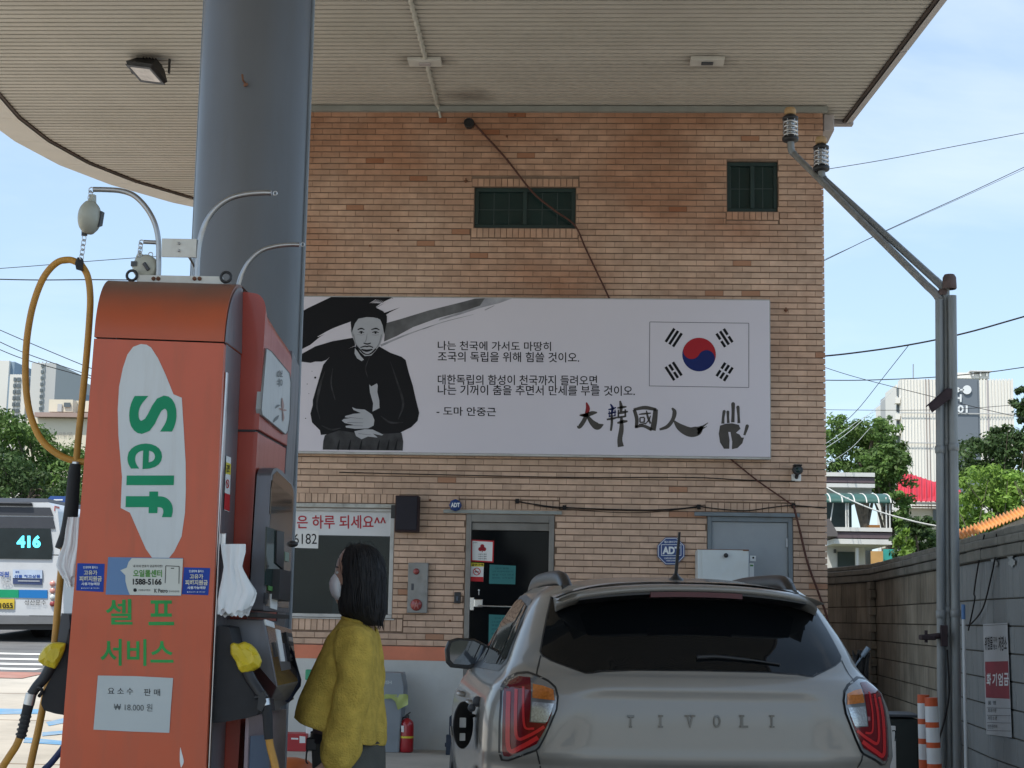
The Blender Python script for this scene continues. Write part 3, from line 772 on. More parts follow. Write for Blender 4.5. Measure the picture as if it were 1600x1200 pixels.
B.poly(b, Z4([(310, 300), (322, 292), (330, 340), (320, 342)]), 3)
b.build('printed_face', M_sk, bn); b = MB()
B.poly(b, Z4([(428, 642), (440, 655), (476, 636), (481, 650), (478, 690), (490, 740), (492, 790), (448, 812), (452, 760), (432, 690)]), 3)
b.build('printed_shirt', M_sk, bn); b = MB()
B.poly(b, Z4([(320, 785), (345, 795), (400, 800), (445, 830), (460, 865), (455, 900), (420, 918), (340, 920), (282, 912), (280, 902), (330, 895), (275, 884), (256, 868), (270, 858), (310, 853), (275, 848), (278, 840), (330, 826), (375, 822), (330, 802)]), 4.5)
B.poly(b, Z4([(335, 935), (400, 922), (450, 925), (516, 957), (505, 962), (450, 950), (470, 965), (480, 975), (420, 968), (380, 985), (345, 965)]), 4.2)
b.build('printed_hands', M_sk, bn)
b = MB()
B.poly(b, Z4([(318, 320), (312, 260), (318, 205), (345, 172), (400, 158), (460, 158), (515, 185), (538, 215), (538, 250), (522, 330), (512, 275), (497, 238), (470, 224), (410, 222), (360, 232), (338, 262)]), 4)
for pts in ([(355, 300, 6), (378, 293, 9), (398, 300, 5)], [(440, 300, 5), (470, 293, 9), (492, 302, 5)], [(362, 318, 4), (378, 312, 7), (396, 320, 3)], [(446, 318, 4), (468, 313, 7), (488, 320, 3)],
            [(392, 384, 6), (415, 390, 9), (438, 384, 6)], [(378, 424, 8), (412, 432, 15), (448, 424, 8)], [(372, 412, 6), (400, 404, 8), (412, 406, 8), (430, 403, 8), (452, 412, 6)], [(345, 400, 10), (372, 428, 8), (392, 448, 9), (415, 455, 6), (440, 448, 9), (470, 420, 10)]):
    B.stroke(b, Z4(pts), 4)
B.disc(b, 470+378/4, 440+320/4, 1.7, 4, 10); B.disc(b, 470+467/4, 440+320/4, 1.7, 4, 10)
b.build('printed_hair_and_features', M_i1, bn); b = MB()
for pts in ([(300, 848, 2), (390, 858, 1)], [(290, 880, 2), (390, 882, 1)], [(300, 898, 2), (390, 902, 1)], [(360, 950, 2), (440, 958, 1)]): B.stroke(b, Z4(pts), 5.5)
b.build('printed_finger_lines', M_i1, bn)
b = MB()
for pts in ([(150, 560, 3), (118, 660, 16), (100, 770, 10), (120, 860, 3)], [(560, 500, 3), (600, 620, 10), (640, 760, 14), (610, 860, 4)], [(200, 540, 2), (190, 640, 9), (215, 740, 3)], [(430, 470, 2), (405, 540, 7), (418, 600, 2)], [(500, 840, 3), (560, 880, 12), (640, 880, 4)], [(130, 900, 4), (190, 925, 12), (250, 915, 3)], [(380, 175, 2), (430, 168, 6), (480, 185, 2)]): B.stroke(b, Z4(pts), 2.5)
b.build('printed_highlight', mat('banner_soft_black', (.035, .035, .038), .4, var=.5, scale=12), bn)
b = MB()
for pts in ([(330, 330, 8), (340, 380, 9), (365, 425, 5)], [(415, 325, 3), (408, 365, 6), (400, 380, 3)], [(505, 330, 6), (490, 385, 7), (465, 425, 4)], [(352, 330, 2), (378, 334, 3), (398, 330, 2)], [(446, 332, 2), (468, 335, 3), (488, 331, 2)]): B.stroke(b, Z4(pts), 4)
b.build('printed_shade', mat('banner_mid_grey', (0.25, 0.255, 0.27), .4, var=0), bn)
# verse
b = MB()
for s_, a, c_, d, e in (('나는 천국에 가서도 마땅히', 684, 532.5, 861, 547), ('조국의 독립을 위해 힘쓸 것이오.', 684, 549, 905, 565), ('대한독립의 함성이 천국까지 들려오면', 684, 585, 933, 601), ('나는 기꺼이 춤을 추면서 만세를 부를 것이오.', 684, 601, 992, 617), ('- 도마 안중근', 682, 635, 775, 649)):
    b = MB(); B.text(b, s_, a, c_, d, e, 1, bold=.010, sk=1.6); b.build('verse_lettering', M_i1, bn)

# brush characters
Z5 = lambda l: [(840+x/4, 440+y/4) + tuple(w/4 for w in r) for x, y, *r in l]
b, r_, u_ = MB(), MB(), MB()
for m_, pts in ((b, [(262, 835, 6), (300, 835, 18), (340, 822, 20), (372, 818, 6)]), (r_, [(305, 755, 6), (314, 790, 20), (308, 822, 18)]), (b, [(308, 822, 18), (292, 865, 20), (262, 908, 18), (246, 903, 3)]), (b, [(312, 840, 12), (340, 880, 26), (375, 905, 34), (412, 893, 4)]),
                (r_, [(270, 834, 8), (296, 834, 16), (316, 828, 14)]),
                (u_, [(455, 765, 6), (468, 790, 12), (462, 830, 10)]), (u_, [(442, 800, 6), (470, 795, 10), (490, 786, 5)]), (u_, [(440, 825, 5), (465, 820, 9), (492, 815, 5)]), (b, [(432, 862, 8), (470, 856, 11), (500, 848, 7)]), (b, [(462, 830, 11), (464, 880, 12), (458, 933, 10)]), (u_, [(448, 808, 5), (448, 848, 6)]), (u_, [(484, 800, 5), (484, 842, 7)]), (u_, [(448, 842, 5), (484, 838, 6)]),
                (b, [(515, 745, 8), (522, 780, 16), (520, 815, 12)]), (b, [(498, 790, 6), (530, 785, 12), (556, 782, 6)]), (b, [(500, 825, 6), (530, 818, 14), (565, 812, 7)]), (b, [(505, 800, 7), (505, 848, 9)]), (b, [(548, 798, 7), (548, 845, 10)]), (b, [(500, 850, 8), (528, 845, 10), (552, 842, 7)]), (b, [(498, 884, 8), (530, 876, 16), (562, 872, 8)]), (b, [(524, 848, 12), (524, 920, 22), (514, 985, 24), (520, 1032, 30)]),
                (b, [(604, 800, 16), (620, 860, 18), (616, 915, 14)]), (b, [(600, 800, 12), (670, 788, 18), (742, 800, 14)]), (b, [(738, 798, 22), (732, 860, 26), (720, 930, 28)]), (b, [(610, 908, 14), (660, 902, 14), (715, 925, 18)]),
                (b, [(632, 830, 5), (665, 826, 9), (708, 822, 6)]), (b, [(640, 850, 7), (640, 880, 8)]), (b, [(640, 850, 6), (668, 848, 7)]), (b, [(668, 850, 7), (666, 880, 8)]), (b, [(640, 880, 6), (668, 878, 7)]), (b, [(680, 806, 6), (690, 850, 11), (706, 888, 9)]), (b, [(706, 838, 5), (695, 865, 7), (672, 892, 4)]), (b, [(632, 892, 4), (665, 888, 6), (680, 884, 4)]),
                (b, [(840, 790, 8), (856, 815, 20), (845, 862, 18), (812, 905, 18), (762, 925, 10)]), (b, [(850, 868, 6), (890, 910, 34), (950, 940, 46), (1000, 932, 44), (1030, 905, 10)]), (b, [(1000, 930, 20), (1040, 900, 8), (1066, 882, 3)]), (b, [(1000, 950, 14), (1030, 920, 8), (1058, 905, 2)])):
    B.stroke(m_, Z5([(x_, y_, w_*1.3) for x_, y_, w_ in pts]), 1)
b.build('brush_character', M_gy, bn); r_.build('brush_stroke', mat('banner_red_ink', (0.25, 0.025, 0.03), .4, var=.1), bn); u_.build('brush_stroke', mat('banner_blue_ink', (0.02, 0.03, 0.13), .4, var=.1), bn)
# hand print
b = MB()
B.poly(b, Z5([(1140, 900), (1175, 888), (1215, 885), (1258, 895), (1268, 920), (1240, 945), (1262, 955), (1275, 975), (1290, 975), (1280, 1010), (1250, 1040), (1214, 1048), (1216, 1000), (1205, 940), (1192, 940), (1200, 990), (1198, 1045), (1165, 1045), (1140, 1005), (1132, 950)]), 1)
for pts in ([(1158, 888, 20), (1160, 850, 17), (1166, 812, 20)], [(1192, 884, 18), (1190, 850, 15), (1189, 815, 19)], [(1220, 880, 22), (1222, 820, 20), (1222, 765, 24)], [(1258, 885, 18), (1256, 840, 16), (1252, 785, 21)], [(1292, 960, 14), (1302, 930, 18), (1310, 903, 22)]):
    B.stroke(b, Z5(pts), 1); x, y, w = Z5(pts[-1:])[0]; B.disc(b, x, y, w/2, 2, 10)
b.build('hand_print', M_gy, bn)
# flag
b = MB(); FW = [(1015.3, 503), (1170, 505), (1170, 605.5), (1014.5, 603)]
for i in range(4):
    (xa, ya), (xb, yb) = FW[i], FW[(i+1) % 4]; B.stroke(b, [(xa, ya, .9), (xb, yb, .9)], 1)
b.build('flag_outline', mat('banner_line_grey', (0.12, 0.12, 0.14), .4, var=0), bn)
fcx, fcy, fr_ = 1092.3, 554, 26.3
th = math.atan2(2, 3)
def rotf(x, y, a): return (fcx + x*math.cos(a) - y*math.sin(a), fcy + x*math.sin(a) + y*math.cos(a))
def half(sign, n=24):
    pts = []
    for i in range(n+1): a = math.pi + math.pi*i/n if sign > 0 else math.pi*i/n; pts.append((fr_*math.cos(a), fr_*math.sin(a)))
    if sign > 0:       # upper (red): from left over the top to right, back along the S
        for i in range(1, n): a = math.pi*i/n; pts.append((fr_/2 + fr_/2*math.cos(a), -fr_/2*math.sin(a)))
        for i in range(n): a = math.pi*i/n; pts.append((-fr_/2 + fr_/2*math.cos(a), fr_/2*math.sin(a)))
    return pts
b = MB(); B.disc(b, fcx, fcy, fr_, 1, 44); b.build('flag_disc', mat('banner_flag_blue', (0.012, 0.022, 0.12), .4, var=0), bn)
b = MB(); a_ = R(28)
B.poly(b, [rotf(x, y, a_) for x, y in [(fr_*.998*math.cos(math.pi+math.pi*i/30), fr_*.998*math.sin(math.pi+math.pi*i/30)) for i in range(31)] + [(fr_/2+fr_/2*math.cos(math.pi*i/16), -fr_/2*math.sin(math.pi*i/16)) for i in range(1, 16)] + [(-fr_/2+fr_/2*math.cos(math.pi*i/16), fr_/2*math.sin(math.pi*i/16)) for i in range(16)]], 2)
b.build('flag_swirl', mat('banner_flag_red', (0.36, 0.02, 0.028), .4, var=0), bn)
b = MB()
for (cx, cy, ang, pat) in ((1052.7, 527.5, -57, (1, 1, 1)), (1132, 528, 57, (0, 1, 0)), (1052.5, 580, 57, (1, 0, 1)), (1132.2, 581, -57, (0, 0, 0))):
    b = MB(); a = R(ang); ux, uy = math.cos(a), math.sin(a); vx, vy = -uy, ux; L_ = 12.5
    if ang > 0: pat = pat
    for i, p in enumerate(pat):
        o_ = (i-1)*6.8; ox, oy = cx+vx*o_, cy+vy*o_
        for (s0, s1) in (((-1, 1),) if p else ((-1, -.12), (.12, 1))):
            B.stroke(b, [(ox+ux*L_*s0, oy+uy*L_*s0, 4.2), (ox+ux*L_*s1, oy+uy*L_*s1, 4.2)], 1)
    b.build('flag_trigram', M_i1, bn)

# loudspeaker beside the shop window
a, c_ = at_y(618, 774, F-.2), at_y(650, 831, F-.2)
t = thing('loudspeaker', ((a.x+c_.x)/2, F-.1, c_.z), 'brown-black box loudspeaker on the brick wall beside the shop window', 'loudspeaker')
b = MB(); b.box((a.x, F-.2, c_.z), (c_.x+.02, F-.03, a.z), .008); b.build('cabinet', mat('brown_black_vinyl', (0.035, 0.022, 0.025), .55, var=.1), t)
b = MB(); b.box((a.x+.012, F-.212, c_.z+.02), (c_.x+.004, F-.2005, a.z-.015), .005); b.build('grille', mat('speaker_cloth', (0.022, 0.02, 0.028), .9, bump=.3, bscale=300), t)
b = MB(); b.box((a.x-.05, F-.16, (a.z+c_.z)/2-.05), (a.x-.002, F-.13, (a.z+c_.z)/2+.09), .005); b.box((a.x+.08, F-.03, c_.z+.1), (a.x+.14, F, a.z-.1)); b.build('bracket', M_black, t)

# alarm call box with two red lenses
a, c_ = at_y(638, 879, F-.06), at_y(667, 958, F-.06)
t = thing('alarm_box', ((a.x+c_.x)/2, F-.03, c_.z), 'narrow grey steel alarm box with two red round buttons on the brick wall', 'alarm box')
b = MB(); b.box((a.x, F-.06, c_.z), (c_.x, F+.002, a.z), .006); b.build('housing', mat('beige_grey_steel', (0.26, 0.26, 0.25), .45, .3, var=.1, dirt=.4, dscale=9), t)
M_rl = mat('red_lens', (0.28, 0.045, 0.04), .25, coat=.4, var=.1)
for (px, py, r) in ((650.5, 893, .033), (650.5, 945, .062)):
    q = at_y(px, py, F-.06); b = MB(); b.lathe([(r, -.001), (r, -.012), (r*.8, -.026), (r*.35, -.032), (0.0005, -.034)], (q.x, F-.06, q.z), 'Y', 24); b.build('red_lens', M_rl, t)
b = MB(); q = at_y(644.5, 917, F-.06); b.box((q.x-.013, F-.066, q.z-.035), (q.x+.013, F-.0605, q.z+.035), .004); b.build('slot', M_dkgrey, t)
b = MB(); q = at_y(650.5, 945, F-.095); b.text if False else None
PA = Print(lambda px, py, l: at_y(px, py, F-.0955)); PA.text(b, 'A', 647, 939, 654, 951, 1); b.build('emblem', mat('pale_red_print', (.45, .2, .18), .5, var=0), t)

# blue alarm-company plates
M_adt = mat('blue_sign_plate', (0.02, 0.055, 0.20), .35, var=.05); M_wp = mat('white_print', (0.70, 0.73, 0.75), .4, var=0)
q = at_y(711.5, 789.5, F-.05)
t = thing('alarm_siren', (q.x, F-.03, q.z-.06), 'small round blue ADT siren cover above the entrance door', 'alarm')
b = MB(); b.lathe([(.066, .048), (.066, -.02), (.055, -.034), (.0005, -.036)], (q.x, F-.05, q.z), 'Y', 8); b.build('cover', M_adt, t)
b = MB(); Print(lambda px, py, l: at_y(px, py, F-.0885)).text(b, 'ADT', 704.5, 785.5, 718.5, 792.5, 1, bold=.04); b.build('lettering', M_wp, t)
def octo(cx, cy, r): return [(cx+r*math.cos(R(22.5+45*i)), cy+r*math.sin(R(22.5+45*i))) for i in range(8)]
q = at_y(1048.5, 861, F-.03)
t = thing('alarm_sign', (q.x, F-.02, q.z-.15), 'blue octagonal ADT sign on the bricks above the car roof', 'sign')
PO = Print(lambda px, py, l: at_y(px, py, F-.03-.0012*l))
b = MB(); b.prism([PO.fn(x, y, 0) for x, y in octo(1048.5, 861, 23)], (0, .02, 0)); b.build('plate', M_adt, t)
b = MB(); o8 = octo(1048.5, 861, 21.4)
for i in range(8): B2 = o8[(i+1) % 8]; PO.stroke(b, [(*o8[i], .8), (*B2, .8)], 1)
for q8 in ([(1033.5, 851, .8), (1033.5, 868, .8)], [(1033.5, 868, .8), (1064, 868, .8)], [(1064, 868, .8), (1064, 851, .8)], [(1064, 851, .8), (1033.5, 851, .8)]): PO.stroke(b, q8, 1)
PO.text(b, 'ADT', 1035, 854, 1062.5, 866, 1, bold=.05); PO.text(b, '캡스경비구역', 1038, 845, 1059, 848.5, 1, bold=.02); PO.text(b, 'CAPS SECURITY', 1038, 871, 1059, 873.5, 1, bold=.02); PO.text(b, '1588-6400', 1041, 875, 1056, 877, 1, bold=.02)
b.build('lettering', M_wp, t)

# door-side card reader
q = at_y(714.5, 934, F-.03); b = MB(); b.box((q.x-.035, F-.03, q.z-.06), (q.x+.035, F, q.z+.06), .006)
t = tag(b.build('card_reader', M_black), 'small black card reader on the bricks left of the entrance door', 'card reader')
b = MB(); b.box((q.x-.014, F-.036, q.z-.035), (q.x+.012, F-.0302, q.z+.02), .003); b.build('window', mat('blue_grey_glass', (.05, .07, .1), .2, var=0), t)

# CCTV camera on the right corner
q = at_y(1245, 737, F-.06)
t = thing('cctv_camera', (q.x, F-.05, q.z-.09), 'small black security camera on white base at the right corner of the brick wall', 'camera')
b = MB(); b.box((q.x-.052, F-.03, q.z-.10), (q.x+.05, F-.001, q.z-.02), .012); b.build('base', M_white, t)
b = MB(); b.loft([[(q.x+r*math.cos(a), yy, q.z+dz+r*math.sin(a)) for a in [2*math.pi*i/16 for i in range(16)]] for (r, yy, dz) in ((.03, F-.02, .0), (.05, F-.05, .02), (.055, F-.12, .015), (.052, F-.17, .01), (.04, F-.172, .008))]); b.box((q.x-.045, F-.19, q.z+.055), (q.x+.045, F-.05, q.z+.068), .004)
b.tube([(q.x, F-.02, q.z-.06), (q.x, F-.08, q.z-.03)], .02); b.build('camera_body', M_black, t)
b = MB(); b.lathe([(.028, -.002), (.020, -.006), (.0005, -.007)], (q.x, F-.172, q.z+.008), 'Y', 16); b.build('lens', M_glass, t)

# cables on the wall
def cable(pts, r, lb, m=M_cable, off=.03, n=6, nm='wall_cable', extra=()):
    b = MB(); P_ = bez([at_y(x, y, F-off) for x, y in pts], n); b.tube(P_, r, 6)
    for (x, y) in extra:
        q = at_y(x, y, F-off); b.box((q.x-.02, F-off-.012, q.z-.025), (q.x+.02, F, q.z+.025), .004)
    return tag(b.build(nm, m), lb, 'cable', 'cables on the brick wall')
cable([(740, 192), (790, 247), (832, 300), (868, 330)], .0115, 'brown cable slanting down from the round vent to the upper window', M_cabler, .035)
cable([(868, 330), (898, 352), (915, 388), (935, 430), (953, 468)], .0105, 'brown cable slanting from the upper window down to the banner top', M_cabler, .035)
cable([(1140, 716), (1185, 752), (1240, 790)], .009, 'dark cable slanting from under the banner to the cable joint', M_cabler)
cable([(1240, 790), (1250, 830), (1262, 880), (1280, 930), (1296, 985), (1300, 1100)], .013, 'reddish brown conduit sloping down the right corner of the wall', M_cabler, .035)
cable([(530, 738), (700, 742), (900, 746), (1080, 746), (1160, 750), (1242, 752)], .006, 'thin black cable running straight across the bricks below the banner')
cable([(805, 783), (835, 788), (880, 793), (1000, 797), (1060, 795), (1092, 791)], .008, 'sagging black cable above the entrance door with small junction boxes', extra=((808, 783), (882, 793), (1092, 792)))
cable([(1092, 791), (1120, 795), (1165, 798), (1205, 793), (1240, 790), (1289, 794)], .007, 'sagging black cable above the grey service door', extra=((1240, 790),))
cable([(835, 790), (900, 797), (1000, 801), (1090, 793)], .004, 'thinner second cable sagging below the one above the entrance door')
q = at_y(733, 193, F-.03); b = MB(); b.lathe([(.055, .03), (.058, -.03), (.05, -.05), (.045, -.03), (.044, .02)], (q.x, F-.03, q.z), 'Y', 20); b.lathe([(.044, -.02), (.0005, -.02)], (q.x, F-.03, q.z), 'Y', 20)
tag(b.build('vent_pipe_end', M_black), 'black round pipe end sticking out of the wall just below the canopy', 'vent')
# small holes, plugs and nails left in the bricks
for i, (x, y) in enumerate(((728, 283), (578, 384), (805, 180), (870, 218), (622, 360), (1228, 485), (703, 970), (792, 213), (648, 811), (672, 781))):
    q = at_y(x, y, F-.004); b = MB(); b.ball((q.x, F-.003, q.z), .013, 5); 
    if i in (0, 5): b.box((q.x-.02, F-.012, q.z-.008), (q.x+.02, F-.002, q.z+.008)); b.box((q.x-.006, F-.02, q.z-.02), (q.x+.006, F-.002, q.z+.03))
    b.build('wall_plug', M_rust, bld)

# white steel cabinet in front of the service door
a, c_ = at_y(1090, 858, F-.42), at_y(1170, 905, F-.42)
t = thing('steel_cabinet', ((a.x+c_.x)/2, F-.2, .0), 'rust-edged white steel cabinet standing in front of the grey service door', 'cabinet')
x0, x1, z1 = a.x, c_.x, a.z
b = MB(); b.box((x0, F-.42, .1), (x1, F-.03, z1), .006); b.build('body', mat('white_cabinet_paint', (0.58, 0.63, 0.64), .4, var=.04, dirt=.22, dcol=(.36, .30, .22), dscale=3.5), t)
b = MB(); b.box((x0+.045, F-.432, .13), (x1-.004, F-.4205, z1-.006), .004); b.build('door', mat('white_cabinet_paint', ()), t)
b = MB(); b.box((x0+.002, F-.424, z1-.004), (x1-.002, F-.32, z1+.002)); b.box((x1-.06, F-.436, z1-.012), (x1+.001, F-.40, z1+.003)); b.build('rust_edge', M_rust, t)
q = at_y(1134, 868, F-.433); b = MB(); b.lathe([(.012, .0), (.022, -.012), (.024, -.03), (.0005, -.034)], (q.x, F-.433, q.z), 'Y', 14); b.build('knob', M_black, t)
b = MB()
for xx in (x0+.03, x1-.06):
    for yy in (F-.40, F-.08): b.box((xx, yy, 0), (xx+.03, yy+.03, .1))
b.build('leg', M_galv, t)
# ================================================================ the orange self-service dispenser
Y0 = 5.2
base = at_y(210, 1540, Y0)
pump = thing('fuel_dispenser', (base.x, 5.6, .16), 'tall faded orange fuel dispenser marked Self in green with hoses hung overhead', 'fuel pump')
M_por = mat('faded_orange_enamel', (0.53, 0.085, 0.026), .33, var=.07, scale=2.2, dirt=.55, dcol=(.36, .10, .05), dscale=2.6, streak=True, coat=.15)
M_pred2 = mat('dark_orange_red_enamel', (0.40, 0.05, 0.026), .32, var=.08, scale=2, dirt=.3, dcol=(.22, .06, .04), dscale=3, streak=True, coat=.2)
M_pgrey = mat('dispenser_grey_metal', (0.15, 0.15, 0.165), .38, .35, var=.08, dirt=.35, dcol=(.13, .10, .09), dscale=3, streak=True)
M_chrome = mat('brushed_steel', (0.55, 0.55, 0.56), .28, 1.0, var=.08, dirt=.3, dcol=(.25, .2, .16), dscale=9)
M_bronze = mat('bronze_mirror_fascia', (0.30, 0.235, 0.195), .12, .85, var=.10, scale=3)
M_hose = mat('yellow_hose_rubber', (0.50, 0.245, 0.035), .5, var=.12, scale=9, dirt=.35, dcol=(.22, .13, .04), dscale=7)
M_yel = mat('yellow_nozzle_plastic', (0.62, 0.47, 0.02), .4, var=.08, scale=12, dirt=.3, dcol=(.35, .27, .06), dscale=9, bump=.25, bscale=40)
M_glove = mat('white_polythene', (0.74, 0.77, 0.79), .42, var=.03, sss=.3)
n0 = len(MATS)
# rolled top of the near tower; sooty dirt sits on its upper face
M_cap = mat('sooty_orange_enamel', (0.46, 0.09, 0.032), .4, var=.06, scale=2, dirt=.3, dcol=(.24, .10, .06), dscale=3)
nt = M_cap.node_tree; N, L = nt.nodes, nt.links; p = N[M_cap['p']]; src = p.inputs['Base Color'].links[0].from_socket
za, zb_ = at_y(250, 500, Y0+.05).z, at_y(270, 441, Y0+.26).z
geo = N.new('ShaderNodeNewGeometry'); sp = N.new('ShaderNodeSeparateXYZ'); L.new(geo.outputs['Position'], sp.inputs[0])
nz = N.new('ShaderNodeTexNoise'); nz.inputs['Scale'].default_value = 5; nz.inputs['Detail'].default_value = 6; L.new(geo.outputs['Position'], nz.inputs['Vector'])
ad = N.new('ShaderNodeMath'); ad.operation = 'MULTIPLY_ADD'; ad.inputs[1].default_value = .10; L.new(nz.outputs['Fac'], ad.inputs[0]); L.new(sp.outputs['Z'], ad.inputs[2])
mr = N.new('ShaderNodeMapRange'); mr.interpolation_type = 'SMOOTHSTEP'; mr.inputs[1].default_value = za+.03; mr.inputs[2].default_value = zb_+.045; mr.inputs[4].default_value = .82; L.new(ad.outputs[0], mr.inputs[0])
mx = N.new('ShaderNodeMixRGB'); mx.inputs['Color2'].default_value = (.105, .083, .062, 1); L.new(mr.outputs[0], mx.inputs[0]); L.new(src, mx.inputs[1]); L.new(mx.outputs[0], p.inputs['Base Color'])

P0, P1 = at_y(350, 535, Y0), at_y(322, 1190, Y0)
NS = (P1 - P0).cross(Vector((0, 1, 0))).normalized()
if NS.x < 0: NS = -NS
def S(px, py, off=0.0): return at_plane(px, py, P0 + NS*off, NS)
def Yp(px, py, d=0.0): return at_y(px, py, Y0 + d)
b = MB(); b.prism([Yp(147, 529), Yp(350, 536.5), Yp(306, 1552), Yp(65, 1545)], (0, .03, 0)); bev(b.build('side_panel', M_por, pump), .004, 3)
# rolled cap
TL, TR = Yp(175, 441, .26), Yp(378, 447, .26); BL, BR = Yp(147, 526.5), Yp(350, 534)
b = MB(); g = []
for i in range(13):
    a = math.pi/2*i/12; yy = Y0+.26*(1-math.cos(a))
    def mixp(A, B_): return Vector((A.x+(B_.x-A.x)*(1-math.cos(a))*1.0, yy, A.z+(B_.z-A.z)*math.sin(a)))
    g.append([mixp(BL, TL), mixp(BR, TR)])
g.append([Vector((TL.x, Y0+.62, TL.z)), Vector((TR.x, Y0+.62, TR.z))])
b.grid(g, True)
b.add([g[i][1] for i in range(13)] + [Vector((BR.x, Y0+.26, BR.z))], [tuple(range(14))])
b.add([g[i][0] for i in range(13)] + [Vector((BL.x, Y0+.26, BL.z))], [tuple(range(14))[::-1]])
b.build('top_cap', M_cap, pump)
# dark side wall of the tower (its top follows the roll)
b = MB(); pr = [Vector((BR.x-.004, Y0+.031, P1.z-.8))] + [Vector((g[i][1].x+.002, max(g[i][1].y, Y0+.031), g[i][1].z-.012)) for i in range(0, 13, 2)] + [Vector((BR.x, Y0+.275, BR.z)), S(366, 1200, 0)+Vector((0, 0, -.8))]
side = [S(353, 536), S(324, 1190)]
b = MB()
def tow(py, Yd):   # point on the tower's side wall at picture height py of the near edge and depth
    q = Yp(350-(py-535)*.0427, py); return Vector((q.x, Y0+Yd, q.z))
lo = 1552
rows = [[tow(lo, .03), tow(lo, .26)], [tow(535, .03), tow(535, .26)]]
b.add([tow(lo, .031), tow(lo, .262), tow(535, .262), tow(535, .031)], [(0, 1, 2, 3)])
b.add([Vector((Yp(80, lo).x, Y0+.031, .16)), tow(lo, .031), tow(535, .031), Vector((BL.x, Y0+.031, BL.z)), Vector((Yp(80, lo).x, Y0+.6, .16)), Vector((BL.x, Y0+.6, BL.z))], [(0, 4, 5, 3)])
arc = [Vector((g[i][1].x+.003, g[i][1].y+.004, g[i][1].z-.010)) for i in range(13)]
b.add(arc + [Vector((BR.x+.003, Y0+.262, BR.z+.002)), Vector((BR.x+.003, Y0+.012, BR.z+.002))], [tuple(range(15))])
b.build('tower_side', M_pgrey, pump)
b = MB(); b.box((Yp(80, lo).x, Y0+.262, .16), (P0.x-.06, Y0+.9, P0.z+.06)); b.build('inner_frame', M_pgrey, pump)
b = MB(); a, c_ = S(353.5, 582, .004), S(325.5, 1200, .004); b.tube([a, c_+Vector((-.02, 0, -.5))], .0045, 8); a2, c2 = S(355, 585, .002), S(327, 1200, .002); b.prism([a, a+Vector((0, .02, 0)), c_+Vector((0, .02, 0)), c_], (.003, 0, 0)); b.build('chrome_strip', M_chrome, pump)
# upper cabinet behind the tower, standing 8 cm proud
PRO = .079
YN, YF_ = Y0+.265, 5.985
def ring(y, topz, botz, r=.045):
    x1t = at_y(413, 520, YN).x; x1b = at_y(404, 672, YN).x; zt_, zb2 = at_y(413, 520, YN).z, at_y(404, 672, YN).z
    xx = lambda z: x1t + (x1b-x1t)*(zt_-z)/(zt_-zb2)
    pts = [Vector((P0.x-.30, y, topz)), Vector((P0.x+.01, y, topz+.004))]
    for i in range(7):
        a = math.pi/2*(1-i/6); pts.append(Vector((xx(topz-r)-r+r*math.cos(a), y, topz-r*1.35+r*1.35*math.sin(a))))
    pts += [Vector((xx(botz), y, botz)), Vector((P0.x-.30, y, botz))]
    return pts
zseam = at_y(385, 671, YN).z; zt1 = at_y(390, 458, YN).z; zt2 = at_y(458, 540, YF_).z; zt15 = at_y(436, 511, 5.73).z; zt12 = at_y(418, 487, 5.53).z
b = MB(); b.loft([ring(YN, zt1, zseam), ring(YN+.05, zt12+.012, zseam), ring(5.73, zt15, zseam), ring(YF_, zt2, zseam)], True, False); o = b.build('upper_cabinet', M_pred2, pump); bev(o, .003)
zlow = .17
def ring2(y, top, bot, off=0.0):
    x1t = at_y(413, 520, YN).x; x1b = at_y(404, 672, YN).x; zt_, zb2 = at_y(413, 520, YN).z, at_y(404, 672, YN).z
    xx = lambda z: x1t + (x1b-x1t)*(zt_-z)/(zt_-zb2)+off
    return [Vector((P0.x-.30, y, top)), Vector((xx(top), y, top)), Vector((xx(bot), y, bot)), Vector((P0.x-.30, y, bot))]
b = MB(); b.loft([ring2(YN+.004, zseam-.008, zlow, -.003), ring2(YF_, zseam-.008, zlow, -.003)], True, False); bev(b.build('lower_cabinet', M_pred2, pump), .006, 3)
b = MB(); b.loft([ring2(YN-.001, zseam-.0005, zseam-.0075, -.012), ring2(YF_+.001, zseam-.0005, zseam-.0075, -.012)], True, False); b.build('seam', M_black, pump)
b = MB(); b.loft([ring2(YF_+.002, zt2-.02, zlow), ring2(YF_+.22, zt2-.05, zlow, -.01)], True, False); b.build('rear_cabinet', M_pgrey, pump)
# window sign on the front of the upper cabinet
PRN = lambda px, py, l: S(px, py, PRO+.0025+.0012*l)
PS = Print(PRN)
sgn = [(416.5, 544), (424.4, 549), (452.5, 583), (455, 598), (453.2, 655), (450.3, 673), (446.9, 679), (409.8, 648), (408.6, 639)]
b = MB(); b.prism([PS.fn(x, y, 0) for x, y in sgn], (-.02, 0, 0)); sg = b.build('sign_window', mat('dusty_white_acrylic', (.50, .52, .52), .3, var=.06, dirt=.35, dcol=(.33, .33, .31), dscale=12, streak=True), pump)
b = MB()
for i in range(len(sgn)): PS.stroke(b, [(*sgn[i], .9), (*sgn[(i+1) % len(sgn)], .9)], 1)
b.build('sign_edge', M_black, sg)
b = MB()
for pts in ([(441, 622, 1), (442, 634, 4), (442, 641, 1)], [(436, 638, 1), (441, 640, 3.5), (442, 642, 1)], [(448, 641, 1), (443.5, 641, 3.5), (442, 642, 1)], [(442, 642, 1), (443, 652, 2.8), (442, 658, 1)]): PS.stroke(b, pts, 2)
b.build('sign_flower', mat('faded_pink_print', (.42, .27, .24), .5, var=.05), sg)
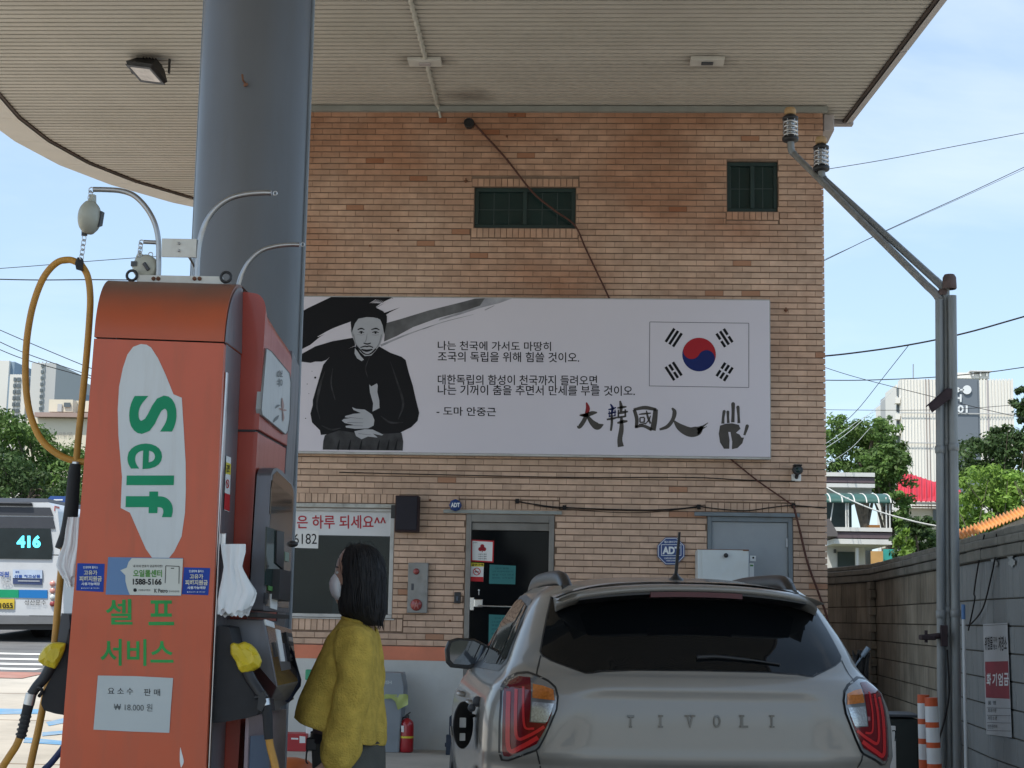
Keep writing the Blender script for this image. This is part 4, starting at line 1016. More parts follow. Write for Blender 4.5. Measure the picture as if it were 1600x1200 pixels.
b = MB(); PS.stroke(b, [(427, 660, .6), (432, 654, 4), (436, 649, .8)], 2); PS.stroke(b, [(430, 638, .6), (435, 634, 3), (438, 633, .8)], 2)
P2 = Print(lambda a, c__, l: PS.fn(441 - c__*1.0, 578 + a, l)); P2.text(b, '경유', 0, -1, 26, 8, 2, bold=.01)
b.build('sign_print', mat('faded_grey_print', (.2, .21, .21), .5, var=.05), sg)
# bezel: grey surround with bronze mirror fascia
S3 = PRO+.047
PB_ = [(423, 757), (424, 741), (427, 733), (433, 731), (441, 736), (457, 755), (460.5, 764), (461, 780), (452, 957), (411.5, 954)]
b = MB(); b.prism([S(x, y, S3) for x, y in PB_], (-.05, 0, 0)); bev(b.build('bezel', M_pgrey, pump), .006, 3)
b = MB(); b.prism([S(x, y, S3+.002) for x, y in [(426, 757), (427, 742), (433, 736), (455, 757), (458.5, 766), (459, 780), (451, 950), (415, 947)]], (-.0015, 0, 0)); fas = b.build('fascia', M_bronze, pump)
def onf(nm, pts, m, off, th_, par): b = MB(); b.prism([S(x, y, off) for x, y in pts], (-th_, 0, 0)); return b.build(nm, m, par)
onf('advert_window', [(424.5, 762), (426, 750), (456, 776), (455.5, 800), (423, 803)], mat('dark_bronze_glass', (.10, .08, .065), .06, .6, var=.1), S3+.005, .0025, fas)
onf('screen', [(417, 823), (442.5, 831), (442, 922), (415, 914)], M_glass, S3+.007, .0045, fas)
onf('screen_hood', [(433, 829), (444, 831), (443.5, 890), (432, 880)], M_black, S3+.012, .0045, fas)
onf('card_reader', [(438, 889), (455, 893), (453, 940), (436, 936)], M_black, S3+.032, .03, fas)
onf('label_strip', [(446, 862), (452, 864), (451.5, 878), (445.5, 876)], mat('green_grey_label', (.2, .26, .2), .5, var=0), S3+.006, .0035, fas)
onf('label_strip', [(424, 928), (434, 931), (433, 960-7), (423, 956-6)], M_paper, S3+.006, .0035, fas)
onf('label_strip', [(420, 915), (431, 918), (431, 925), (420, 922)], mat('green_print', ()), S3+.008, .0035, fas)
onf('key_slot', [(412.5+3, 926), (419, 927), (418, 944), (414, 943)], M_black, S3+.010, .007, fas)
b = MB(); q = S(456, 850, S3); b.ball((q.x, q.y, q.z), .02, 8, (1.2, 1, .62)); b.build('camera_dome', M_black, fas)
# black gap and the tilted keypad pod below
b = MB(); b.prism([S(402, 957, S3-.004), S(452, 961, S3-.004), S(452, 967, S3-.004), S(402, 964, S3-.004)], (-.045, 0, 0)); b.build('gap_strip', M_black, pump)
top = [S(411, 966, S3-.005), S(456, 984, S3-.005)]; 
T0, T1 = S(412, 968, S3), S(456, 983, S3); U0, U1 = S(432, 1074, S3+.055), S(466, 1066, S3+.055); D0, D1 = S(425, 1092, S3+.0), S(450, 1096, S3+.0)
bk = Vector((-.16, 0, 0))
b = MB(); b.add([T0, T1, U1, U0, D0, D1, T0+bk, T1+bk, D0+bk, D1+bk], [(0, 3, 2, 1), (3, 4, 5, 2), (0, 6, 8, 4, 3), (1, 2, 5, 9, 7), (0, 1, 7, 6), (4, 8, 9, 5), (6, 7, 9, 8)]); pod = b.build('keypad_pod', M_pgrey, pump); bev(pod, .004)
nn = (U0-T0).cross(T1-T0).normalized(); nn = nn if nn.x > 0 else -nn
def onp(u, v, h=.003): return T0.lerp(T1, u).lerp(U0.lerp(U1, u), v) + nn*h
def podbox(nm, u0, u1, v0, v1, h, m, par=pod):
    b = MB(); b.add([onp(u0, v0, h), onp(u1, v0, h), onp(u1, v1, h), onp(u0, v1, h)] + [onp(u0, v0, 0), onp(u1, v0, 0), onp(u1, v1, 0), onp(u0, v1, 0)], [(3, 2, 1, 0), (0, 1, 5, 4), (1, 2, 6, 5), (2, 3, 7, 6), (3, 0, 4, 7)]); return b.build(nm, m, par)
podbox('pod_fascia', .04, .96, .02, .98, .002, M_bronze); podbox('card_slot', .62, .86, .12, .62, .012, M_black); podbox('instruction_strip', .34, .5, .1, .62, .004, M_paper); podbox('instruction_strip', .0, .3, .0, .09, .005, M_paper)
podbox('receipt_slot', .14, .22, .33, .55, .006, M_black); podbox('key_row', .66, .82, .2, .28, .0145, M_chrome); podbox('key_row', .66, .82, .36, .44, .0145, M_chrome); podbox('key_row', .66, .82, .5, .56, .0145, M_chrome)
b = MB(); b.prism([S(452, 1005, S3+.03), S(459, 1020, S3+.055), S(471, 1062, S3+.06), S(470, 1072, S3+.06), S(452, 1098, S3+.01), S(446, 1096, S3)], (-.05, .09, 0)); bev(b.build('pod_cover', mat('navy_black_plastic', (.02, .026, .05), .5, var=.1), pump), .006)
b = MB(); b.prism([S(390, 975, PRO), S(412, 970, PRO), S(440, 1092, PRO), S(410, 1110, PRO)], (.046, 0, 0)); bev(b.build('pod_side', M_pgrey, pump), .004)
b = MB(); b.prism([S(384, 1120, PRO), S(443, 1108, PRO), S(436, 1330, PRO), S(372, 1420, PRO)], (.012, 0, 0)); bev(b.build('lower_door', mat('scuffed_lilac_metal', (.30, .24, .27), .35, .4, var=.15, scale=4, dirt=.4, dscale=4), pump), .004)
onf('lower_notice', [(392, 1150), (422, 1148), (418, 1260), (388, 1270)], mat('blue_grey_notice', (.13, .17, .24), .4, var=.1), PRO+.0155, .0025, pump)

# stickers on the tower's side wall
PT_ = Print(lambda px, py, l: S(px, py, .0015+.001*l))
def flat(nm, pr, pts, l, m, parent=None, label=None, cat=None, group=None):
    b = MB(); pr.poly(b, pts, l); return tag(b.build(nm, m, parent), label, cat, group)
M_ysk = mat('yellow_print', ())
s = flat('warning_sticker', PT_, [(353.5, 712), (361, 715), (358.5, 800), (350, 797)], 1, M_paper, None, 'narrow yellow, white and red warning sticker down the grey side of the dispenser', 'sticker')
flat('sticker_band', PT_, [(353.5, 722), (361, 725), (360.3, 742), (352.7, 740)], 2, M_ysk, s); flat('sticker_band', PT_, [(351.3, 770), (359.5, 773), (358.7, 799), (350.2, 796)], 2, M_pred, s)
b = MB(); PT_.text(b, '금연', 354, 726, 359, 738, 3, bold=.03); b.build('sticker_lettering', M_ink, s)
b = MB()
for i in range(16):
    a, a2 = 2*math.pi*i/16, 2*math.pi*(i+1)/16; PT_.poly(b, [(355.8+2.6*math.cos(a), 756+7*math.sin(a)), (355.8+2.6*math.cos(a2), 756+7*math.sin(a2)), (355.8+1.9*math.cos(a2), 756+5.2*math.sin(a2)), (355.8+1.9*math.cos(a), 756+5.2*math.sin(a))], 3)
PT_.stroke(b, [(354, 751, 1), (357.6, 761, 1)], 3); b.build('no_smoking_sign', M_pred, s)

# print on the near panel
PP = Print(lambda px, py, l: at_y(px, py, Y0-.0012*l))
b = MB(); PP.poly(b, [(220, 537.5), (208, 542), (199, 554), (192, 575), (186, 604), (184, 640), (185, 680), (188, 715), (190.6, 745), (188.6, 793.7), (203, 801), (214.7, 828), (228, 858), (238, 872), (264, 872), (272, 862), (283.7, 838), (289, 801), (290.3, 765), (290, 723), (287, 670), (284, 621.5), (271, 616), (259, 586), (247, 560), (236, 543), (229, 538.5)], 1)
b.build('self_emblem', mat('dusty_white_vinyl', (.62, .65, .66), .4, var=.04, scale=3, dirt=.25, dcol=(.42, .40, .36), dscale=5, streak=True), pump)
M_sg = mat('green_vinyl', (.015, .27, .13), .45, var=.08, scale=6)
b = MB(); PR_ = Print(lambda a, c__, l: PP.fn(203-.04*a + (74-c__), 618 + a, l)); 
for ch, a0, a1, h0 in (('S', 0, 60, 0), ('e', 75, 115, 20), ('l', 125, 140, 0), ('f', 150, 190, 0)): PR_.text(b, ch, a0, h0 if ch != 'S' else 0, a1, 74, 2, bold=.03 if ch != 'e' else .012)
b; b.build('self_lettering', M_sg, pump)
M_sg2 = mat('worn_green_vinyl', (.04, .30, .08), .5, var=.15, scale=8)
b = MB(); PP.text(b, '셀', 165, 936, 207, 976, 1, bold=.016); b.build('service_lettering', M_sg2, pump); b = MB(); PP.text(b, '프', 232, 938, 272, 977, 1, bold=.016); b.build('service_lettering', M_sg2, pump); b = MB(); PP.text(b, '서비스', 157, 998, 271, 1040, 1, bold=.016, sk=1); b.build('service_lettering', M_sg2, pump)
b = MB(); PP.stroke(b, [(282, 1168, .5), (282.5, 1176, 3), (284, 1190, 6), (283, 1199, 1)], 1); b.build('paint_drip', M_paper, pump)
s = flat('price_sheet', PP, [(153, 1055.5), (211, 1056.5), (270.5, 1059.5), (267, 1105), (264.5, 1145), (205, 1143), (146, 1140), (149.5, 1098)], 2, mat('crumpled_paper', (.50, .54, .54), .55, var=.05, scale=4, bump=.5, bscale=7, dirt=.25, dcol=(.38, .38, .36), dscale=4), None, 'taped white sheet with a price in won low on the orange dispenser panel', 'paper sheet')
b = MB(); PP.text(b, '요 소 수', 168.5, 1074.5, 208, 1085, 3, sk=.5); PP.text(b, '판 매', 225, 1076, 250, 1087, 3, sk=.5); b.build('sheet_lettering', M_ink, s)
b = MB(); PP.text(b, '₩ 18.000 원', 178, 1098.5, 238, 1110, 3, sk=1.5); b.build('sheet_lettering', mat('faded_ink_grey', (.11, .12, .12), .6, var=0), s)
s = flat('call_centre_sticker', PP, [(169, 870.5), (286, 872), (283, 931), (165, 929)], 2, mat('pale_blue_sticker', (.14, .24, .42), .4, var=.03), None, 'wide white and blue call centre sticker with a telephone number on the dispenser', 'sticker')
flat('speech_balloon', PP, [(206, 872), (286, 873), (283, 930.5), (203, 929.5), (199, 920), (196, 908), (196, 899), (188, 891), (198, 887), (201, 878)], 3, mat('off_white_print', (.60, .61, .56), .45, var=0), s)
b = MB(); PP.text(b, '오일콜센터', 208, 890, 253, 901.5, 4, bold=.03, sk=.3); b.build('sticker_lettering', mat('green_print2', (.10, .27, .07), .5, var=0), s)
b = MB(); PP.text(b, '1588-5166', 207.5, 904, 252.5, 913.5, 4, bold=.03, sk=.3); b.build('sticker_lettering', M_ink, s); b = MB(); PP.text(b, '내 차의 연료가 궁금하다면?', 208, 882.5, 254, 886.5, 4, bold=.01); b.build('sticker_lettering', M_ink, s); b = MB(); PP.text(b, 'K Petro', 241, 920, 262, 926, 4, bold=.02); PP.text(b, '한국석유관리원', 264, 922.5, 280, 925.5, 4); b.build('sticker_lettering', M_ink, s); b = MB(); PP.text(b, '산업통상자원부', 216, 920.5, 235, 923.5, 4)
PP.disc(b, 211, 922, 2.8, 4, 12)
b.build('sticker_lettering', M_ink, s); b = MB()
for q4 in ([(259, 884, 1), (280, 885, 1)], [(259, 884, 1), (258, 911, 1)], [(280, 885, 1), (279.5, 912, 1)], [(267, 888, 1.2), (272, 888, 1.2)]): PP.stroke(b, q4, 4)
b.build('phone_outline', M_ink, s)
M_bsk = mat('blue_sticker', (.02, .06, .33), .4, var=.15, scale=9)
for pts, dx, dy, lb in (([(121, 880), (163.5, 881), (161.5, 925), (119, 922.5)], 0, 0, 'blue square sticker at the left end of the sticker row on the dispenser'), ([(287.5, 886.5), (328.5, 887.5), (325.5, 930), (284, 928.5)], 165.5, 6, 'blue square sticker at the right end of the sticker row on the dispenser')):
    s = flat('support_sticker', PP, pts, 1 if dx else 1, M_bsk, None, lb, 'sticker', 'blue support stickers on the dispenser')
    b = MB()
    for s_, x0, y0, x1, y1, bd in (('민생회복 플러스', 130, 884.5, 153, 888.5, .02), ('사용가능매장', 127, 910, 156, 914.5, .03), ('● 행정안전부  ● 지역상품권', 127, 918, 155, 920, 0)): b = MB(); PP.text(b, s_, x0+dx, y0+dy, x1+dx, y1+dy, 3, bold=bd); b.build('sticker_lettering', M_wp, s)
    b = MB()
    for s_, x0, y0, x1, y1, bd in (('고유가', 131, 891, 152, 898.5, .03), ('피해지원금', 124, 900, 159, 908.5, .03)): PP.text(b, s_, x0+dx, y0+dy, x1+dx, y1+dy, 3, bold=bd)
    b.build('sticker_lettering', mat('cream_print', (.62, .60, .48), .5, var=0), s)

# nozzle holsters
b = MB(); b.prism([Yp(x, y, .05) for x, y in [(337, 981), (342, 977), (358, 980), (363, 1003), (374, 1035), (391, 1072), (403, 1088), (407, 1106), (402, 1116), (386, 1122), (352, 1128), (329, 1130), (331, 1060)]], (0, .15, 0)); bev(b.build('nozzle_holster', M_rubber, pump), .008, 3)
b = MB(); b.prism([Yp(x, y, .02) for x, y in [(404, 1084), (412, 1080), (416, 1096), (409, 1112), (402, 1108)]], (0, .03, 0)); b.tube([Yp(398, 1090, .03), Yp(409, 1088, .03)], .006); b.build('trigger_guard', M_black, pump)
b = MB(); b.prism([Yp(x, y, .05) for x, y in [(108, 980), (104, 1000), (94, 1030), (78, 1062), (67, 1082), (64, 1100), (69, 1110), (86, 1115), (110, 1119), (112, 1050)]], (0, .15, 0)); bev(b.build('nozzle_holster', M_rubber, pump), .008, 3)
b = MB(); b.prism([Yp(x, y, .06) for x, y in [(96, 958), (108, 960), (112, 1040), (88, 1040), (90, 1000)]], (0, .12, 0)); bev(b.build('side_cover', M_dkgrey, pump), .005)
def crumple(pts, Yd, th_, seed, nm='nozzle_cover', m=M_yel):
    rnd = random.Random(seed); cx, cy = sum(p[0] for p in pts)/len(pts), sum(p[1] for p in pts)/len(pts); rings = []
    for (k_, dy) in ((.55, 0), (.93, .010), (1.0, th_*.35), (.97, th_*.7), (.8, th_)):
        rings.append([Yp(cx+(x-cx)*k_+rnd.uniform(-.9, .9), cy+(y-cy)*k_+rnd.uniform(-.9, .9), Yd+dy+rnd.uniform(-.004, .004)) for x, y in pts])
    b = MB(); b.loft(rings, True, False); return bev(b.build(nm, m, pump), .003)
crumple([(359, 1008), (364, 1003), (372, 1006), (382, 1003), (392, 1007), (400, 1014), (406, 1024), (409.5, 1034), (406, 1043), (397, 1047), (388, 1051), (378, 1052), (372, 1046), (368, 1034), (361, 1022)], .02, .07, 1)
crumple([(76, 1006), (82, 1003), (92, 1004), (104, 1004.5), (102, 1014), (97, 1026), (91, 1038), (86, 1046), (76, 1043), (66, 1040), (60, 1033), (62, 1024), (68, 1014)], .02, .07, 2)
def tubep(pts, r, nm, m, n=6, sides=12, par=pump):
    b = MB(); P_ = bez([Yp(*q) for q in pts], n); b.tube(P_, r if not isinstance(r, tuple) else [r[0]+(r[1]-r[0])*i/(len(P_)-1) for i in range(len(P_))], sides); return b.build(nm, m, par)
tubep([(383, 1044, .05), (392, 1062, .05), (404, 1080, .045), (413, 1093, .04)], (.019, .016), 'nozzle_handle', M_black)
tubep([(413, 1092, .04), (415, 1103, .04)], .0175, 'swivel', M_chrome, 2)
nz_ = tubep([(415, 1102, .04), (418, 1120, .04), (419, 1140, .04), (420, 1155, .04)], (.0175, .0145), 'hose_grip', M_rubber)
tubep([(420, 1152, .04), (423, 1170, .04), (430, 1198, .03), (441, 1260, 0), (450, 1360, -.05), (430, 1440, -.02), (380, 1470, .02), (330, 1430, .1)], .0125, 'hose', M_hose)
tubep([(80, 1040, .05), (70, 1058, .05), (58, 1072, .045), (49, 1085, .04)], (.019, .0165), 'nozzle_handle', M_black)
tubep([(49, 1084, .04), (45, 1101, .04)], .018, 'swivel', M_chrome, 2)
tubep([(45, 1100, .04), (41, 1116, .04), (37, 1135, .04), (32, 1153, .04)], (.0175, .0145), 'hose_grip', M_rubber)
b = MB()
for i in range(5):
    t_ = .25+i*.14; A_, C_ = Yp(45, 1100, .04), Yp(32, 1153, .04); c = A_.lerp(C_, t_+.1); d_ = (C_-A_).normalized()*.003; b.tube([c-d_, c+d_], .0185, 12)
b.build('grip_rib', M_black, pump)
tubep([(32, 1150, .04), (25, 1166, .04), (12, 1186, .04), (2, 1204, .04), (-14, 1250, .02), (-20, 1320, 0), (10, 1420, 0), (60, 1450, .05), (110, 1400, .1)], .0125, 'hose', M_hose)
tubep([(56, 1078, .04), (61, 1074, .03), (66, 1080, .04), (61, 1088, .05)], .006, 'trigger_guard', M_black, 3)
# hose strand from the overhead balancer down to the ground, with the loop
HY = .34
tubep([(125, 412, HY), (108, 406, HY), (88, 411, HY), (68, 434, HY), (53, 472, HY), (44, 515, HY), (40, 560, HY), (41, 610, HY), (48, 650, HY), (64, 686, HY), (88, 708, HY), (112, 719, HY), (136, 722, HY), (160, 720, HY)], .0122, 'hose', M_hose, 8)
tubep([(126, 412, HY), (137, 432, HY), (141, 465, HY), (139, 510, HY), (134, 570, HY), (128, 630, HY), (122, 690, HY), (118, 738, HY)], .0122, 'hose', M_hose, 8)
tubep([(118, 725, .33), (116, 742, .33), (112, 790, .32), (107, 830, .31), (99, 858, .3)], (.019, .030), 'hose_sleeve', M_rubber)
tubep([(119, 722, .33), (118, 736, .33)], .014, 'swivel', M_chrome, 2)
tubep([(102, 845, .3), (97, 880, .29), (91, 940, .27), (86, 1000, .25), (80, 1045, .24), (70, 1090, .22), (60, 1140, .2), (50, 1185, .18), (42, 1230, .16), (38, 1330, .1), (60, 1420, .1)], .0125, 'hose', M_hose, 8)
tubep([(110, 1150, .2), (96, 1172, .2), (80, 1192, .2), (60, 1216, .2), (30, 1290, .2)], .011, 'hose', mat('navy_hose', (.02, .035, .12), .5, var=.1))
# overhead frame
AY = .32
M_pipe = mat('steel_pipe', (.42, .42, .42), .3, .9, var=.1, scale=14, dirt=.4, dcol=(.2, .16, .13), dscale=14)
arm = tubep([(247.5, 434, AY), (248, 400, AY), (247, 372, AY), (241, 347, AY), (228, 324, AY), (210, 306, AY), (190, 298.5, AY), (168, 296.5, AY), (146, 296, AY)], .0098, 'overhead_arm', M_pipe, 8)
tubep([(307.5, 434, AY), (309, 400, AY), (313, 372, AY), (322, 347, AY), (338, 325, AY), (360, 310, AY), (385, 303.5, AY), (408, 301.5, AY), (424, 301.5, AY)], .0098, 'overhead_arm', M_pipe, 8)
tubep([(372, 446, AY+.25), (378, 428, AY+.25), (390, 408, AY+.25), (408, 392, AY+.25), (430, 385, AY+.25), (452, 382.5, AY+.25), (468, 382.5, AY+.25)], .0085, 'overhead_arm', M_pipe, 8)
tubep([(225, 378, AY), (236, 378.5, AY), (247, 379, AY)], .0075, 'short_arm', M_pipe, 3)
tubep([(305, 433, AY+.1), (303, 415, AY+.1), (296, 402, AY+.05)], .005, 'brace', M_pipe, 4)
def plate(pts, Yd, th_, nm, m): b = MB(); b.prism([Yp(x, y, Yd) for x, y in pts], (0, th_, 0)); return bev(b.build(nm, m, pump), .002)
M_pl = mat('white_steel_plate', (.62, .61, .56), .45, .2, var=.05, dirt=.35, dcol=(.35, .25, .16), dscale=9)
pl1 = plate([(253, 372.5), (307, 373.5), (306, 402), (252, 401)], AY-.014, .008, 'cross_plate', M_pl)
pl2 = plate([(214, 429.5), (347, 432), (347, 443.5), (214, 441.5)], AY-.016, .02, 'base_plate', M_pl)
for (x, y) in ((280, 380.5), (280, 392)):
    q = Yp(x, y, AY-.015); b = MB(); b.lathe([(.005, .002), (.005, -.004), (.0003, -.006)], q, 'Y', 8); b.build('bolt', M_chrome, pl1)
for x in (240, 247.5, 304, 312):
    q = Yp(x, 435.5, AY-.017); b = MB(); b.lathe([(.0075, .002), (.0075, -.004), (.0003, -.006)], q, 'Y', 8); b.build('rusty_bolt', M_rust, pl2)
def torus(c, R0, r0, ax='Y', n=20, k=8, el=1.0):
    b = MB(); vs = []
    for i in range(n):
        a = 2*math.pi*i/n
        for j in range(k):
            t_ = 2*math.pi*j/k; rr = R0 + r0*math.cos(t_); h = r0*math.sin(t_)
            vs.append(Vector(c) + {'Y': Vector((rr*math.cos(a), h, rr*math.sin(a)*el)), 'X': Vector((h, rr*math.cos(a), rr*math.sin(a)*el)), 'D': Vector(((rr*math.cos(a)+h)*.7, (rr*math.cos(a)-h)*.7, rr*math.sin(a)*el))}[ax])
    b.add(vs, [(i*k+j, i*k+(j+1) % k, ((i+1) % n)*k+(j+1) % k, ((i+1) % n)*k+j) for i in range(n) for j in range(k)], True); return b
for (x, y, d) in ((206, 430.5, AY-.02), (353, 433, AY-.02)): torus(Yp(x, y, d), .018, .0052).build('lifting_eye', M_black, pump)
for (x, y, r, d) in ((143, 297, .010, AY), (430, 302, .007, AY), (473, 382, .007, AY+.25), (221, 378.5, .008, AY)): torus(Yp(x, y, d), r, .002).build('end_ring', M_chrome, arm)
M_bal = mat('cream_cast_housing', (.44, .44, .37), .42, .1, var=.06, dirt=.35, dcol=(.2, .18, .15), dscale=18)
def chain(p_, q_, n, r=.0075, par=arm):
    for i in range(n): torus(p_.lerp(q_, (i+.5)/n), r, .0018, 'Y' if i % 2 else 'D', 12, 6, 1.5).build('chain_link', M_chrome, par)
chain(Yp(142, 300, AY), Yp(140, 312, AY), 2)
b = MB(); q = Yp(140, 340, AY); mt = Matrix.Translation(q) @ Matrix.Rotation(R(6), 4, 'Y') @ Matrix.Rotation(R(80), 4, 'Z')
rg = []
for (yy, r) in ((-.032, .012), (-.030, .030), (-.020, .050), (-.008, .060), (.008, .060), (.020, .050), (.030, .030), (.032, .012)): rg.append([mt @ Vector((r*math.cos(2*math.pi*j/24), yy, r*math.sin(2*math.pi*j/24)*1.02)) for j in range(24)])
b.loft(rg); b.prism([mt @ Vector(v) for v in ((-.02, -.008, .05), (.02, -.008, .05), (.007, -.008, .085), (-.007, -.008, .085))], mt.to_3x3() @ Vector((0, .016, 0))); ba = b.build('hose_balancer', M_bal, pump)
b = MB(); b.prism([mt @ Vector(v) for v in ((.012, -.037, -.03), (.034, -.037, -.02), (.034, -.037, .03), (.012, -.037, .03))], mt.to_3x3() @ Vector((0, .012, 0))); b.build('rating_plate', M_dkgrey, ba)
b = MB(); q = Yp(132, 363, AY); b.tube([q+Vector((0, 0, .012)), q+Vector((0, 0, -.012))], .0105, 10); b.build('cable_stop', M_black, ba)
chain(Yp(132, 368, AY), Yp(127, 405, AY), 5)
b = MB(); b.loft([[Yp(x, y, d) for x, y, d in r_] for r_ in ([(121, 402, .32), (127, 402, .32), (127, 402, .345), (121, 402, .345)], [(117, 411, .315), (131, 407, .315), (131, 407, .36), (117, 411, .36)], [(119, 421, .315), (129, 424, .315), (129, 424, .36), (119, 421, .36)])], True, False); bev(b.build('hose_clamp', M_rubber, pump), .004)
chain(Yp(220, 381, AY), Yp(218, 400, AY), 3)
b = MB(); q = Yp(229, 419, AY+.03); rg = []
for (yy, r) in ((-.03, .01), (-.03, .036), (-.02, .046), (.02, .046), (.03, .036)): rg.append([q + Vector((r*math.cos(2*math.pi*j/24), yy, r*math.sin(2*math.pi*j/24))) for j in range(24)])
b.loft(rg); b.prism([q+Vector(v) for v in ((-.05, -.012, .0), (-.02, -.012, -.02), (.0, -.012, .04), (-.03, -.012, .06))], (0, .024, 0)); ba2 = b.build('hose_balancer', M_bal, pump)
b = MB(); b.tube([q+Vector((.0, -.036, .01)), q+Vector((.018, -.037, -.014))], .007, 8); b.build('crank', M_dkgrey, ba2); b = MB(); b.prism([q+Vector(v) for v in ((-.048, -.034, .0), (-.028, -.034, .0), (-.028, -.034, .018), (-.048, -.034, .018))], (0, .01, 0)); b.build('rating_plate', M_dkgrey, ba2)
torus(q+Vector((.012, 0, .05)), .008, .0018).build('eye', M_chrome, ba2)

# bundles of thin white plastic gloves
def gloves(name, outline, Yd, label, seed):
    rnd = random.Random(seed); b = MB(); ys = [o_[0] for o_ in outline]
    for s_ in range(15):
        g = []; f0 = rnd.uniform(0, 6); am = rnd.uniform(.4, 1.3); sh = rnd.uniform(-1, 1); cutk = rnd.uniform(.86, 1.04)
        nrow, ncol = 16, 13
        for i in range(nrow):
            t_ = i/(nrow-1); py = ys[0] + (ys[-1]-ys[0])*t_*cutk
            for a, c__ in zip(outline, outline[1:]):
                if a[0] <= min(py, ys[-1]-.01) <= c__[0]:
                    k_ = (min(py, ys[-1]-.01)-a[0])/(c__[0]-a[0]); xl_ = a[1]+(c__[1]-a[1])*k_; xr_ = a[2]+(c__[2]-a[2])*k_
            w = xr_-xl_; row = []
            x0_ = xl_+w*.22*max(0, sh)*t_; x1_ = xr_-w*.22*max(0, -sh)*t_
            for j in range(ncol):
                u = j/(ncol-1); px = x0_+(x1_-x0_)*u
                edge = (2.6*math.sin(u*23+f0)+2.2*math.sin(u*9+f0*2)) if i == nrow-1 else 0
                dep = .004*s_-.03 + .009*am*math.sin(u*9+f0+t_*3)*t_ + .004*math.sin(u*17+f0*3)
                row.append(Yp(px+1.2*math.sin(t_*7+f0+u*3)*t_, py+edge*t_, Yd+dep))
            g.append(row)
        b.grid(g, True)
    return tag(b.build(name, M_glove), label, 'gloves', 'bundles of white plastic gloves')
gloves('plastic_gloves', [(850, 345, 384), (862, 346, 384), (886, 350, 378), (905, 347, 388), (925, 342, 401), (940, 339, 397), (958, 341, 388)], .06, 'bundle of thin white plastic gloves on the right side of the dispenser', 3)
gloves('plastic_gloves', [(808, 106, 128), (825, 103, 128), (850, 100, 128), (868, 92, 126), (885, 88, 124), (900, 96, 122), (913, 104, 120)], .08, 'bundle of thin white plastic gloves on the left side of the dispenser', 4)
q = S(349, 845, .01); b = MB(); b.box((q.x-.012, q.y-.02, q.z-.02), (q.x+.012, q.y+.02, q.z+.025), .003); b.build('glove_clip', M_chrome, pump)

# raised island the dispenser stands on
isl = MB(); ip = []
for i in range(13): a = math.pi + math.pi*i/12; ip.append((-1.52+.40*math.cos(a), 4.75+.42*math.sin(a)))
ip += [(-1.12, 9.4), (-1.92, 9.4)]
isl.prism([(x, y, .0) for x, y in ip], (0, 0, .15)); o = bev(isl.build('pump_island', M_conc), .02, 3); tag(o, 'raised concrete island under the dispenser and the round column', 'island')
# ================================================================ the grey SUV
HD = R(7.5)
CARM = Matrix.Translation((0.480, 6.73, 0)) @ Matrix.Rotation(HD, 4, 'Z')
CARI = CARM.inverted()
car = thing('parked_car', (0.480, 6.73, 0), 'beige-grey compact SUV seen from behind with its fuel flap open', 'car'); car.rotation_euler = (0, 0, HD)
def tab(t, x):
    if x <= t[0][0]: return t[0][1]
    for a, b in zip(t, t[1:]):
        if x <= b[0]:
            k_ = (x-a[0])/(b[0]-a[0]); k_ = k_*k_*(3-2*k_)*.35 + k_*.65; return a[1] + (b[1]-a[1])*k_
    return t[-1][1]
WT = [(.2, .80), (.35, .87), (.6, .893), (.8, .903), (.95, .900), (1.03, .888), (1.10, .862), (1.16, .805), (1.22, .775), (1.35, .725), (1.45, .675), (1.51, .635), (1.545, .59)]
RT = [(.2, .08), (.3, .0), (.45, -.03), (.60, -.035), (.64, .0), (.66, .05), (.79, .085), (.81, .060), (.83, .045), (1.0, .052), (1.10, .066), (1.15, .090), (1.185, .150), (1.23, .180), (1.50, .405), (1.545, .45)]
FT = [(.2, 4.08), (.45, 4.2), (.7, 4.19), (.85, 4.12), (.95, 3.9), (1.02, 3.45), (1.08, 3.22), (1.2, 3.0), (1.5, 2.42), (1.545, 2.3)]
NE, CC = 2.7, .42
def rear_v(u, z):
    w = tab(WT, z); k_ = min(abs(u)/w, .9995)
    v = tab(RT, z) + .030*k_*k_ + CC*(1-(1-k_**NE)**(1/NE))
    # pressed field of the tailgate, with soft edges
    zt_ = 1.125; half = .50 + (zt_-z)*.42
    e = min(1, max(0, (half-abs(u))/.07)) * min(1, max(0, (zt_-z)/.045)) * min(1, max(0, (z-.80)/.04))
    v += .018*e*e*(3-2*e)
    return v
def side_u(v, z):
    w = tab(WT, z); k_ = (v-tab(RT, z)-.03)/CC
    if k_ >= 1: u = w
    else: u = w*(1-(1-max(k_, 0))**NE)**(1/NE)
    f_ = tab(FT, z); q = (v-(f_-.7))/.7
    if q > 0: u *= (1-min(q, .999)**2.6)**(1/2.6)*.97+.03*0
    return u
def shell_ring(z):
    w = tab(WT, z); h = []
    for i in range(22): u = w*math.sin(math.pi/2*(i/22)*.90); h.append((u, rear_v(u, z)))
    v0 = h[-1][1]; f_ = tab(FT, z); vs_ = [v0+.02+(f_-v0-.021)*(i/40)**1.25 for i in range(41)]
    h += [(side_u(v, z), v) for v in vs_]
    return h + [(-u, v) for u, v in reversed(h[1:])]
zz_ = [.2, .25, .3, .36, .42, .5, .58, .60, .62, .64, .65, .66, .68, .72, .76, .785, .80, .815, .83, .85, .88, .92, .96, 1.0, 1.03, 1.06, 1.08, 1.10, 1.12, 1.135, 1.15, 1.165, 1.18, 1.195, 1.21, 1.23, 1.28, 1.34, 1.40, 1.45, 1.48, 1.51, 1.53, 1.545]
M_paint = mat('beige_grey_car_paint', (0.24, 0.224, 0.20), .38, .12, var=.02, scale=3, coat=.7)
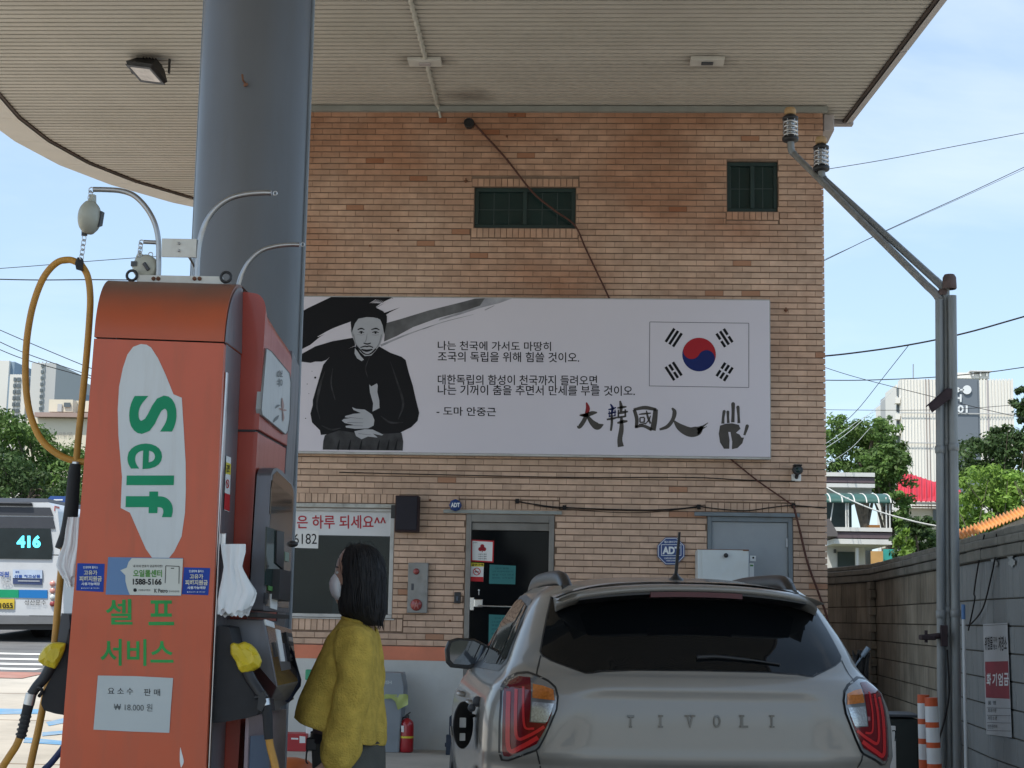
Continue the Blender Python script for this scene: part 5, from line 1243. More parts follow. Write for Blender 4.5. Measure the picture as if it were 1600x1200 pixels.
M_cglass = mat('tinted_car_glass', (.004, .005, .006), .03, var=.2, scale=2, spec=.3)
M_trim = mat('black_car_trim', (.015, .015, .016), .4, var=.05)
b = MB(); b.m = Matrix.Identity(4)
b.loft([[(u, v, z) for u, v in shell_ring(z)] for z in zz_], False, True)
# roof
def roof_z(u, v):
    zc = tab([(.2, 1.543), (.5, 1.572), (1.0, 1.600), (1.5, 1.603), (2.0, 1.59), (2.45, 1.55)], v)
    k_ = min(abs(u)/.60, 1); return zc - .075*k_**3.4 - .004*k_*k_ if k_ < 1 else zc-.079
g = []
for i in range(30):
    v = .42+(2.36-.42)*i/29; g.append([(uu, v, roof_z(uu, v)) for uu in [(-.60+1.2*j/30) for j in range(31)]])
b.grid(g)
body = b.build('body', M_paint, car)
def cpt(u, v, z): return (u, v, z)
def tr(px, py, v0=.1, it=6):
    """photo pixel -> (u, z) on the rear surface"""
    v = v0; nrm = CARM.to_3x3() @ Vector((0, 1, 0))
    for _ in range(it):
        w_ = at_plane(px, py, CARM @ Vector((0, v, 0)), nrm); l_ = CARI @ w_; v = rear_v(max(-.88, min(.88, l_.x)), l_.z)
    return (l_.x, l_.z)
def dens(pts, d):
    out = []
    for a, c_ in zip(pts, pts[1:]+pts[:1]):
        n = max(1, int(math.hypot(c_[0]-a[0], c_[1]-a[1])/d)); out += [(a[0]+(c_[0]-a[0])*i/n, a[1]+(c_[1]-a[1])*i/n) for i in range(n)]
    return out
def patch(b, pts, f, sp=.03):
    """fills a 2-D outline with a fine net and lays it on a surface f(a, b) -> point"""
    P_ = dens(pts, sp); n = len(P_); xs_ = [p[0] for p in P_]; ys_ = [p[1] for p in P_]
    def inside(x, y):
        c = False
        for (x0, y0), (x1, y1) in zip(P_, P_[1:]+P_[:1]):
            if (y0 > y) != (y1 > y) and x < (x1-x0)*(y-y0)/(y1-y0)+x0: c = not c
        return c
    inner = []; x = min(xs_)+sp/2; r_ = 0
    while x < max(xs_):
        y = min(ys_)+sp/2*(1+r_ % 2)
        while y < max(ys_):
            if inside(x, y) and min((x-a)**2+(y-c)**2 for a, c in P_) > (sp*.45)**2: inner.append((x, y))
            y += sp
        x += sp*.87; r_ += 1
    vv, _, ff, *_ = delaunay_2d_cdt([Vector(p) for p in P_+inner], [], [list(range(n))], 1, 1e-6)
    b.add([f(p.x, p.y) for p in vv], [tuple(q)[::-1] for q in ff], True)
def mir(pts): return [(-u, z) for u, z in reversed(pts)]
def rs(off): return lambda u, z: (u, rear_v(u, z)-off, z)
def newb(): b = MB(); b.m = Matrix.Identity(4); return b
SY = .006      # the photo's symmetric axis of the car, small correction
# rear window
gl = [tr(*q) for q in [(862, 934), (856, 960), (850, 990), (845, 1018), (849, 1024), (862, 1031), (915, 1050.5), (925, 1050), (940, 1047.5), (990, 1046), (1050, 1046)]]
gl = [(u, min(z, 1.51)) for u, z in gl]; gl[-1] = (0, gl[-1][1])
glr = gl + [(-u, z) for u, z in reversed(gl[:-1])]
glr = glr
b = newb(); patch(b, glr, rs(.0045), .035); win = b.build('rear_window', M_cglass, car); bev(win, 0.0005) if False else None
b = newb(); pts = [(u*1.0, z) for u, z in glr]
for a, c_ in zip(pts, pts[1:]):
    pass
cx_, cz_ = 0, sum(z for _, z in glr)/len(glr)
def ringstrip(b, pts, wd, off, closed=True):
    n = len(pts); A, B_ = [], []
    for i in range(n):
        p, q = pts[(i-1) % n], pts[(i+1) % n]
        if not closed and i == 0: p = pts[0]
        if not closed and i == n-1: q = pts[-1]
        d = Vector((q[0]-p[0], q[1]-p[1])).normalized(); nn = Vector((d.y, -d.x))*wd/2
        A.append(rs(off)(pts[i][0]+nn.x, pts[i][1]+nn.y)); B_.append(rs(off)(pts[i][0]-nn.x, pts[i][1]-nn.y))
    m_ = n if closed else n-1
    b.add(A+B_, [(i, (i+1) % n, n+(i+1) % n, n+i) for i in range(m_)], True)
b = newb(); ringstrip(b, dens(glr, .03), .012, .0025); b.build('window_seal', M_trim, car)
# wiper
b = newb(); q0, q1, q2, q3 = tr(1088, 1027), tr(1120, 1026), tr(1170, 1031), tr(1218, 1038)
for (r, c_) in (((.011, .007), (q0, q1, q2)), ((.006, .004), (q1, q2, q3))):
    P_ = [Vector((u, rear_v(u, z)-.014, z)) for u, z in c_]; b.tube(bez(P_, 4), [r[0]+(r[1]-r[0])*i/8 for i in range(9)], 8)
b.build('wiper', M_trim, car)
# tail lamps (traced left, mirrored right)
lo_ = [(825, 1050.5), (840, 1056), (856, 1063.5), (867, 1073.5), (871, 1088), (869, 1108), (861, 1127), (852, 1148), (842, 1167), (837, 1172), (815, 1180), (792, 1188.5), (784, 1187.5), (780.5, 1175), (781, 1130), (783.5, 1090), (784, 1073), (793, 1060), (808, 1052)]
lamp = [tr(*q) for q in lo_]
def shr(pts, k_): cx = sum(p[0] for p in pts)/len(pts); cz = sum(p[1] for p in pts)/len(pts); return [(cx+(u-cx)*k_, cz+(z-cz)*k_) for u, z in pts]
M_lred = mat('dark_red_lens', (.13, .006, .010), .12, var=0, coat=.35); M_lbr = mat('bright_red_lens', (.50, .02, .022), .2, var=0, coat=.3)
M_lor = mat('orange_lens', (.50, .16, .03), .15, .2, var=.2, scale=90, coat=1); M_lcl = mat('clear_lamp_reflector', (.55, .58, .60), .18, .6, var=.25, scale=120, coat=1); M_lgr = mat('smoked_lamp_edge', (.20, .20, .20), .1, .4, var=.1, coat=1)
for side_ in (1, -1):
    mm = (lambda p: p) if side_ == 1 else mir
    t3 = lambda l: mm([tr(*q) for q in l])
    b = newb(); ringstrip(b, dens(mm(lamp), .012), .011, .0012); b.build('lamp_gap', M_trim, car)
    b = newb(); patch(b, mm(shr(lamp, .975)), rs(.010), .02); lm = b.build('tail_lamp', M_lgr, car)
    b = newb(); patch(b, t3([(785.5, 1090), (787, 1076), (797, 1063), (810, 1056), (828, 1058), (829, 1095), (827, 1128), (852, 1130), (858, 1112), (862, 1113), (853, 1136), (838, 1162), (815, 1173), (794, 1182), (786.5, 1181), (784, 1172), (784.5, 1130)]), rs(.0125), .018); b.build('red_lens', M_lred, lm)
    b = newb()
    for pl, wd in (([(794, 1080), (793, 1125), (795, 1171), (815, 1166), (840, 1152)], 4.6), ([(806, 1076), (805, 1120), (808, 1153), (828, 1148), (850, 1135)], 3.4), ([(817, 1072), (817, 1110), (820, 1136), (834, 1138)], 2.4)):
        pz = mm([tr(*q) for q in pl]); pz = [(p.x, p.y) for p in bez([Vector((u, z, 0)) for u, z in pz], 6)]; ringstrip(b, pz, wd/370*1.4, .0145, False)
    b.build('light_guide', M_lbr, lm)
    b = newb(); patch(b, t3([(832, 1068), (848, 1071), (864, 1077), (866, 1094), (831, 1090)]), rs(.0135), .015); b.build('turn_lens', M_lor, lm)
    b = newb(); patch(b, t3([(830.5, 1096), (865, 1099), (861, 1112), (854, 1128), (829, 1127)]), rs(.0135), .015); rl = b.build('reverse_lens', M_lcl, lm)
# panel gaps
def seam(pts, nm='panel_gap'):
    b = newb(); pz = [(p.x, p.y) for p in bez([Vector((u, z, 0)) for u, z in pts], 6)]; ringstrip(b, pz, .006, .0022, False); b.build(nm, M_trim, car)
for sgn_ in (1, -1):
    mm = (lambda p: p) if sgn_ == 1 else mir
    seam(mm([tr(845, 1024), tr(841, 1040), tr(838, 1056)])); seam(mm([tr(838, 1172), tr(841, 1184), tr(845, 1205), (tr(845, 1205)[0]-.0, .66)])); seam(mm([tr(780, 1186), (-.86, .80)])) if False else None
# nameplate letters
M_badge = mat('smoked_chrome_badge', (.13, .125, .115), .3, .8, var=.1)
for ch, px in (('T', 985), ('I', 1032), ('V', 1078), ('O', 1120), ('L', 1163), ('I', 1206)):
    b = newb(); vs_g, fs_g = glyphs(ch, .02); ax = min(v[0] for v in vs_g); bx = max(v[0] for v in vs_g); ay = min(v[1] for v in vs_g); by = max(v[1] for v in vs_g)
    c = tr(px, 1127); wd = .0078*(bx-ax)/.3 if ch == 'I' else .030; h = .052
    if ch == 'I': wd = .0065
    vs3 = []
    for (a, e_) in vs_g: u = c[0]+((a-ax)/(bx-ax)-.5)*wd; z = c[1]+((e_-ay)/(by-ay)-.5)*h; vs3.append((u, rear_v(u, z)-.007, z))
    b.add(vs3, fs_g)
    for zz2 in ((h/2-.004, -h/2+.004) if ch in 'TIL' else ((h/2-.004,) if ch == 'V' else ())):
        if ch == 'T' and zz2 > 0: continue
        ww = .0095
        if ch == 'T': ww = .006
        cs = [c[0]] if ch in 'TI' else ([c[0]-wd/2+.004] if ch == 'L' else [c[0]-wd/2+.003, c[0]+wd/2-.003])
        for cu in cs: b.box((cu-ww, rear_v(cu, c[1])-.0072, c[1]+zz2-.004), (cu+ww, rear_v(cu, c[1])-.003, c[1]+zz2+.004))
    o = b.build('badge_letter', M_badge, car); md = o.modifiers.new('thick', 'SOLIDIFY'); md.thickness = .004
# spoiler
b = newb(); rings = []
for i in range(41):
    u = -.585+1.17*i/40; k_ = abs(u)/.60; dz = -.052*k_**2.2-.030*k_**8; pull = .10*k_**3+.16*k_**12
    prof = [(.62, 1.572+dz*1.1), (.45, 1.560+dz), (.33, 1.555+dz), (.26+pull, 1.5465+dz), (.245+pull, 1.540+dz), (.248+pull, 1.528+dz), (.262+pull, 1.521+dz), (.36+pull*.6, 1.507+dz), (.47, 1.50+dz), (.62, 1.52+dz)]
    rings.append([(u, v, z) for v, z in prof])
b.loft(rings, True, True); sp_ = b.build('spoiler', M_paint, car)
b = newb(); rings = []
for i in range(33):
    u = -.50+1.0*i/32; k_ = abs(u)/.60; dz = -.052*k_**2.2; pull = .10*k_**3
    rings.append([(u, .262+pull, 1.5205+dz), (u, .262+pull, 1.512+dz), (u, .40+pull*.5, 1.495+dz), (u, .42, 1.503+dz)])
b.loft(rings, True, False); b.build('spoiler_underside', M_trim, car)
b = newb(); rings = []
for i in range(17):
    u = -.200+.40*i/16; k_ = abs(u)/.60; dz = -.052*k_**2.2; rings.append([(u, .252, 1.5205+dz), (u, .252, 1.499+dz), (u, .29, 1.499+dz), (u, .29, 1.5205+dz)])
b.loft(rings, True, False); b.build('brake_light', mat('dim_red_lens', (.07, .004, .008), .35, var=0), car)
# roof rails, antenna
for s_ in (1, -1):
    b = newb(); P_ = bez([Vector((s_*.515, .62, 1.53)), Vector((s_*.52, .70, 1.568)), Vector((s_*.525, .82, 1.596)), Vector((s_*.53, 1.1, 1.606)), Vector((s_*.53, 1.7, 1.606)), Vector((s_*.525, 2.1, 1.585)), Vector((s_*.52, 2.25, 1.555))], 5)
    rr = [[(p.x+dx, p.y, p.z+dz) for dx, dz in ((-.028, 1.535-p.z), (-.030, -.015), (-.020, .012), (0, .018), (.020, .012), (.030, -.015), (.028, 1.535-p.z))] for p in P_]
    b.loft(rr, True, True)
    for vv_ in (.74, 2.15): b.box((s_*.522-.02, vv_-.06, 1.50), (s_*.522+.02, vv_+.16*(1 if vv_ < 1 else -1)*.9, 1.580), .01)
    b.build('roof_rail', M_trim, car)
qa = CARI @ at_plane(1056, 905, CARM @ Vector((0, .72, 0)), CARM.to_3x3() @ Vector((0, 1, 0)))
b = newb(); ub = qa.x; b.loft([[(ub+rx*math.cos(a), .72+ry*math.sin(a), zz) for a in [2*math.pi*i/14 for i in range(14)]] for rx, ry, zz in ((.038, .06, 1.572), (.034, .055, 1.585), (.016, .03, 1.60), (.010, .015, 1.612))])
b.tube([(ub, .72, 1.60), (ub+.004, .70, 1.70), (ub+.008, .675, 1.80)], [.0085, .0075, .0060], 8); b.build('antenna', M_trim, car)
# side windows with black frames, door gaps, handles
def ss(s_, off): return lambda v, z: (s_*(side_u(v, z)+off), v, z)
for s_ in (-1, 1):
    b = newb(); patch(b, [(.62, 1.20), (.78, 1.155), (2.98, 1.115), (2.94, 1.16), (2.45, 1.475), (2.2, 1.50), (1.4, 1.512), (.85, 1.48), (.70, 1.36)], ss(s_, .003), .07); fr0 = b.build('window_surround', M_trim, car)
    for nm, pts in (('quarter_window', [(.68, 1.215), (.80, 1.185), (1.02, 1.18), (1.0, 1.46), (.90, 1.455), (.76, 1.36)]), ('door_window', [(1.07, 1.18), (1.88, 1.16), (1.90, 1.485), (1.45, 1.490), (1.06, 1.465)]), ('door_window', [(1.98, 1.158), (2.86, 1.14), (2.42, 1.455), (2.2, 1.478), (1.99, 1.485)])):
        b = newb(); patch(b, pts, ss(s_, .007), .07); b.build(nm, M_cglass, car)
    b = newb()
    for pl in ([(1.04, 1.15), (1.06, 1.0), (1.00, .85), (1.12, .55)], [(1.94, 1.15), (1.95, .9), (1.93, .35)], [(3.0, 1.05), (3.02, .8), (2.95, .35)], [(1.12, .40), (2.0, .38), (2.9, .38)]):
        pz = [(p.x, p.y) for p in bez([Vector((a, c_, 0)) for a, c_ in pl], 8)]
        A = [ss(s_, .0025)(v-.003, z-.002) for v, z in pz]; B_ = [ss(s_, .0025)(v+.003, z+.002) for v, z in pz]
        b.add(A+B_, [(i, i+1, len(pz)+i+1, len(pz)+i) for i in range(len(pz)-1)], True)
    b.build('door_gap', M_trim, car)
    for vv_ in (1.22, 2.12):
        b = newb(); uu = s_*(side_u(vv_, 1.0)+.03); b.tube(bez([Vector((uu-s_*.03, vv_-.10, .985)), Vector((uu, vv_-.07, .99)), Vector((uu, vv_+.07, .99)), Vector((uu-s_*.03, vv_+.10, .985))], 5), .012, 8); b.build('door_handle', M_paint, car)
    # door mirror
    mz, mv = 1.195, 2.32; mu = s_*.865
    b = newb(); rg = []
    for (dv, sc) in ((.0, .93), (.012, 1.0), (.05, .97), (.10, .72), (.13, .3)):
        rg.append([(mu+s_*x*sc*1.15, mv+dv, mz+y*sc) for x, y in ((-.110, -.045), (-.095, .045), (-.03, .082), (.055, .087), (.100, .070), (.115, .02), (.108, -.05), (.085, -.078), (.0, -.085), (-.07, -.07))])
    b.loft(rg, True, True); b.tube([(mu-s_*.09, mv+.05, mz-.055), (s_*.76, mv+.06, mz-.075)], .022, 8); mo = b.build('door_mirror', mat('gloss_black', (.010, .010, .011), .35, var=0), car); bev(mo, .006, 2)
    b = newb(); b.poly([(mu+s_*x*.86*1.15, mv-.004, mz+y*.86+.004) for x, y in ((-.10, -.045), (-.085, .045), (-.03, .075), (.055, .08), (.095, .064), (.106, .02), (.10, -.045), (.08, -.07), (.0, -.075))][::-s_]); b.build('mirror_glass', mat('mirror', (.10, .11, .13), .03, 1, var=.1, scale=14), mo)
# bumper, plate, wheels
b = newb(); patch(b, [(-.80, .30), (.80, .30), (.82, .50), (.6, .56), (-.6, .56), (-.82, .50)], rs(.006), .06); b.build('bumper_trim', M_trim, car)
b = newb(); b.box((-.26, .02, .66), (.26, .034, .775), .003); b.build('number_plate', M_white, car)
for uu in (-.79, .79):
    for vv_ in (.86, 3.42):
        b = newb(); b.lathe([(.19, -.10), (.30, -.105), (.325, -.08), (.33, 0), (.325, .08), (.30, .105), (.19, .10), (.19, -.10)], (uu, vv_, .33), 'X', 32); wh = b.build('wheel', M_rubber, car)
        b = newb(); b.lathe([(.19, -.06), (.19, .06)], (uu, vv_, .33), 'X', 24); b.lathe([(.0005, .07*(1 if uu > 0 else -1)), (.05, .07*(1 if uu > 0 else -1))], (uu, vv_, .33), 'X', 24)
        for k_ in range(5):
            a = 2*math.pi*k_/5; sg_ = 1 if uu > 0 else -1
            b.prism([(uu+sg_*.075, vv_+.19*math.cos(a-.12), .33+.19*math.sin(a-.12)), (uu+sg_*.075, vv_+.19*math.cos(a+.12), .33+.19*math.sin(a+.12)), (uu+sg_*.07, vv_+.04*math.cos(a+.7), .33+.04*math.sin(a+.7)), (uu+sg_*.07, vv_+.04*math.cos(a-.7), .33+.04*math.sin(a-.7))], (-sg_*.03, 0, 0))
        b.build('rim', M_chrome, wh)
        b = newb(); sg_ = 1 if uu > 0 else -1; xx = sg_*(side_u(vv_, .5)+.004); n = 24
        A = [(sg_*(side_u(vv_+.40*math.cos(a), .33+.40*math.sin(a))+.006), vv_+.40*math.cos(a), .33+.40*math.sin(a)) for a in [math.pi*i/n for i in range(n+1)]]
        B_ = [(sg_*(side_u(vv_+.345*math.cos(a), .33+.345*math.sin(a))+.006), vv_+.345*math.cos(a), .33+.345*math.sin(a)) for a in [math.pi*i/n for i in range(n+1)]]
        b.add(A+B_, [(i, i+1, n+2+i, n+1+i) for i in range(n)], True); b.build('wheel_arch_trim', M_trim, car)
# fuel flap, open, with the loose cap
b = newb(); fu, fv, fz = -.905, .95, .90
rg = []
for (dv, sc) in ((0, .92), (.004, 1), (.018, 1), (.024, .9)): rg.append([(fu-.052+.050*sc*math.cos(a), fv+dv+(.05*math.cos(a)), fz+.108*sc*math.sin(a)) for a in [2*math.pi*i/26 for i in range(26)]])
b.loft(rg, True, True); b.tube([(fu+.0, fv+.06, fz+.04), (fu-.02, fv+.03, fz+.04)], .008); fl = b.build('fuel_flap', M_rubber, car)
b = newb(); b.box((fu-.085, fv-.020, fz-.01), (fu-.040, fv-.012, fz+.035), .003); b.box((fu-.078, fv-.018, fz-.07), (fu-.042, fv-.010, fz-.035), .003); b.build('flap_label', M_paper, fl)
b = newb(); patch(b, [(fv-.17+.055*math.cos(a), fz+.0+.095*math.sin(a)) for a in [2*math.pi*i/22 for i in range(22)]], ss(-1, .003), .03); b.build('filler_opening', M_trim, car)
b = newb(); 
for (px, py, r) in ((746, 1096, .024), (737, 1106, .018)):
    q = CARI @ at_plane(px, py, CARM @ Vector((0, .86, 0)), CARM.to_3x3() @ Vector((0, 1, 0))); b.lathe([(.0004, -.02), (r*.9, -.02), (r, -.012), (r, .02), (.0004, .02)], (q.x, .86, q.z), 'Y', 14)
b.build('filler_cap', M_dkgrey, car)
# ================================================================ the woman at the dispenser
YW = 6.05
def W(px, py, dy=0.0):
    p = at_y(px, py, YW); return Vector((p.x, YW+dy, p.z))
base = W(548, 1180)
wom = thing('person', (base.x, YW, 0), 'woman in mustard sweater and white mask with black shoulder-length hair, facing the dispenser', 'person')
M_skin = mat('skin', (.50, .31, .23), .5, var=.05, scale=20); M_hair = mat('black_hair', (.008, .007, .008), .68, var=.25, scale=60)
M_knit = mat('mustard_knit', (.58, .41, .085), .95, var=.16, scale=26, bump=.9, bscale=150, spec=.2)
M_trou = mat('olive_grey_cotton', (.075, .075, .065), .85, var=.12, scale=12, bump=.3, bscale=200)
def ell(c, rx, ry, rz=0, n=20, ax=Vector((1, 0, 0)), ay=Vector((0, 1, 0)), ex=2.0):
    out = []
    for i in range(n):
        a = 2*math.pi*i/n; ca, sa = math.cos(a), math.sin(a)
        out.append(c + ax*rx*math.copysign(abs(ca)**(2/ex), ca) + ay*ry*math.copysign(abs(sa)**(2/ex), sa))
    return out
def limb(b, pts, n=14):
    rings = []
    P_ = [Vector(p) for p, r in pts]
    for i, (p, r) in enumerate(pts):
        t = (P_[min(i+1, len(P_)-1)]-P_[max(i-1, 0)]).normalized(); y = Vector((0, 1, 0)); x = t.cross(y)
        if x.length < .3: y = Vector((1, 0, 0)); x = t.cross(y)
        x.normalize(); y = x.cross(t).normalized()
        rings.append(ell(Vector(p), r, r*.95, n=n, ax=x, ay=y))
    b.loft(rings, True, True)
# body: one continuous surface (head, neck, trunk, arms, hands, legs, feet fused)
b = MB()
hc = W(561, 900)
rings = []
for k_ in range(13):
    t = math.pi*k_/12; z = -math.cos(t)*.118; r = max(.004, math.sin(t))
    rings.append(ell(hc+Vector((-.004*(1-math.cos(t)), 0, z)), .088*r**.85, .074*r**.85))
b.loft(rings)
limb(b, [(hc+Vector((-.045, 0, -.05)), .052), (hc+Vector((-.052, 0, -.085)), .04), (hc+Vector((-.050, 0, -.11)), .025)])          # jaw
limb(b, [(hc+Vector((-.084, 0, .012)), .008), (hc+Vector((-.100, 0, -.022)), .012), (hc+Vector((-.088, 0, -.034)), .013)], 10)      # nose
limb(b, [(hc+Vector((-.084, 0, -.058)), .012), (hc+Vector((-.080, 0, -.066)), .013)], 10)
for s_ in (1, -1):
    limb(b, [(hc+Vector((.01, s_*.072, .012)), .012), (hc+Vector((.012, s_*.080, -.008)), .013), (hc+Vector((.004, s_*.074, -.03)), .009)], 8)
limb(b, [(W(563, 930), .052), (W(562, 960), .052), (W(560, 985), .062)])
b.loft([ell(W(557, 985), .055, .09, n=24), ell(W(554, 1005), .065, .145, n=24), ell(W(551, 1040), .078, .15, n=24), ell(W(552, 1090), .085, .14, n=24), ell(W(552, 1130), .09, .135, n=24), ell(W(549, 1165), .105, .16, n=24), ell(W(549, 1200), .115, .175, n=24), ell(W(549, 1230), .10, .165, n=24)])
for s_, el_, wr in ((-1, (566, 1088, -.225), (536, 1176, -.205)), (1, (560, 1088, .225), (530, 1172, .21))):
    limb(b, [(W(558, 1004, s_*.155), .045), (W(562, 1040, s_*.195), .043), (W(*el_), .038), (W((el_[0]+wr[0])/2, (el_[1]+wr[1])/2, (el_[2]+wr[2])/2), .036), (W(*wr), .024)])
    pw = W(*wr); pd = (W(wr[0]-8, wr[1]+26, wr[2]) - pw).normalized()
    limb(b, [(pw, .023), (pw+pd*.04, .032), (pw+pd*.075, .034), (pw+pd*.095, .030)])
    side = Vector((-pd.z, 0, pd.x)); side = side if side.x < 0 else -side
    for j, (o_, L_) in enumerate(((.026, .068), (.009, .078), (-.008, .074), (-.024, .058))):
        r0 = pw+pd*.085+side*o_; c1 = r0+pd*L_*.4+Vector((0, -s_*.004, 0)); c2 = c1+pd*L_*.33+Vector((-.004, -s_*.012, 0)); c3 = c2+pd*L_*.25+Vector((-.006, -s_*.014, 0))
        limb(b, [(r0, .0095), (c1, .0092), (c2, .0084), (c3, .0066)], 8)
    t0 = pw+pd*.03+side*.025; limb(b, [(t0, .013), (t0+pd*.03+side*.022, .0115), (t0+pd*.058+side*.026, .009)], 8)
hipz = W(549, 1200).z
for s_ in (1, -1):
    fx = base.x - (.03 if s_ < 0 else -.05)
    limb(b, [((base.x, YW+s_*.085, hipz+.02), .10), ((base.x-.01, YW+s_*.10, .62), .078), ((fx, YW+s_*.10, .47), .06), ((fx+.01, YW+s_*.10, .33), .056), ((fx+.02, YW+s_*.10, .12), .038), ((fx+.02, YW+s_*.10, .06), .04)])
    limb(b, [((fx+.05, YW+s_*.10, .04), .03), ((fx-.04, YW+s_*.10, .045), .034), ((fx-.12, YW+s_*.10, .032), .030), ((fx-.17, YW+s_*.10, .026), .022)], 10)
body = b.build('body', M_skin, wom)
m_ = body.modifiers.new('fuse', 'REMESH'); m_.mode = 'VOXEL'; m_.voxel_size = .0065; m_.use_smooth_shade = True
sm = body.modifiers.new('smooth', 'SMOOTH'); sm.iterations = 2; sm.factor = .4
# eyes and brows
for s_ in (1, -1):
    b = MB(); b.ball((hc.x-.074, YW+s_*.030, hc.z+.010), .0125, 7, (.8, 1.3, .62)); e_ = b.build('eye', mat('eye_white', (.6, .6, .58), .2, var=0), wom)
    b = MB(); b.ball((hc.x-.0815, YW+s_*.030, hc.z+.010), .0052, 6, (.6, 1, 1)); b.build('iris', M_ink, e_)
    b = MB(); b.tube([(hc.x-.083, YW+s_*.014, hc.z+.028), (hc.x-.084, YW+s_*.032, hc.z+.033), (hc.x-.072, YW+s_*.05, hc.z+.030)], [.002, .0032, .0015], 6); b.build('eyebrow', M_hair, wom)
# mask
b = MB(); rg = []
for (py, fx, bx_, ly) in ((895, 527, 542, .022), (898, 521, 543, .034), (904, 516.5, 545, .046), (911, 514.5, 546, .054), (922, 515, 546, .056), (931, 519, 546, .050), (937, 524, 545, .036), (941, 531, 544, .02)):
    c = (W(fx, py)+W(bx_, py))/2; hx = (W(bx_, py)-W(fx, py)).length/2; rg.append(ell(c, hx, ly, n=26, ex=1.7))
b.loft(rg, True, True); b.tube([W(540, 902, -.05), W(552, 897, -.072), W(562, 898, -.083)], .0016, 6); b.build('face_mask', mat('white_mask_cloth', (.82, .84, .88), .8, var=.02, bump=.15, bscale=60), wom)
# hair: cap plus many locks
prof = [(850, 556, 568, .012), (852, 550, 576, .035), (856, 544, 584, .058), (863, 539, 591, .078), (873, 536, 596.5, .092), (886, 535, 600, .102), (900, 535.5, 601, .106), (914, 536, 600, .106), (928, 534, 600.5, .108), (942, 531.5, 602, .108), (954, 531, 602, .102), (962, 536, 600, .092), (970, 549, 598, .072), (978, 570, 596, .04)]
b = MB(); rg = []
rnd = random.Random(5)
for i, (py, fx, bx_, ly) in enumerate(prof):
    c = (W(fx, py)+W(bx_, py))/2; hx = (W(bx_, py)-W(fx, py)).length/2; e_ = ell(c, hx, ly, n=44, ex=2.15)
    rg.append([c+(p-c)*(1+(.035*math.sin(j*1.27+i*.30)+.028*math.sin(j*2.9-i*.42)+.016*math.sin(j*5.1+i*.7))*min(1, i/5)) for j, p in enumerate(e_)])
b.loft(rg, True, True)
def hp(t, a, k_):
    x = t*(len(prof)-1); i = min(int(x), len(prof)-2); f_ = x-i
    py, fx, bx_, ly = [prof[i][q]+(prof[i+1][q]-prof[i][q])*f_ for q in range(4)]
    c = (W(fx, py)+W(bx_, py))/2; hx = (W(bx_, py)-W(fx, py)).length/2
    return c+Vector((math.cos(a)*hx*k_, math.sin(a)*ly*k_, 0))
for q in range(520):
    a = rnd.uniform(0, 2*math.pi); t0 = rnd.uniform(0, .45); t1 = min(1.03, t0+rnd.uniform(.3, .75)); k_ = rnd.uniform(.99, 1.05); da = rnd.uniform(-.45, .45)
    P_ = [hp(min(1, t0+(t1-t0)*j/7), a+da*j/7, k_+(.012*math.sin(j*.9+q))) for j in range(8)]
    if t1 > .95: P_[-1] = P_[-1]+Vector((rnd.uniform(-.008, .012), rnd.uniform(-.01, .01), -rnd.uniform(.004, .02)))
    b.tube(P_, [.0006]+[.0032]*5+[.002, .0004], 4, False)
for q in range(60):      # flyaway strands on the crown
    a = rnd.uniform(0, 2*math.pi); t_ = rnd.uniform(.02, .5); u_ = Vector((rnd.uniform(-.012, .012), rnd.uniform(-.01, .01), rnd.uniform(.0, .016))); P_ = [hp(t_, a, 1), hp(t_, a+.1, 1.08)+u_, hp(min(1, t_+.12), a+.3, 1.10)+u_*.6, hp(min(1, t_+.25), a+.35, 1.02)]
    b.tube(bez(P_, 4), .0009, 4, False)
b.build('hair', M_hair, wom)
# sweater
tors = [(463, 1117, 600, 1164, .245), (466, 1108, 601, 1152, .25), (472, 1090, 600.5, 1130, .248), (481, 1068, 598, 1100, .238), (491, 1045, 595, 1066, .228), (501, 1022, 592, 1036, .222), (511, 1001, 589, 1010, .21), (519, 988, 587, 996, .185), (525, 980, 585, 988, .15), (530, 973, 582, 982, .11), (534, 967.5, 578, 977, .085), (536, 965, 576, 974, .078)]
def dense(tb, n):
    P_ = bez([Vector(t[:3]) for t in tb], n); Q_ = bez([Vector((t[3], t[4], 0)) for t in tb], n); return [(p.x, p.y, p.z, q.x, q.y) for p, q in zip(P_, Q_)]
dt = dense(tors, 4); rg = []
for i, (fx, fy, bx_, by_, ly) in enumerate(dt):
    f_, bk_ = W(fx, fy), W(bx_, by_); c = (f_+bk_)/2; h = (bk_-f_)/2; k0 = 1-i/len(dt); e_ = []
    for j in range(72):
        a = 2*math.pi*j/72; ca, sa = math.cos(a), math.sin(a)
        fold = 1+(.032*math.sin(a*5+.4+i*.05)+.022*math.sin(a*9+1.7-i*.11)+.014*math.sin(a*3+i*.35))*k0**.6
        p = c+h*math.copysign(abs(ca)**.85, ca)*(1+(fold-1)*.6)+Vector((0, ly*math.copysign(abs(sa)**.85, sa), 0))*fold
        nz_ = noise.noise(p*9)*.008+noise.noise(p*22)*.0035; e_.append(p+(p-c).normalized()*nz_)
    rg.append(e_)
b = MB(); b.loft(rg, False, True); sw = b.build('sweater', M_knit, wom); m_ = sw.modifiers.new('thick', 'SOLIDIFY'); m_.thickness = .006
b = MB(); P_ = [q for q in dt[-1:]]
b.tube([rg[-1][j] for j in range(72)]+[rg[-1][0]], .006, 8, False); b.build('neckband', M_knit, sw)
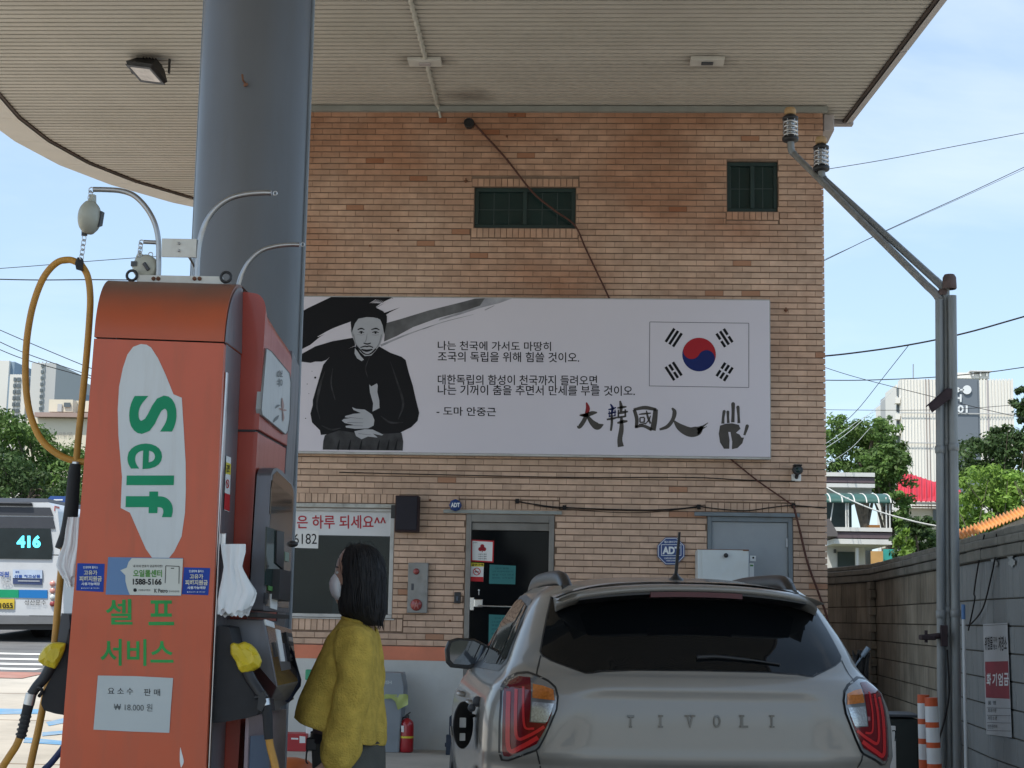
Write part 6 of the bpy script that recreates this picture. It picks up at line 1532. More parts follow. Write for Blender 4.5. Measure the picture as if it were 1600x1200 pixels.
for s_ in (-1, 1):
    path = [(560, 992, .15, .058), (563, 1008, .178, .066), (565, 1030, .195, .066), (566, 1055, .208, .063), (564, 1080, .214, .060), (559, 1100, .214, .061), (554, 1122, .212, .064), (549, 1145, .208, .067), (545, 1162, .204, .068), (540, 1178, .200, .062), (535, 1188, .197, .044), (532, 1193, .196, .032)]
    dn = [(p.x, p.y) for p in bez([Vector((a, c__, 0)) for a, c__, _, _ in path], 4)]; dn2 = [(p.x, p.y) for p in bez([Vector((a, c__, 0)) for _, _, a, c__ in path], 4)]
    P_ = [W(a-(0 if s_ < 0 else 5), c__, s_*l_) for (a, c__), (l_, r_) in zip(dn, dn2)]; rg2 = []
    for i, p in enumerate(P_):
        t = (P_[min(i+1, len(P_)-1)]-P_[max(i-1, 0)]).normalized(); x = t.cross(Vector((0, 1, 0))).normalized(); y = x.cross(t).normalized(); r = dn2[i][1]; e_ = []
        for j in range(36):
            a = 2*math.pi*j/36; fold = 1+.045*math.sin(a*2+i*.45)+.045*math.sin(a*3-i*.6+1)+.03*math.sin(a*5+i*.4)
            q = p+(x*math.cos(a)+y*math.sin(a))*r*fold; e_.append(q+(q-p).normalized()*(noise.noise(q*14)*.007))
        rg2.append(e_)
    b = MB(); b.loft(rg2, False, True); sl = b.build('sleeve', M_knit, sw); m_ = sl.modifiers.new('thick', 'SOLIDIFY'); m_.thickness = .005
# T-shirt edge under the sweater
b = MB(); b.loft([ell(W(543, 1112), .120, .165, n=30), ell(W(543, 1130), .128, .17, n=30), ell(W(544, 1153), .130, .175, n=30)], True, True); b.build('undershirt', mat('mauve_cotton', (.16, .115, .125), .85, var=.05), wom)
# trousers
b = MB(); b.loft([ell(W(544, 1147), .133, .178, n=30), ell(W(545, 1175), .136, .186, n=30), ell(W(546, 1215), .134, .19, n=30), ell(W(548, 1250), .115, .18, n=30)], True, True)
for s_ in (1, -1):
    fx = base.x - (.03 if s_ < 0 else -.05)
    limb(b, [((base.x+.005, YW+s_*.088, hipz+.02), .112), ((base.x-.005, YW+s_*.10, .62), .095), ((fx, YW+s_*.10, .45), .082), ((fx+.015, YW+s_*.10, .25), .076), ((fx+.02, YW+s_*.10, .09), .074)], 18)
tb = b.build('trousers', M_trou, wom); m_ = tb.modifiers.new('fuse', 'REMESH'); m_.mode = 'VOXEL'; m_.voxel_size = .010; m_.use_smooth_shade = True; sm = tb.modifiers.new('smooth', 'SMOOTH'); sm.iterations = 3
b = MB(); P_ = ell(W(544, 1149), .139, .184, n=40); b.loft([[p+Vector((0, 0, .012)) for p in P_], [p-Vector((0, 0, .022)) for p in P_]], False, True)
q = W(492, 1156, -.10); b.box((q.x-.012, q.y-.02, q.z-.03), (q.x+.03, q.y+.06, q.z+.015), .004); b.tube(bez([W(489, 1162, -.08), W(486, 1172, -.09), W(485, 1186, -.09), W(488, 1190, -.09)], 4), .003); b.build('belt', M_black, wom)
for s_ in (1, -1):
    fx = base.x - (.03 if s_ < 0 else -.05)
    b = MB(); limb(b, [((fx+.075, YW+s_*.10, .045), .036), ((fx+.03, YW+s_*.10, .06), .048), ((fx-.05, YW+s_*.10, .05), .046), ((fx-.13, YW+s_*.10, .038), .040), ((fx-.18, YW+s_*.10, .03), .028)], 14); b.box((fx-.20, YW+s_*.10-.042, .0), (fx+.10, YW+s_*.10+.042, .022), .008); b.build('shoe', M_rubber, wom)
# ================================================================ small things along the facade
def blk(b, x0, y0, x1, y1, Y, d, c=0.0, z0=None):
    a, e_ = at_y(x0, y0, Y), at_y(x1, y1, Y); b.box((a.x, Y, e_.z if z0 is None else z0), (e_.x, Y+d, a.z), c)
YB = F-.52
t = thing('push_bin', (at_y(600, 1150, YB).x, YB+.2, 0), 'grey push-lid rubbish bin with a yellow-green bag standing against the white plinth', 'bin')
M_bin = mat('grey_bin_plastic', (.22, .25, .28), .5, var=.04, dirt=.3, dcol=(.15, .15, .14), dscale=5)
xa, xb = at_y(560, 1085, YB).x, at_y(630, 1085, YB).x; zt_ = at_y(600, 1087, YB).z; zl = at_y(600, 1051, YB).z
b = MB(); b.loft([[(xa+.035, YB+.04, .004), (xb-.03, YB+.04, .004), (xb-.03, YB+.33, .004), (xa+.035, YB+.33, .004)], [(xa+.01, YB+.01, zt_-.02), (xb-.006, YB+.01, zt_-.02), (xb-.006, YB+.36, zt_-.02), (xa+.01, YB+.36, zt_-.02)]], True, False); bev(b.build('bin_body', M_bin, t), .02, 3)
b = MB(); b.prism([(xa, YB-.005, zt_-.018), (xb+.004, YB-.005, zt_-.018), (xb, YB-.005, zt_+.10), (xb-.03, YB-.005, zl), (xa+.04, YB-.005, zl), (xa, YB-.005, zt_+.10)], (0, .37, 0)); ld = bev(b.build('lid', M_bin, t), .012, 3)
b = MB(); Print(lambda px, py, l: at_y(px, py, YB-.0065)).text(b, 'PUSH', 593, 1063.5, 612, 1069, 1, bold=.03); b.build('lettering', mat('pale_grey_print', (.45, .5, .52), .5, var=0), ld)
b = MB(); g = []
for i in range(6):
    g.append([Vector((at_y(x, 0+y0+(y1-y0)*i/5, YB).x, YB-.010-.010*math.sin(i+x*.3)-.01*(i/5), at_y(x, y0+(y1-y0)*i/5, YB).z)) for x, y0, y1 in ((600, 1084, 1092), (612, 1085, 1091), (618, 1085, 1096), (622, 1085, 1109), (628, 1085, 1106), (634, 1084, 1103), (638, 1086, 1101))])
b.grid(g, True); b.build('bin_bag', mat('yellow_green_bag', (.34, .40, .12), .4, var=.08, bump=.3, bscale=30), t)
YE = F-.42; q = at_y(635, 1168, YE)
t = thing('fire_extinguisher', (q.x, YE, 0), 'small red fire extinguisher on the ground beside the grey bin', 'fire extinguisher')
M_red = mat('red_enamel', (.33, .012, .018), .3, var=.05, coat=.4)
zt_ = at_y(635, 1125, YE).z
b = MB(); b.lathe([(.0005, .0), (.062, .0), (.070, .012), (.072, .05), (.072, zt_-.06), (.066, zt_-.025), (.045, zt_), (.02, zt_+.012), (.018, zt_+.03), (.0005, zt_+.03)], (q.x, YE, .003), 'Z', 28); cy = b.build('cylinder', M_red, t)
b = MB(); b.lathe([(.0728, zt_*.45), (.0732, zt_*.45+.02)], (q.x, YE, 0), 'Z', 28); b.build('yellow_band', mat('yellow_print', ()), cy)
b = MB(); b.poly([at_y(x, y, YE-.0735) for x, y in ((627, 1134), (631, 1134), (631, 1144), (627, 1144))]); b.build('label', M_paper, cy)
b = MB(); b.box((q.x-.02, YE-.02, zt_+.02), (q.x+.02, YE+.02, zt_+.05), .004); b.prism([(q.x-.02, YE-.01, zt_+.05), (q.x+.03, YE-.01, zt_+.085), (q.x+.035, YE-.01, zt_+.075), (q.x+.0, YE-.01, zt_+.045)], (0, .02, 0)); b.tube(bez([Vector((q.x-.02, YE, zt_+.03)), Vector((q.x-.06, YE-.02, zt_)), Vector((q.x-.078, YE-.02, zt_-.12)), Vector((q.x-.074, YE-.02, .08))], 5), .009); b.build('valve', M_black, t)
YE = F-.55; t = thing('speaker_cabinet', (at_y(712, 1170, YE).x, YE+.1, 0), 'dark navy box beside the entrance door, half hidden by the grey car', 'box')
b = MB(); blk(b, 702, 1119, 740, 1180, YE, .25, .01, .0); b.build('tall_box', mat('navy_grey_vinyl', (.035, .045, .065), .6, var=.1, bump=.3, bscale=200), t)
b = MB(); blk(b, 697, 1148, 722, 1180, YE-.06, .058, .006, 0.0); q = at_y(698, 1164, YE-.06); b.box((q.x-.02, YE-.05, q.z-.02), (q.x, YE-.02, q.z+.02)); b.build('front_box', mat('navy_grey_vinyl', ()), t)
YE = F-.60; b = MB(); blk(b, 440, 1146, 478, 1163, YE, .25, .004, .0); q = at_y(455, 1163, YE); o = b.build('carton', mat('red_carton', (.40, .025, .03), .5, var=.05)); tag(o, 'low red and white carton on the ground behind the woman', 'carton')
b = MB(); PQ = Print(lambda px, py, l: at_y(px, py, YE-.0015)); PQ.poly(b, [(468, 1150), (477, 1151), (477, 1161), (468, 1161)], 1); PQ.stroke(b, [(455, 1154, 2.5), (466, 1154.5, 2.5)]); b.build('carton_print', M_paper, o)
t = thing('appliance', (at_y(484, 1150, F-.5).x, F-.3, 0), 'white plastic appliance partly hidden behind the woman in mustard', 'appliance')
b = MB(); blk(b, 479, 1100, 530, 1163, F-.5, .4, .012, .0); b.build('casing', M_white, t); b = MB(); blk(b, 480, 1062, 484, 1100, F-.4, .03, .004); blk(b, 477, 1046, 487, 1063, F-.42, .06, .012); b.build('green_bottle', mat('green_plastic', (.03, .30, .15), .4, var=0), t)
q = at_y(452, 1184, 9.3); zt_ = q.z
b = MB(); b.lathe([(.17, 0), (.165, zt_-.10), (.15, zt_-.05), (.11, zt_-.015), (.05, zt_), (.0005, zt_+.002)], (q.x, 9.3, 0), 'Z', 28)
tag(b.build('bollard', mat('orange_plastic', (.50, .12, .03), .5, var=.08, dirt=.3, dcol=(.25, .08, .03))), 'orange round-topped bollard between the dispenser and the woman', 'bollard')

# ================================================================ block wall on the right
WH = 2.12
wt_ = [at_z(1286, 888, WH), at_z(1364, 880.5, WH), at_z(1462, 854, WH), at_z(1540, 831.5, WH), at_z(1604, 817, WH)]
pts = [Vector((p.x, p.y)) for p in wt_]
d_ = (pts[-1]-pts[-2]).normalized(); pts.append(pts[-1]+d_*5.0)
wall = thing('block_wall', (pts[2].x, pts[2].y, 0), 'tall concrete block boundary wall, bare and dark beside the building, painted grey nearer', 'wall')
M_blk = mat('weathered_block', (.27, .245, .20), .95, var=.25, scale=2.2, bump=.5, bscale=60, tint=.18, dirt=.6, dcol=(.075, .068, .058), dscale=1.4, streak=True)
M_blkg = mat('grey_painted_block', (.25, .265, .27), .8, var=.07, scale=2, bump=.25, bscale=50, tint=.04, dirt=.45, dcol=(.15, .165, .17), dscale=2.0, streak=True)
M_cop = mat('mossy_coping', (.20, .20, .18), .95, var=.2, scale=4, bump=.5, bscale=40, dirt=.6, dcol=(.06, .06, .05), dscale=2.5)
M_blkm = mat('block_joint', (.085, .08, .07), .95, var=.2, scale=5)
segs = []
for a, c_ in zip(pts, pts[1:]): segs.append((a, c_, (c_-a).length))
BH, BL_ = .2, .40
protoc = {}
for si, (a, c_, L_) in enumerate(segs):
    dr = (c_-a)/L_; nn = Vector((-dr.y, dr.x));
    if nn.x > 0: nn = -nn                       # towards the forecourt
    mt = Matrix(((dr.x, -nn.x, 0, a.x), (dr.y, -nn.y, 0, a.y), (0, 0, 1, 0), (0, 0, 0, 1)))
    b = MB(mt); b.box((0, .012, 0), (L_, .19, WH-.02)); co = b.build('wall_core', M_blkm, wall); co.location = (-wall.location.x, -wall.location.y, 0)
    painted = si >= 2
    rows_ = [(i*BH, BH) for i in range(8)] + [(1.6, .30)]
    for ri, (z, h) in enumerate(rows_):
        tall = ri == 8; bl = .20 if tall else BL_
        x = -(bl/2 if ri % 2 else 0)
        while x < L_-.02:
            x0, x1 = max(x, 0)+.004, min(x+bl, L_)-.004
            if x1-x0 > .03:
                key = (round(x1-x0, 2), h, painted, random.randint(0, 4))
                if key not in protoc:
                    pb = MB(); pb.cur = random.random(); e = .005; w_ = x1-x0-.002; h_ = h-.010
                    pb.add([(0, .012, 0), (w_, .012, 0), (w_, .012, h_), (0, .012, h_), (0, e, 0), (w_, e, 0), (w_, e, h_), (0, e, h_), (e, 0, e), (w_-e, 0, e), (w_-e, 0, h_-e), (e, 0, h_-e)], [(8, 9, 10, 11), (4, 5, 9, 8), (5, 6, 10, 9), (6, 7, 11, 10), (7, 4, 8, 11), (0, 1, 5, 4), (1, 2, 6, 5), (2, 3, 7, 6), (3, 0, 4, 7)])
                    o = pb.build('block', M_blkg if painted else M_blk); protoc[key] = o.data; bpy.data.objects.remove(o)
                o = bpy.data.objects.new('block', protoc[key]); COL.objects.link(o); o.parent = wall
                p = mt @ Vector((x0, random.uniform(-.004, .002) if not painted else random.uniform(-.001, .001), z+.005)); o.location = p - Vector(wall.location); o.rotation_euler = (0, 0, math.atan2(dr.y, dr.x))
            x += bl
    # coping: two courses of slabs, the upper one set back
    for (z0_, z1_, f_, L2) in ((1.905, 1.99, -.045, .6), (1.993, 2.06, -.06, .6), (2.063, 2.12, -.015, .6)):
        n = max(1, round(L_/L2))
        for i in range(n):
            b = MB(mt); b.cur = random.random(); b.box((L_*i/n+.003, f_+random.uniform(-.004, .004), z0_), (L_*(i+1)/n-.003, .21, z1_-random.uniform(0, .006)), .012); o = b.build('coping_slab', M_cop, wall); o.location = (-wall.location.x, -wall.location.y, 0)
# toothed pier at the kink
a, c_, L_ = segs[1]; dr = (c_-a)/L_; nn = Vector((-dr.y, dr.x)); nn = nn if nn.x < 0 else -nn
mt = Matrix(((dr.x, -nn.x, 0, a.x), (dr.y, -nn.y, 0, a.y), (0, 0, 1, 0), (0, 0, 0, 1)))
for i in range(19):
    b = MB(mt); b.cur = random.random(); w_ = .30 if i % 2 else .22; b.box((-.02, -.07+random.uniform(-.006, .006), i*.1+.004), (w_, .0-.008, i*.1+.094), .006); o = b.build('pier_brick', M_blk, wall); o.location = (-wall.location.x, -wall.location.y, 0)

def onwall(si, off=.0):
    a, c_, L_ = segs[si]; dr = (c_-a)/L_; nn = Vector((-dr.y, dr.x)); nn = nn if nn.x < 0 else -nn
    n3 = Vector((nn.x, nn.y, 0)); p0 = Vector((a.x, a.y, 0))+n3*off
    return lambda px, py, l=0: at_plane(px, py, p0+n3*(.0013*l), n3)
wf = onwall(3, .016); PW = Print(wf)
s = flat('danger_sign', PW, [(1536, 975), (1574, 973), (1581, 1152.5), (1541, 1147)], 0, mat('grey_white_sign', (.42, .44, .46), .45, var=.03, dirt=.3, dcol=(.3, .31, .31), dscale=4), None, 'tall white and red no-fire warning sign on the grey block wall', 'sign')
flat('red_field', PW, [(1539, 1034), (1575, 1033), (1577.5, 1092), (1540.5, 1090)], 1, mat('sign_red', (.26, .02, .04), .45, var=.04), s)
b = MB(); PW.text(b, '위험물', 1538.5, 995, 1551, 1016, 1, bold=.02, sk=-1); PW.text(b, '지하', 1552, 995, 1558, 1004, 1, bold=.01); PW.text(b, '탱크', 1552, 1007, 1558, 1015, 1, bold=.01); PW.text(b, '저장소', 1560, 994, 1573, 1017, 1, bold=.02, sk=0)
for yy, tx in ((1098, '품 명'), (1110, '최대수량'), (1122, '저장소명'), (1135, '안전관리자')): PW.text(b, tx, 1543.5, yy-3, 1556+(yy-1098)*.06, yy+3.2, 1)
for yy in (1106, 1117.5, 1129, 1141.5): PW.stroke(b, [(1542, yy, .6), (1579, yy+.8, .6)], 1)
for pl in (((1537, 977.5, .5), (1574, 975.5, .5)),): PW.stroke(b, list(pl), 1)
b.build('sign_lettering', M_ink, s)
b = MB()
for i, ch in enumerate('화기엄금'): PW.text(b, ch, 1541.5+i*9, 1052-i*.2, 1548.5+i*9.2, 1071-i*.2+1, 3, bold=.03)
b.build('sign_lettering', M_wp, s)
# white paint patches left on the wall
b = MB(); rnd = random.Random(2)
for cx, cy, r in ((1552, 872, 6), (1556, 881, 4), (1578, 865, 7), (1581, 879, 6), (1575, 856, 4), (1548, 866, 4)):
    PW.poly(b, [(cx+r*rnd.uniform(.5, 1.1)*math.cos(a), cy+r*1.3*rnd.uniform(.5, 1.1)*math.sin(a)) for a in [2*math.pi*i/12 for i in range(12)]], 0)
b.build('paint_patch', mat('flaking_white_paint', (.33, .35, .35), .8, var=.15, scale=20), wall).location = (-wall.location.x, -wall.location.y, 0) if False else Vector((0, 0, 0))
for pl, lb in (([(1542, 836), (1533, 880), (1526, 925), (1527, 937), (1517, 985)], 'black cable hanging down the grey wall beside the pipes'), ([(1561, 834), (1561, 860), (1552, 905), (1540, 950), (1524, 972), (1515, 978)], 'looser black cable curving down the grey wall above the warning sign')):
    b = MB(); b.tube(bez([wf(x, y)+Vector((-.02, 0, 0)) for x, y in pl], 6), .006, 6); tag(b.build('wall_cable', M_cable), lb, 'cable', 'cables on the block wall')
b = MB(); q0, q1 = at_y(1505, 946, 12.2), at_y(1509.5, 1200, 11.9); q2 = q1+(q1-q0)*.12; b.tube([q0, q2], .0125, 10); t = b.build('mop_handle', mat('white_pole', (.55, .58, .6), .4, var=.04)); tag(t, 'thin white pole with blue grip leaning on the grey block wall', 'pole')
b = MB(); b.tube([q0+Vector((0, 0, .004)), q0.lerp(q1, .09)], .0145, 10); b.build('blue_grip', mat('light_blue_grip', (.08, .18, .38), .45, var=0), t)
# gate post
q = at_z(1586, 846, 2.02); t = thing('gate_post', (q.x+.2, q.y, 0), 'white gate post with a red band at the right edge of the view', 'post')
b = MB(); b.box((q.x, q.y-.02, .0), (q.x+.45, q.y+.30, 2.0), .03); b.build('shaft', mat('cream_white_paint', (.48, .49, .46), .6, var=.05, dirt=.5, dcol=(.25, .25, .22), dscale=5), t)
za, zb2 = at_y(1595, 1133, q.y-.02).z, at_y(1595, 1171, q.y-.02).z
b = MB(); b.box((q.x-.003, q.y-.023, zb2), (q.x+.453, q.y+.303, za), .03); b.build('red_band', mat('sign_red', ()), t)

# ================================================================ vent pipes with flame arresters
YV = 12.3
t = thing('vent_pipes', (at_y(1480, 1000, YV).x, YV, 0), 'three tall grey vent pipes with two slanting arms ending in ringed vents', 'vent pipe')
M_vp = mat('grey_pipe_paint', (.24, .255, .26), .45, .2, var=.08, scale=3, dirt=.4, dcol=(.10, .10, .09), dscale=4, streak=True)
M_cor = mat('corroded_pipe', (.30, .30, .29), .6, .3, var=.2, scale=18, dirt=.7, dcol=(.12, .105, .09), dscale=9, bump=.6, bscale=50)
def vp(px, py, dY=0.0): return at_y(px, py, YV+dY)
def vtube(pl, r, nm, m=M_vp, n=5, sides=14):
    b = MB(); b.tube(bez([vp(*p) for p in pl], n) if len(pl) > 2 else [vp(*p) for p in pl], r, sides); return b.build(nm, m, t)
def down(px, py, dY=0): p = vp(px, py, dY); return p
for (x0, y0, x1, r, dY, nm) in ((1467.5, 468, 1471, .031, 0, 'pipe'), (1477.5, 452, 1482.5, .031, .03, 'pipe'), (1487.5, 462, 1495.5, .034, -.03, 'pipe')):
    b = MB(); a = vp(x0, y0, dY); e_ = vp(x1, 1190, dY); f_ = a+(e_-a)*(a.z/(a.z-e_.z)); b.tube([a, f_], r, 16)
    for k_ in (.30, .62): p = a.lerp(f_, k_); b.lathe([(r+.001, -.03), (r+.006, -.025), (r+.006, .025), (r+.001, .03)], p, 'Z', 16)
    b.build(nm, M_vp, t)
b = MB(); p = vp(1483.5, 440, 0); b.lathe([(.050, -.06), (.055, -.05), (.052, .03), (.038, .055), (.0005, .06)], p, 'Z', 16); b.lathe([(.036, -.02), (.04, .02), (.03, .03), (.0005, .032)], vp(1474, 458, .03), 'Z', 14); b.build('pipe_cap', mat('brown_cap', (.11, .075, .07), .7, var=.2, scale=12), t)
ym, y2 = 2.9, 2.3
vtube([(1469, 470, 0), (1461, 458, .08), (1448, 446, .2)], .031, 'elbow', M_cor)
vtube([(1449, 447, .2), (1240, 240, ym)], .030, 'slanting_arm', M_cor); vtube([(1241, 241, ym), (1236.5, 235, ym), (1235.5, 222, ym)], .034, 'elbow', M_vp)
vtube([(1478, 462, .03), (1472, 448, .1), (1461, 437, .2)], .031, 'elbow', M_vp)
vtube([(1462, 438, .2), (1287, 279, y2)], .030, 'slanting_arm', M_vp); vtube([(1288, 280, y2), (1284.5, 275, y2), (1283.5, 265, y2)], .034, 'elbow', M_vp)
M_sil = mat('silver_flange', (.55, .55, .56), .25, 1, var=.1, scale=20)
for (px, yb_, dY) in ((1235, 222, ym), (1283.3, 268, y2)):
    c = vp(px, yb_, dY); s_ = (2500/(YV+dY+.3))
    ck = lambda dpx: dpx/s_*1.03
    arr = MB(); arr.lathe([(.03, 0), (ck(11), ck(1)), (ck(12.5), ck(3)), (ck(12.5), ck(7)), (ck(8), ck(9))], c, 'Z', 24); arr.build('vent_flange', M_black, t); arr = MB(); arr.lathe([(ck(8), ck(34)), (ck(12), ck(35)), (ck(12), ck(39)), (ck(9), ck(41)), (ck(6), ck(44)), (.0005, ck(44))], c, 'Z', 24); ao = arr.build('vent_flange', M_black, t)
    arr = MB()
    for h in (11, 17, 24, 31): arr.lathe([(ck(7), ck(h-2)), (ck(11.8), ck(h-1.5)), (ck(11.8), ck(h+.8)), (ck(7), ck(h+1.2))], c, 'Z', 24)
    arr.lathe([(ck(7.5), ck(8)), (ck(7.5), ck(35))], c, 'Z', 24)
    for k_ in range(6): a = 2*math.pi*k_/6; arr.tube([c+Vector((ck(10.4)*math.cos(a), ck(10.4)*math.sin(a), ck(4))), c+Vector((ck(10.4)*math.cos(a), ck(10.4)*math.sin(a), ck(38)))], .006, 6)
    arr.build('ringed_body', M_sil, t)
    arr = MB(); arr.lathe([(ck(5), ck(43)), (ck(8.5), ck(44)), (ck(9), ck(50)), (ck(7), ck(54)), (.0005, ck(54.5))], c, 'Z', 20); arr.build('vent_cap', mat('ochre_cap', (.42, .27, .13), .6, var=.15), t)
# rusty angle bracket and clamp
b = MB(); A, B_, C_, D_ = vp(1450.5, 634, -.09), vp(1481, 607, -.09), vp(1487, 608, -.09), vp(1486.5, 622, -.09); E_ = vp(1456, 645, -.09); 
b.prism([A, B_, C_, D_, E_], (0, -.012, 0)); b.prism([A, B_, B_+Vector((0, .10, 0)), A+Vector((0, .10, 0))], (0, 0, .01)); bev(b.build('angle_bracket', mat('dark_rusty_iron', (.045, .03, .035), .8, .2, var=.2, scale=10), t), .003)
b = MB(); b.box(tuple(vp(1440, 1000, -.12)), tuple(vp(1458, 992, 0)), .01); b.tube([vp(1444, 996, -.08), vp(1480, 992, -.06)], .022, 10); b.box(tuple(vp(1471, 1010, -.12)), tuple(vp(1479, 977, -.08)), .004); b.tube([vp(1447, 985, -.08), vp(1447, 1004, -.08)], .012, 8); b.build('pipe_clamp', mat('dark_rusty_iron', ()), t)
b = MB(); P_ = [vp(1480, 1015, -.06), vp(1483, 1080, -.07), vp(1477, 1120, -.07), vp(1466, 1160, -.05)]; b.tube(bez(P_, 5), .007, 6); b.build('thin_cable', M_cable, t)

# delineator posts, dark bin, mop and cloth, white board behind the car
M_del = mat('orange_delineator', (.62, .10, .025), .5, var=.05, dirt=.2, dcol=(.3, .1, .05)); M_refl = mat('white_reflective', (.68, .70, .72), .35, var=.03, dirt=.2, dcol=(.45, .45, .42))
for (px, py, r, Y, lb) in ((1442.5, 1085.5, .044, 12.35, 'orange and white flexible delineator post, the left and thinner of the pair'), (1454.5, 1090, .046, 12.05, 'orange and white flexible delineator post, the right and wider-footed of the pair')):
    q = at_y(px, py, Y); h = q.z; fx = at_y(px+(3 if px < 1450 else 7), 1200, Y).x; bx_ = q.x+(fx-q.x)*1.25
    t = thing('delineator_post', (bx_, Y, 0), lb, 'post', 'orange delineator posts beside the vent pipes')
    bands = [(1, .93, M_del), (.93, .80, M_refl), (.80, .755, M_del), (.755, .635, M_refl), (.635, .59, M_del), (.59, .46, M_refl), (.46, .08, M_del)]
    for i, (a_, c_, m_) in enumerate(bands):
        b = MB(); b.tube([(bx_+(q.x-bx_)*a_, Y, h*a_), (bx_+(q.x-bx_)*c_, Y, h*c_)], [r-(0 if px < 1450 else -.012*(1-a_)), r+(0 if px < 1450 else .012*(1-c_))], 20); b.build('band' if i else 'cap', m_, t)
    b = MB(); b.lathe([(.10, 0), (.10, .02), (r+.012, h*.08), (.0005, h*.08)], (bx_, Y, .0), 'Z', 20); b.build('foot', M_del, t)
t = thing('dark_bin', (at_y(1420, 1150, 13.6).x, 13.8, 0), 'dark green-black plastic bin behind the delineator posts', 'bin')
b = MB(); blk(b, 1388, 1122, 1437, 1200, 13.6, .45, .02, .0); b.build('bin_body', mat('dark_green_plastic', (.02, .027, .026), .6, var=.1), t); b = MB(); blk(b, 1386, 1116, 1439, 1121.5, 13.58, .5, .006); b.build('lid', M_dkgrey, t)
t = thing('hanging_mop', (at_y(1345, 1040, 14.0).x, 14.0, 0), 'black cloth hung over a pale blue handle behind the car', 'mop')
b = MB(); a, c_ = at_y(1329, 1050, 14), at_y(1357, 1012, 14); b.tube([c_, a, a+(a-c_)*1.2], .010, 8); b.tube([c_, c_.lerp(a, .35)], .022, 8); b.build('handle', mat('pale_blue_handle', (.25, .33, .42), .4, var=0), t)
b = MB(); g = []
for i in range(10):
    k_ = i/9; g.append([at_y(1331+j*2.9+2*math.sin(k_*4+j), 1012+10*abs(math.sin(j*.5+.4))*(1-k_)+k_*56+3*math.sin(j*1.3), 14.03+.03*math.sin(j*2.1+k_*3)) for j in range(10)])
b.grid(g, True); cl = b.build('cloth', M_rubber, t); cl.modifiers.new('thick', 'SOLIDIFY').thickness = .012
b = MB(); q = at_y(1345, 1070, 14.05); b.tube([(q.x, 14.06, 0), (q.x, 14.06, q.z+.3)], .012, 8); b.build('stand', M_rust, t)
b = MB(); blk(b, 1378, 1134, 1401, 1230, 12.2, .03, .004, .0); t = tag(b.build('white_board', M_paper), 'narrow white board standing just right of the car tail lamp', 'board')
b = MB(); Print(lambda px, py, l: at_y(px, py, 12.198)).stroke(b, [(1394, 1142, 1.6), (1399, 1143, 1.6), (1398.5, 1158, 1.4)], 1); b.build('board_print', M_ink, t)
# ================================================================ far things
def FP(px, py, Y): return at_y(px, py, Y)
def prismY(pts, Y, d, nm, m, par=None, **k):
    b = MB(); b.prism([FP(x, y, Y) for x, y in pts], (0, d, 0)); return tag(b.build(nm, m, par), **k)
def boxpx(x0, y0, x1, y1, Y, d, nm, m, par=None, c=0.0, **k):
    b = MB(); a, e_ = FP(x0, y0, Y), FP(x1, y1, Y); b.box((a.x, Y, e_.z), (e_.x, Y+d, a.z), c); return tag(b.build(nm, m, par), **k)
def leafmat(nm, col, tint=.45):
    m = mat(nm, col, .55, var=.22, scale=.9, tint=tint, spec=.3)
    nt = m.node_tree; N, L = nt.nodes, nt.links; p = N[m['p']]
    tr_ = N.new('ShaderNodeBsdfTranslucent'); ms = N.new('ShaderNodeMixShader'); ms.inputs[0].default_value = .35
    src = p.inputs['Base Color'].links[0].from_socket; L.new(src, tr_.inputs['Color'])
    out = [n for n in N if n.type == 'OUTPUT_MATERIAL'][0]; L.new(p.outputs[0], ms.inputs[1]); L.new(tr_.outputs[0], ms.inputs[2]); L.new(ms.outputs[0], out.inputs[0]); return m
M_lf1 = leafmat('mid_green_leaf', (.10, .175, .042)); M_lf2 = leafmat('light_green_leaf', (.17, .28, .05)); M_lf3 = leafmat('dark_green_leaf', (.055, .10, .030)); M_lf4 = leafmat('yellow_green_leaf', (.15, .25, .04), .3)
M_bark = mat('bark', (.11, .09, .07), .95, var=.3, scale=6)
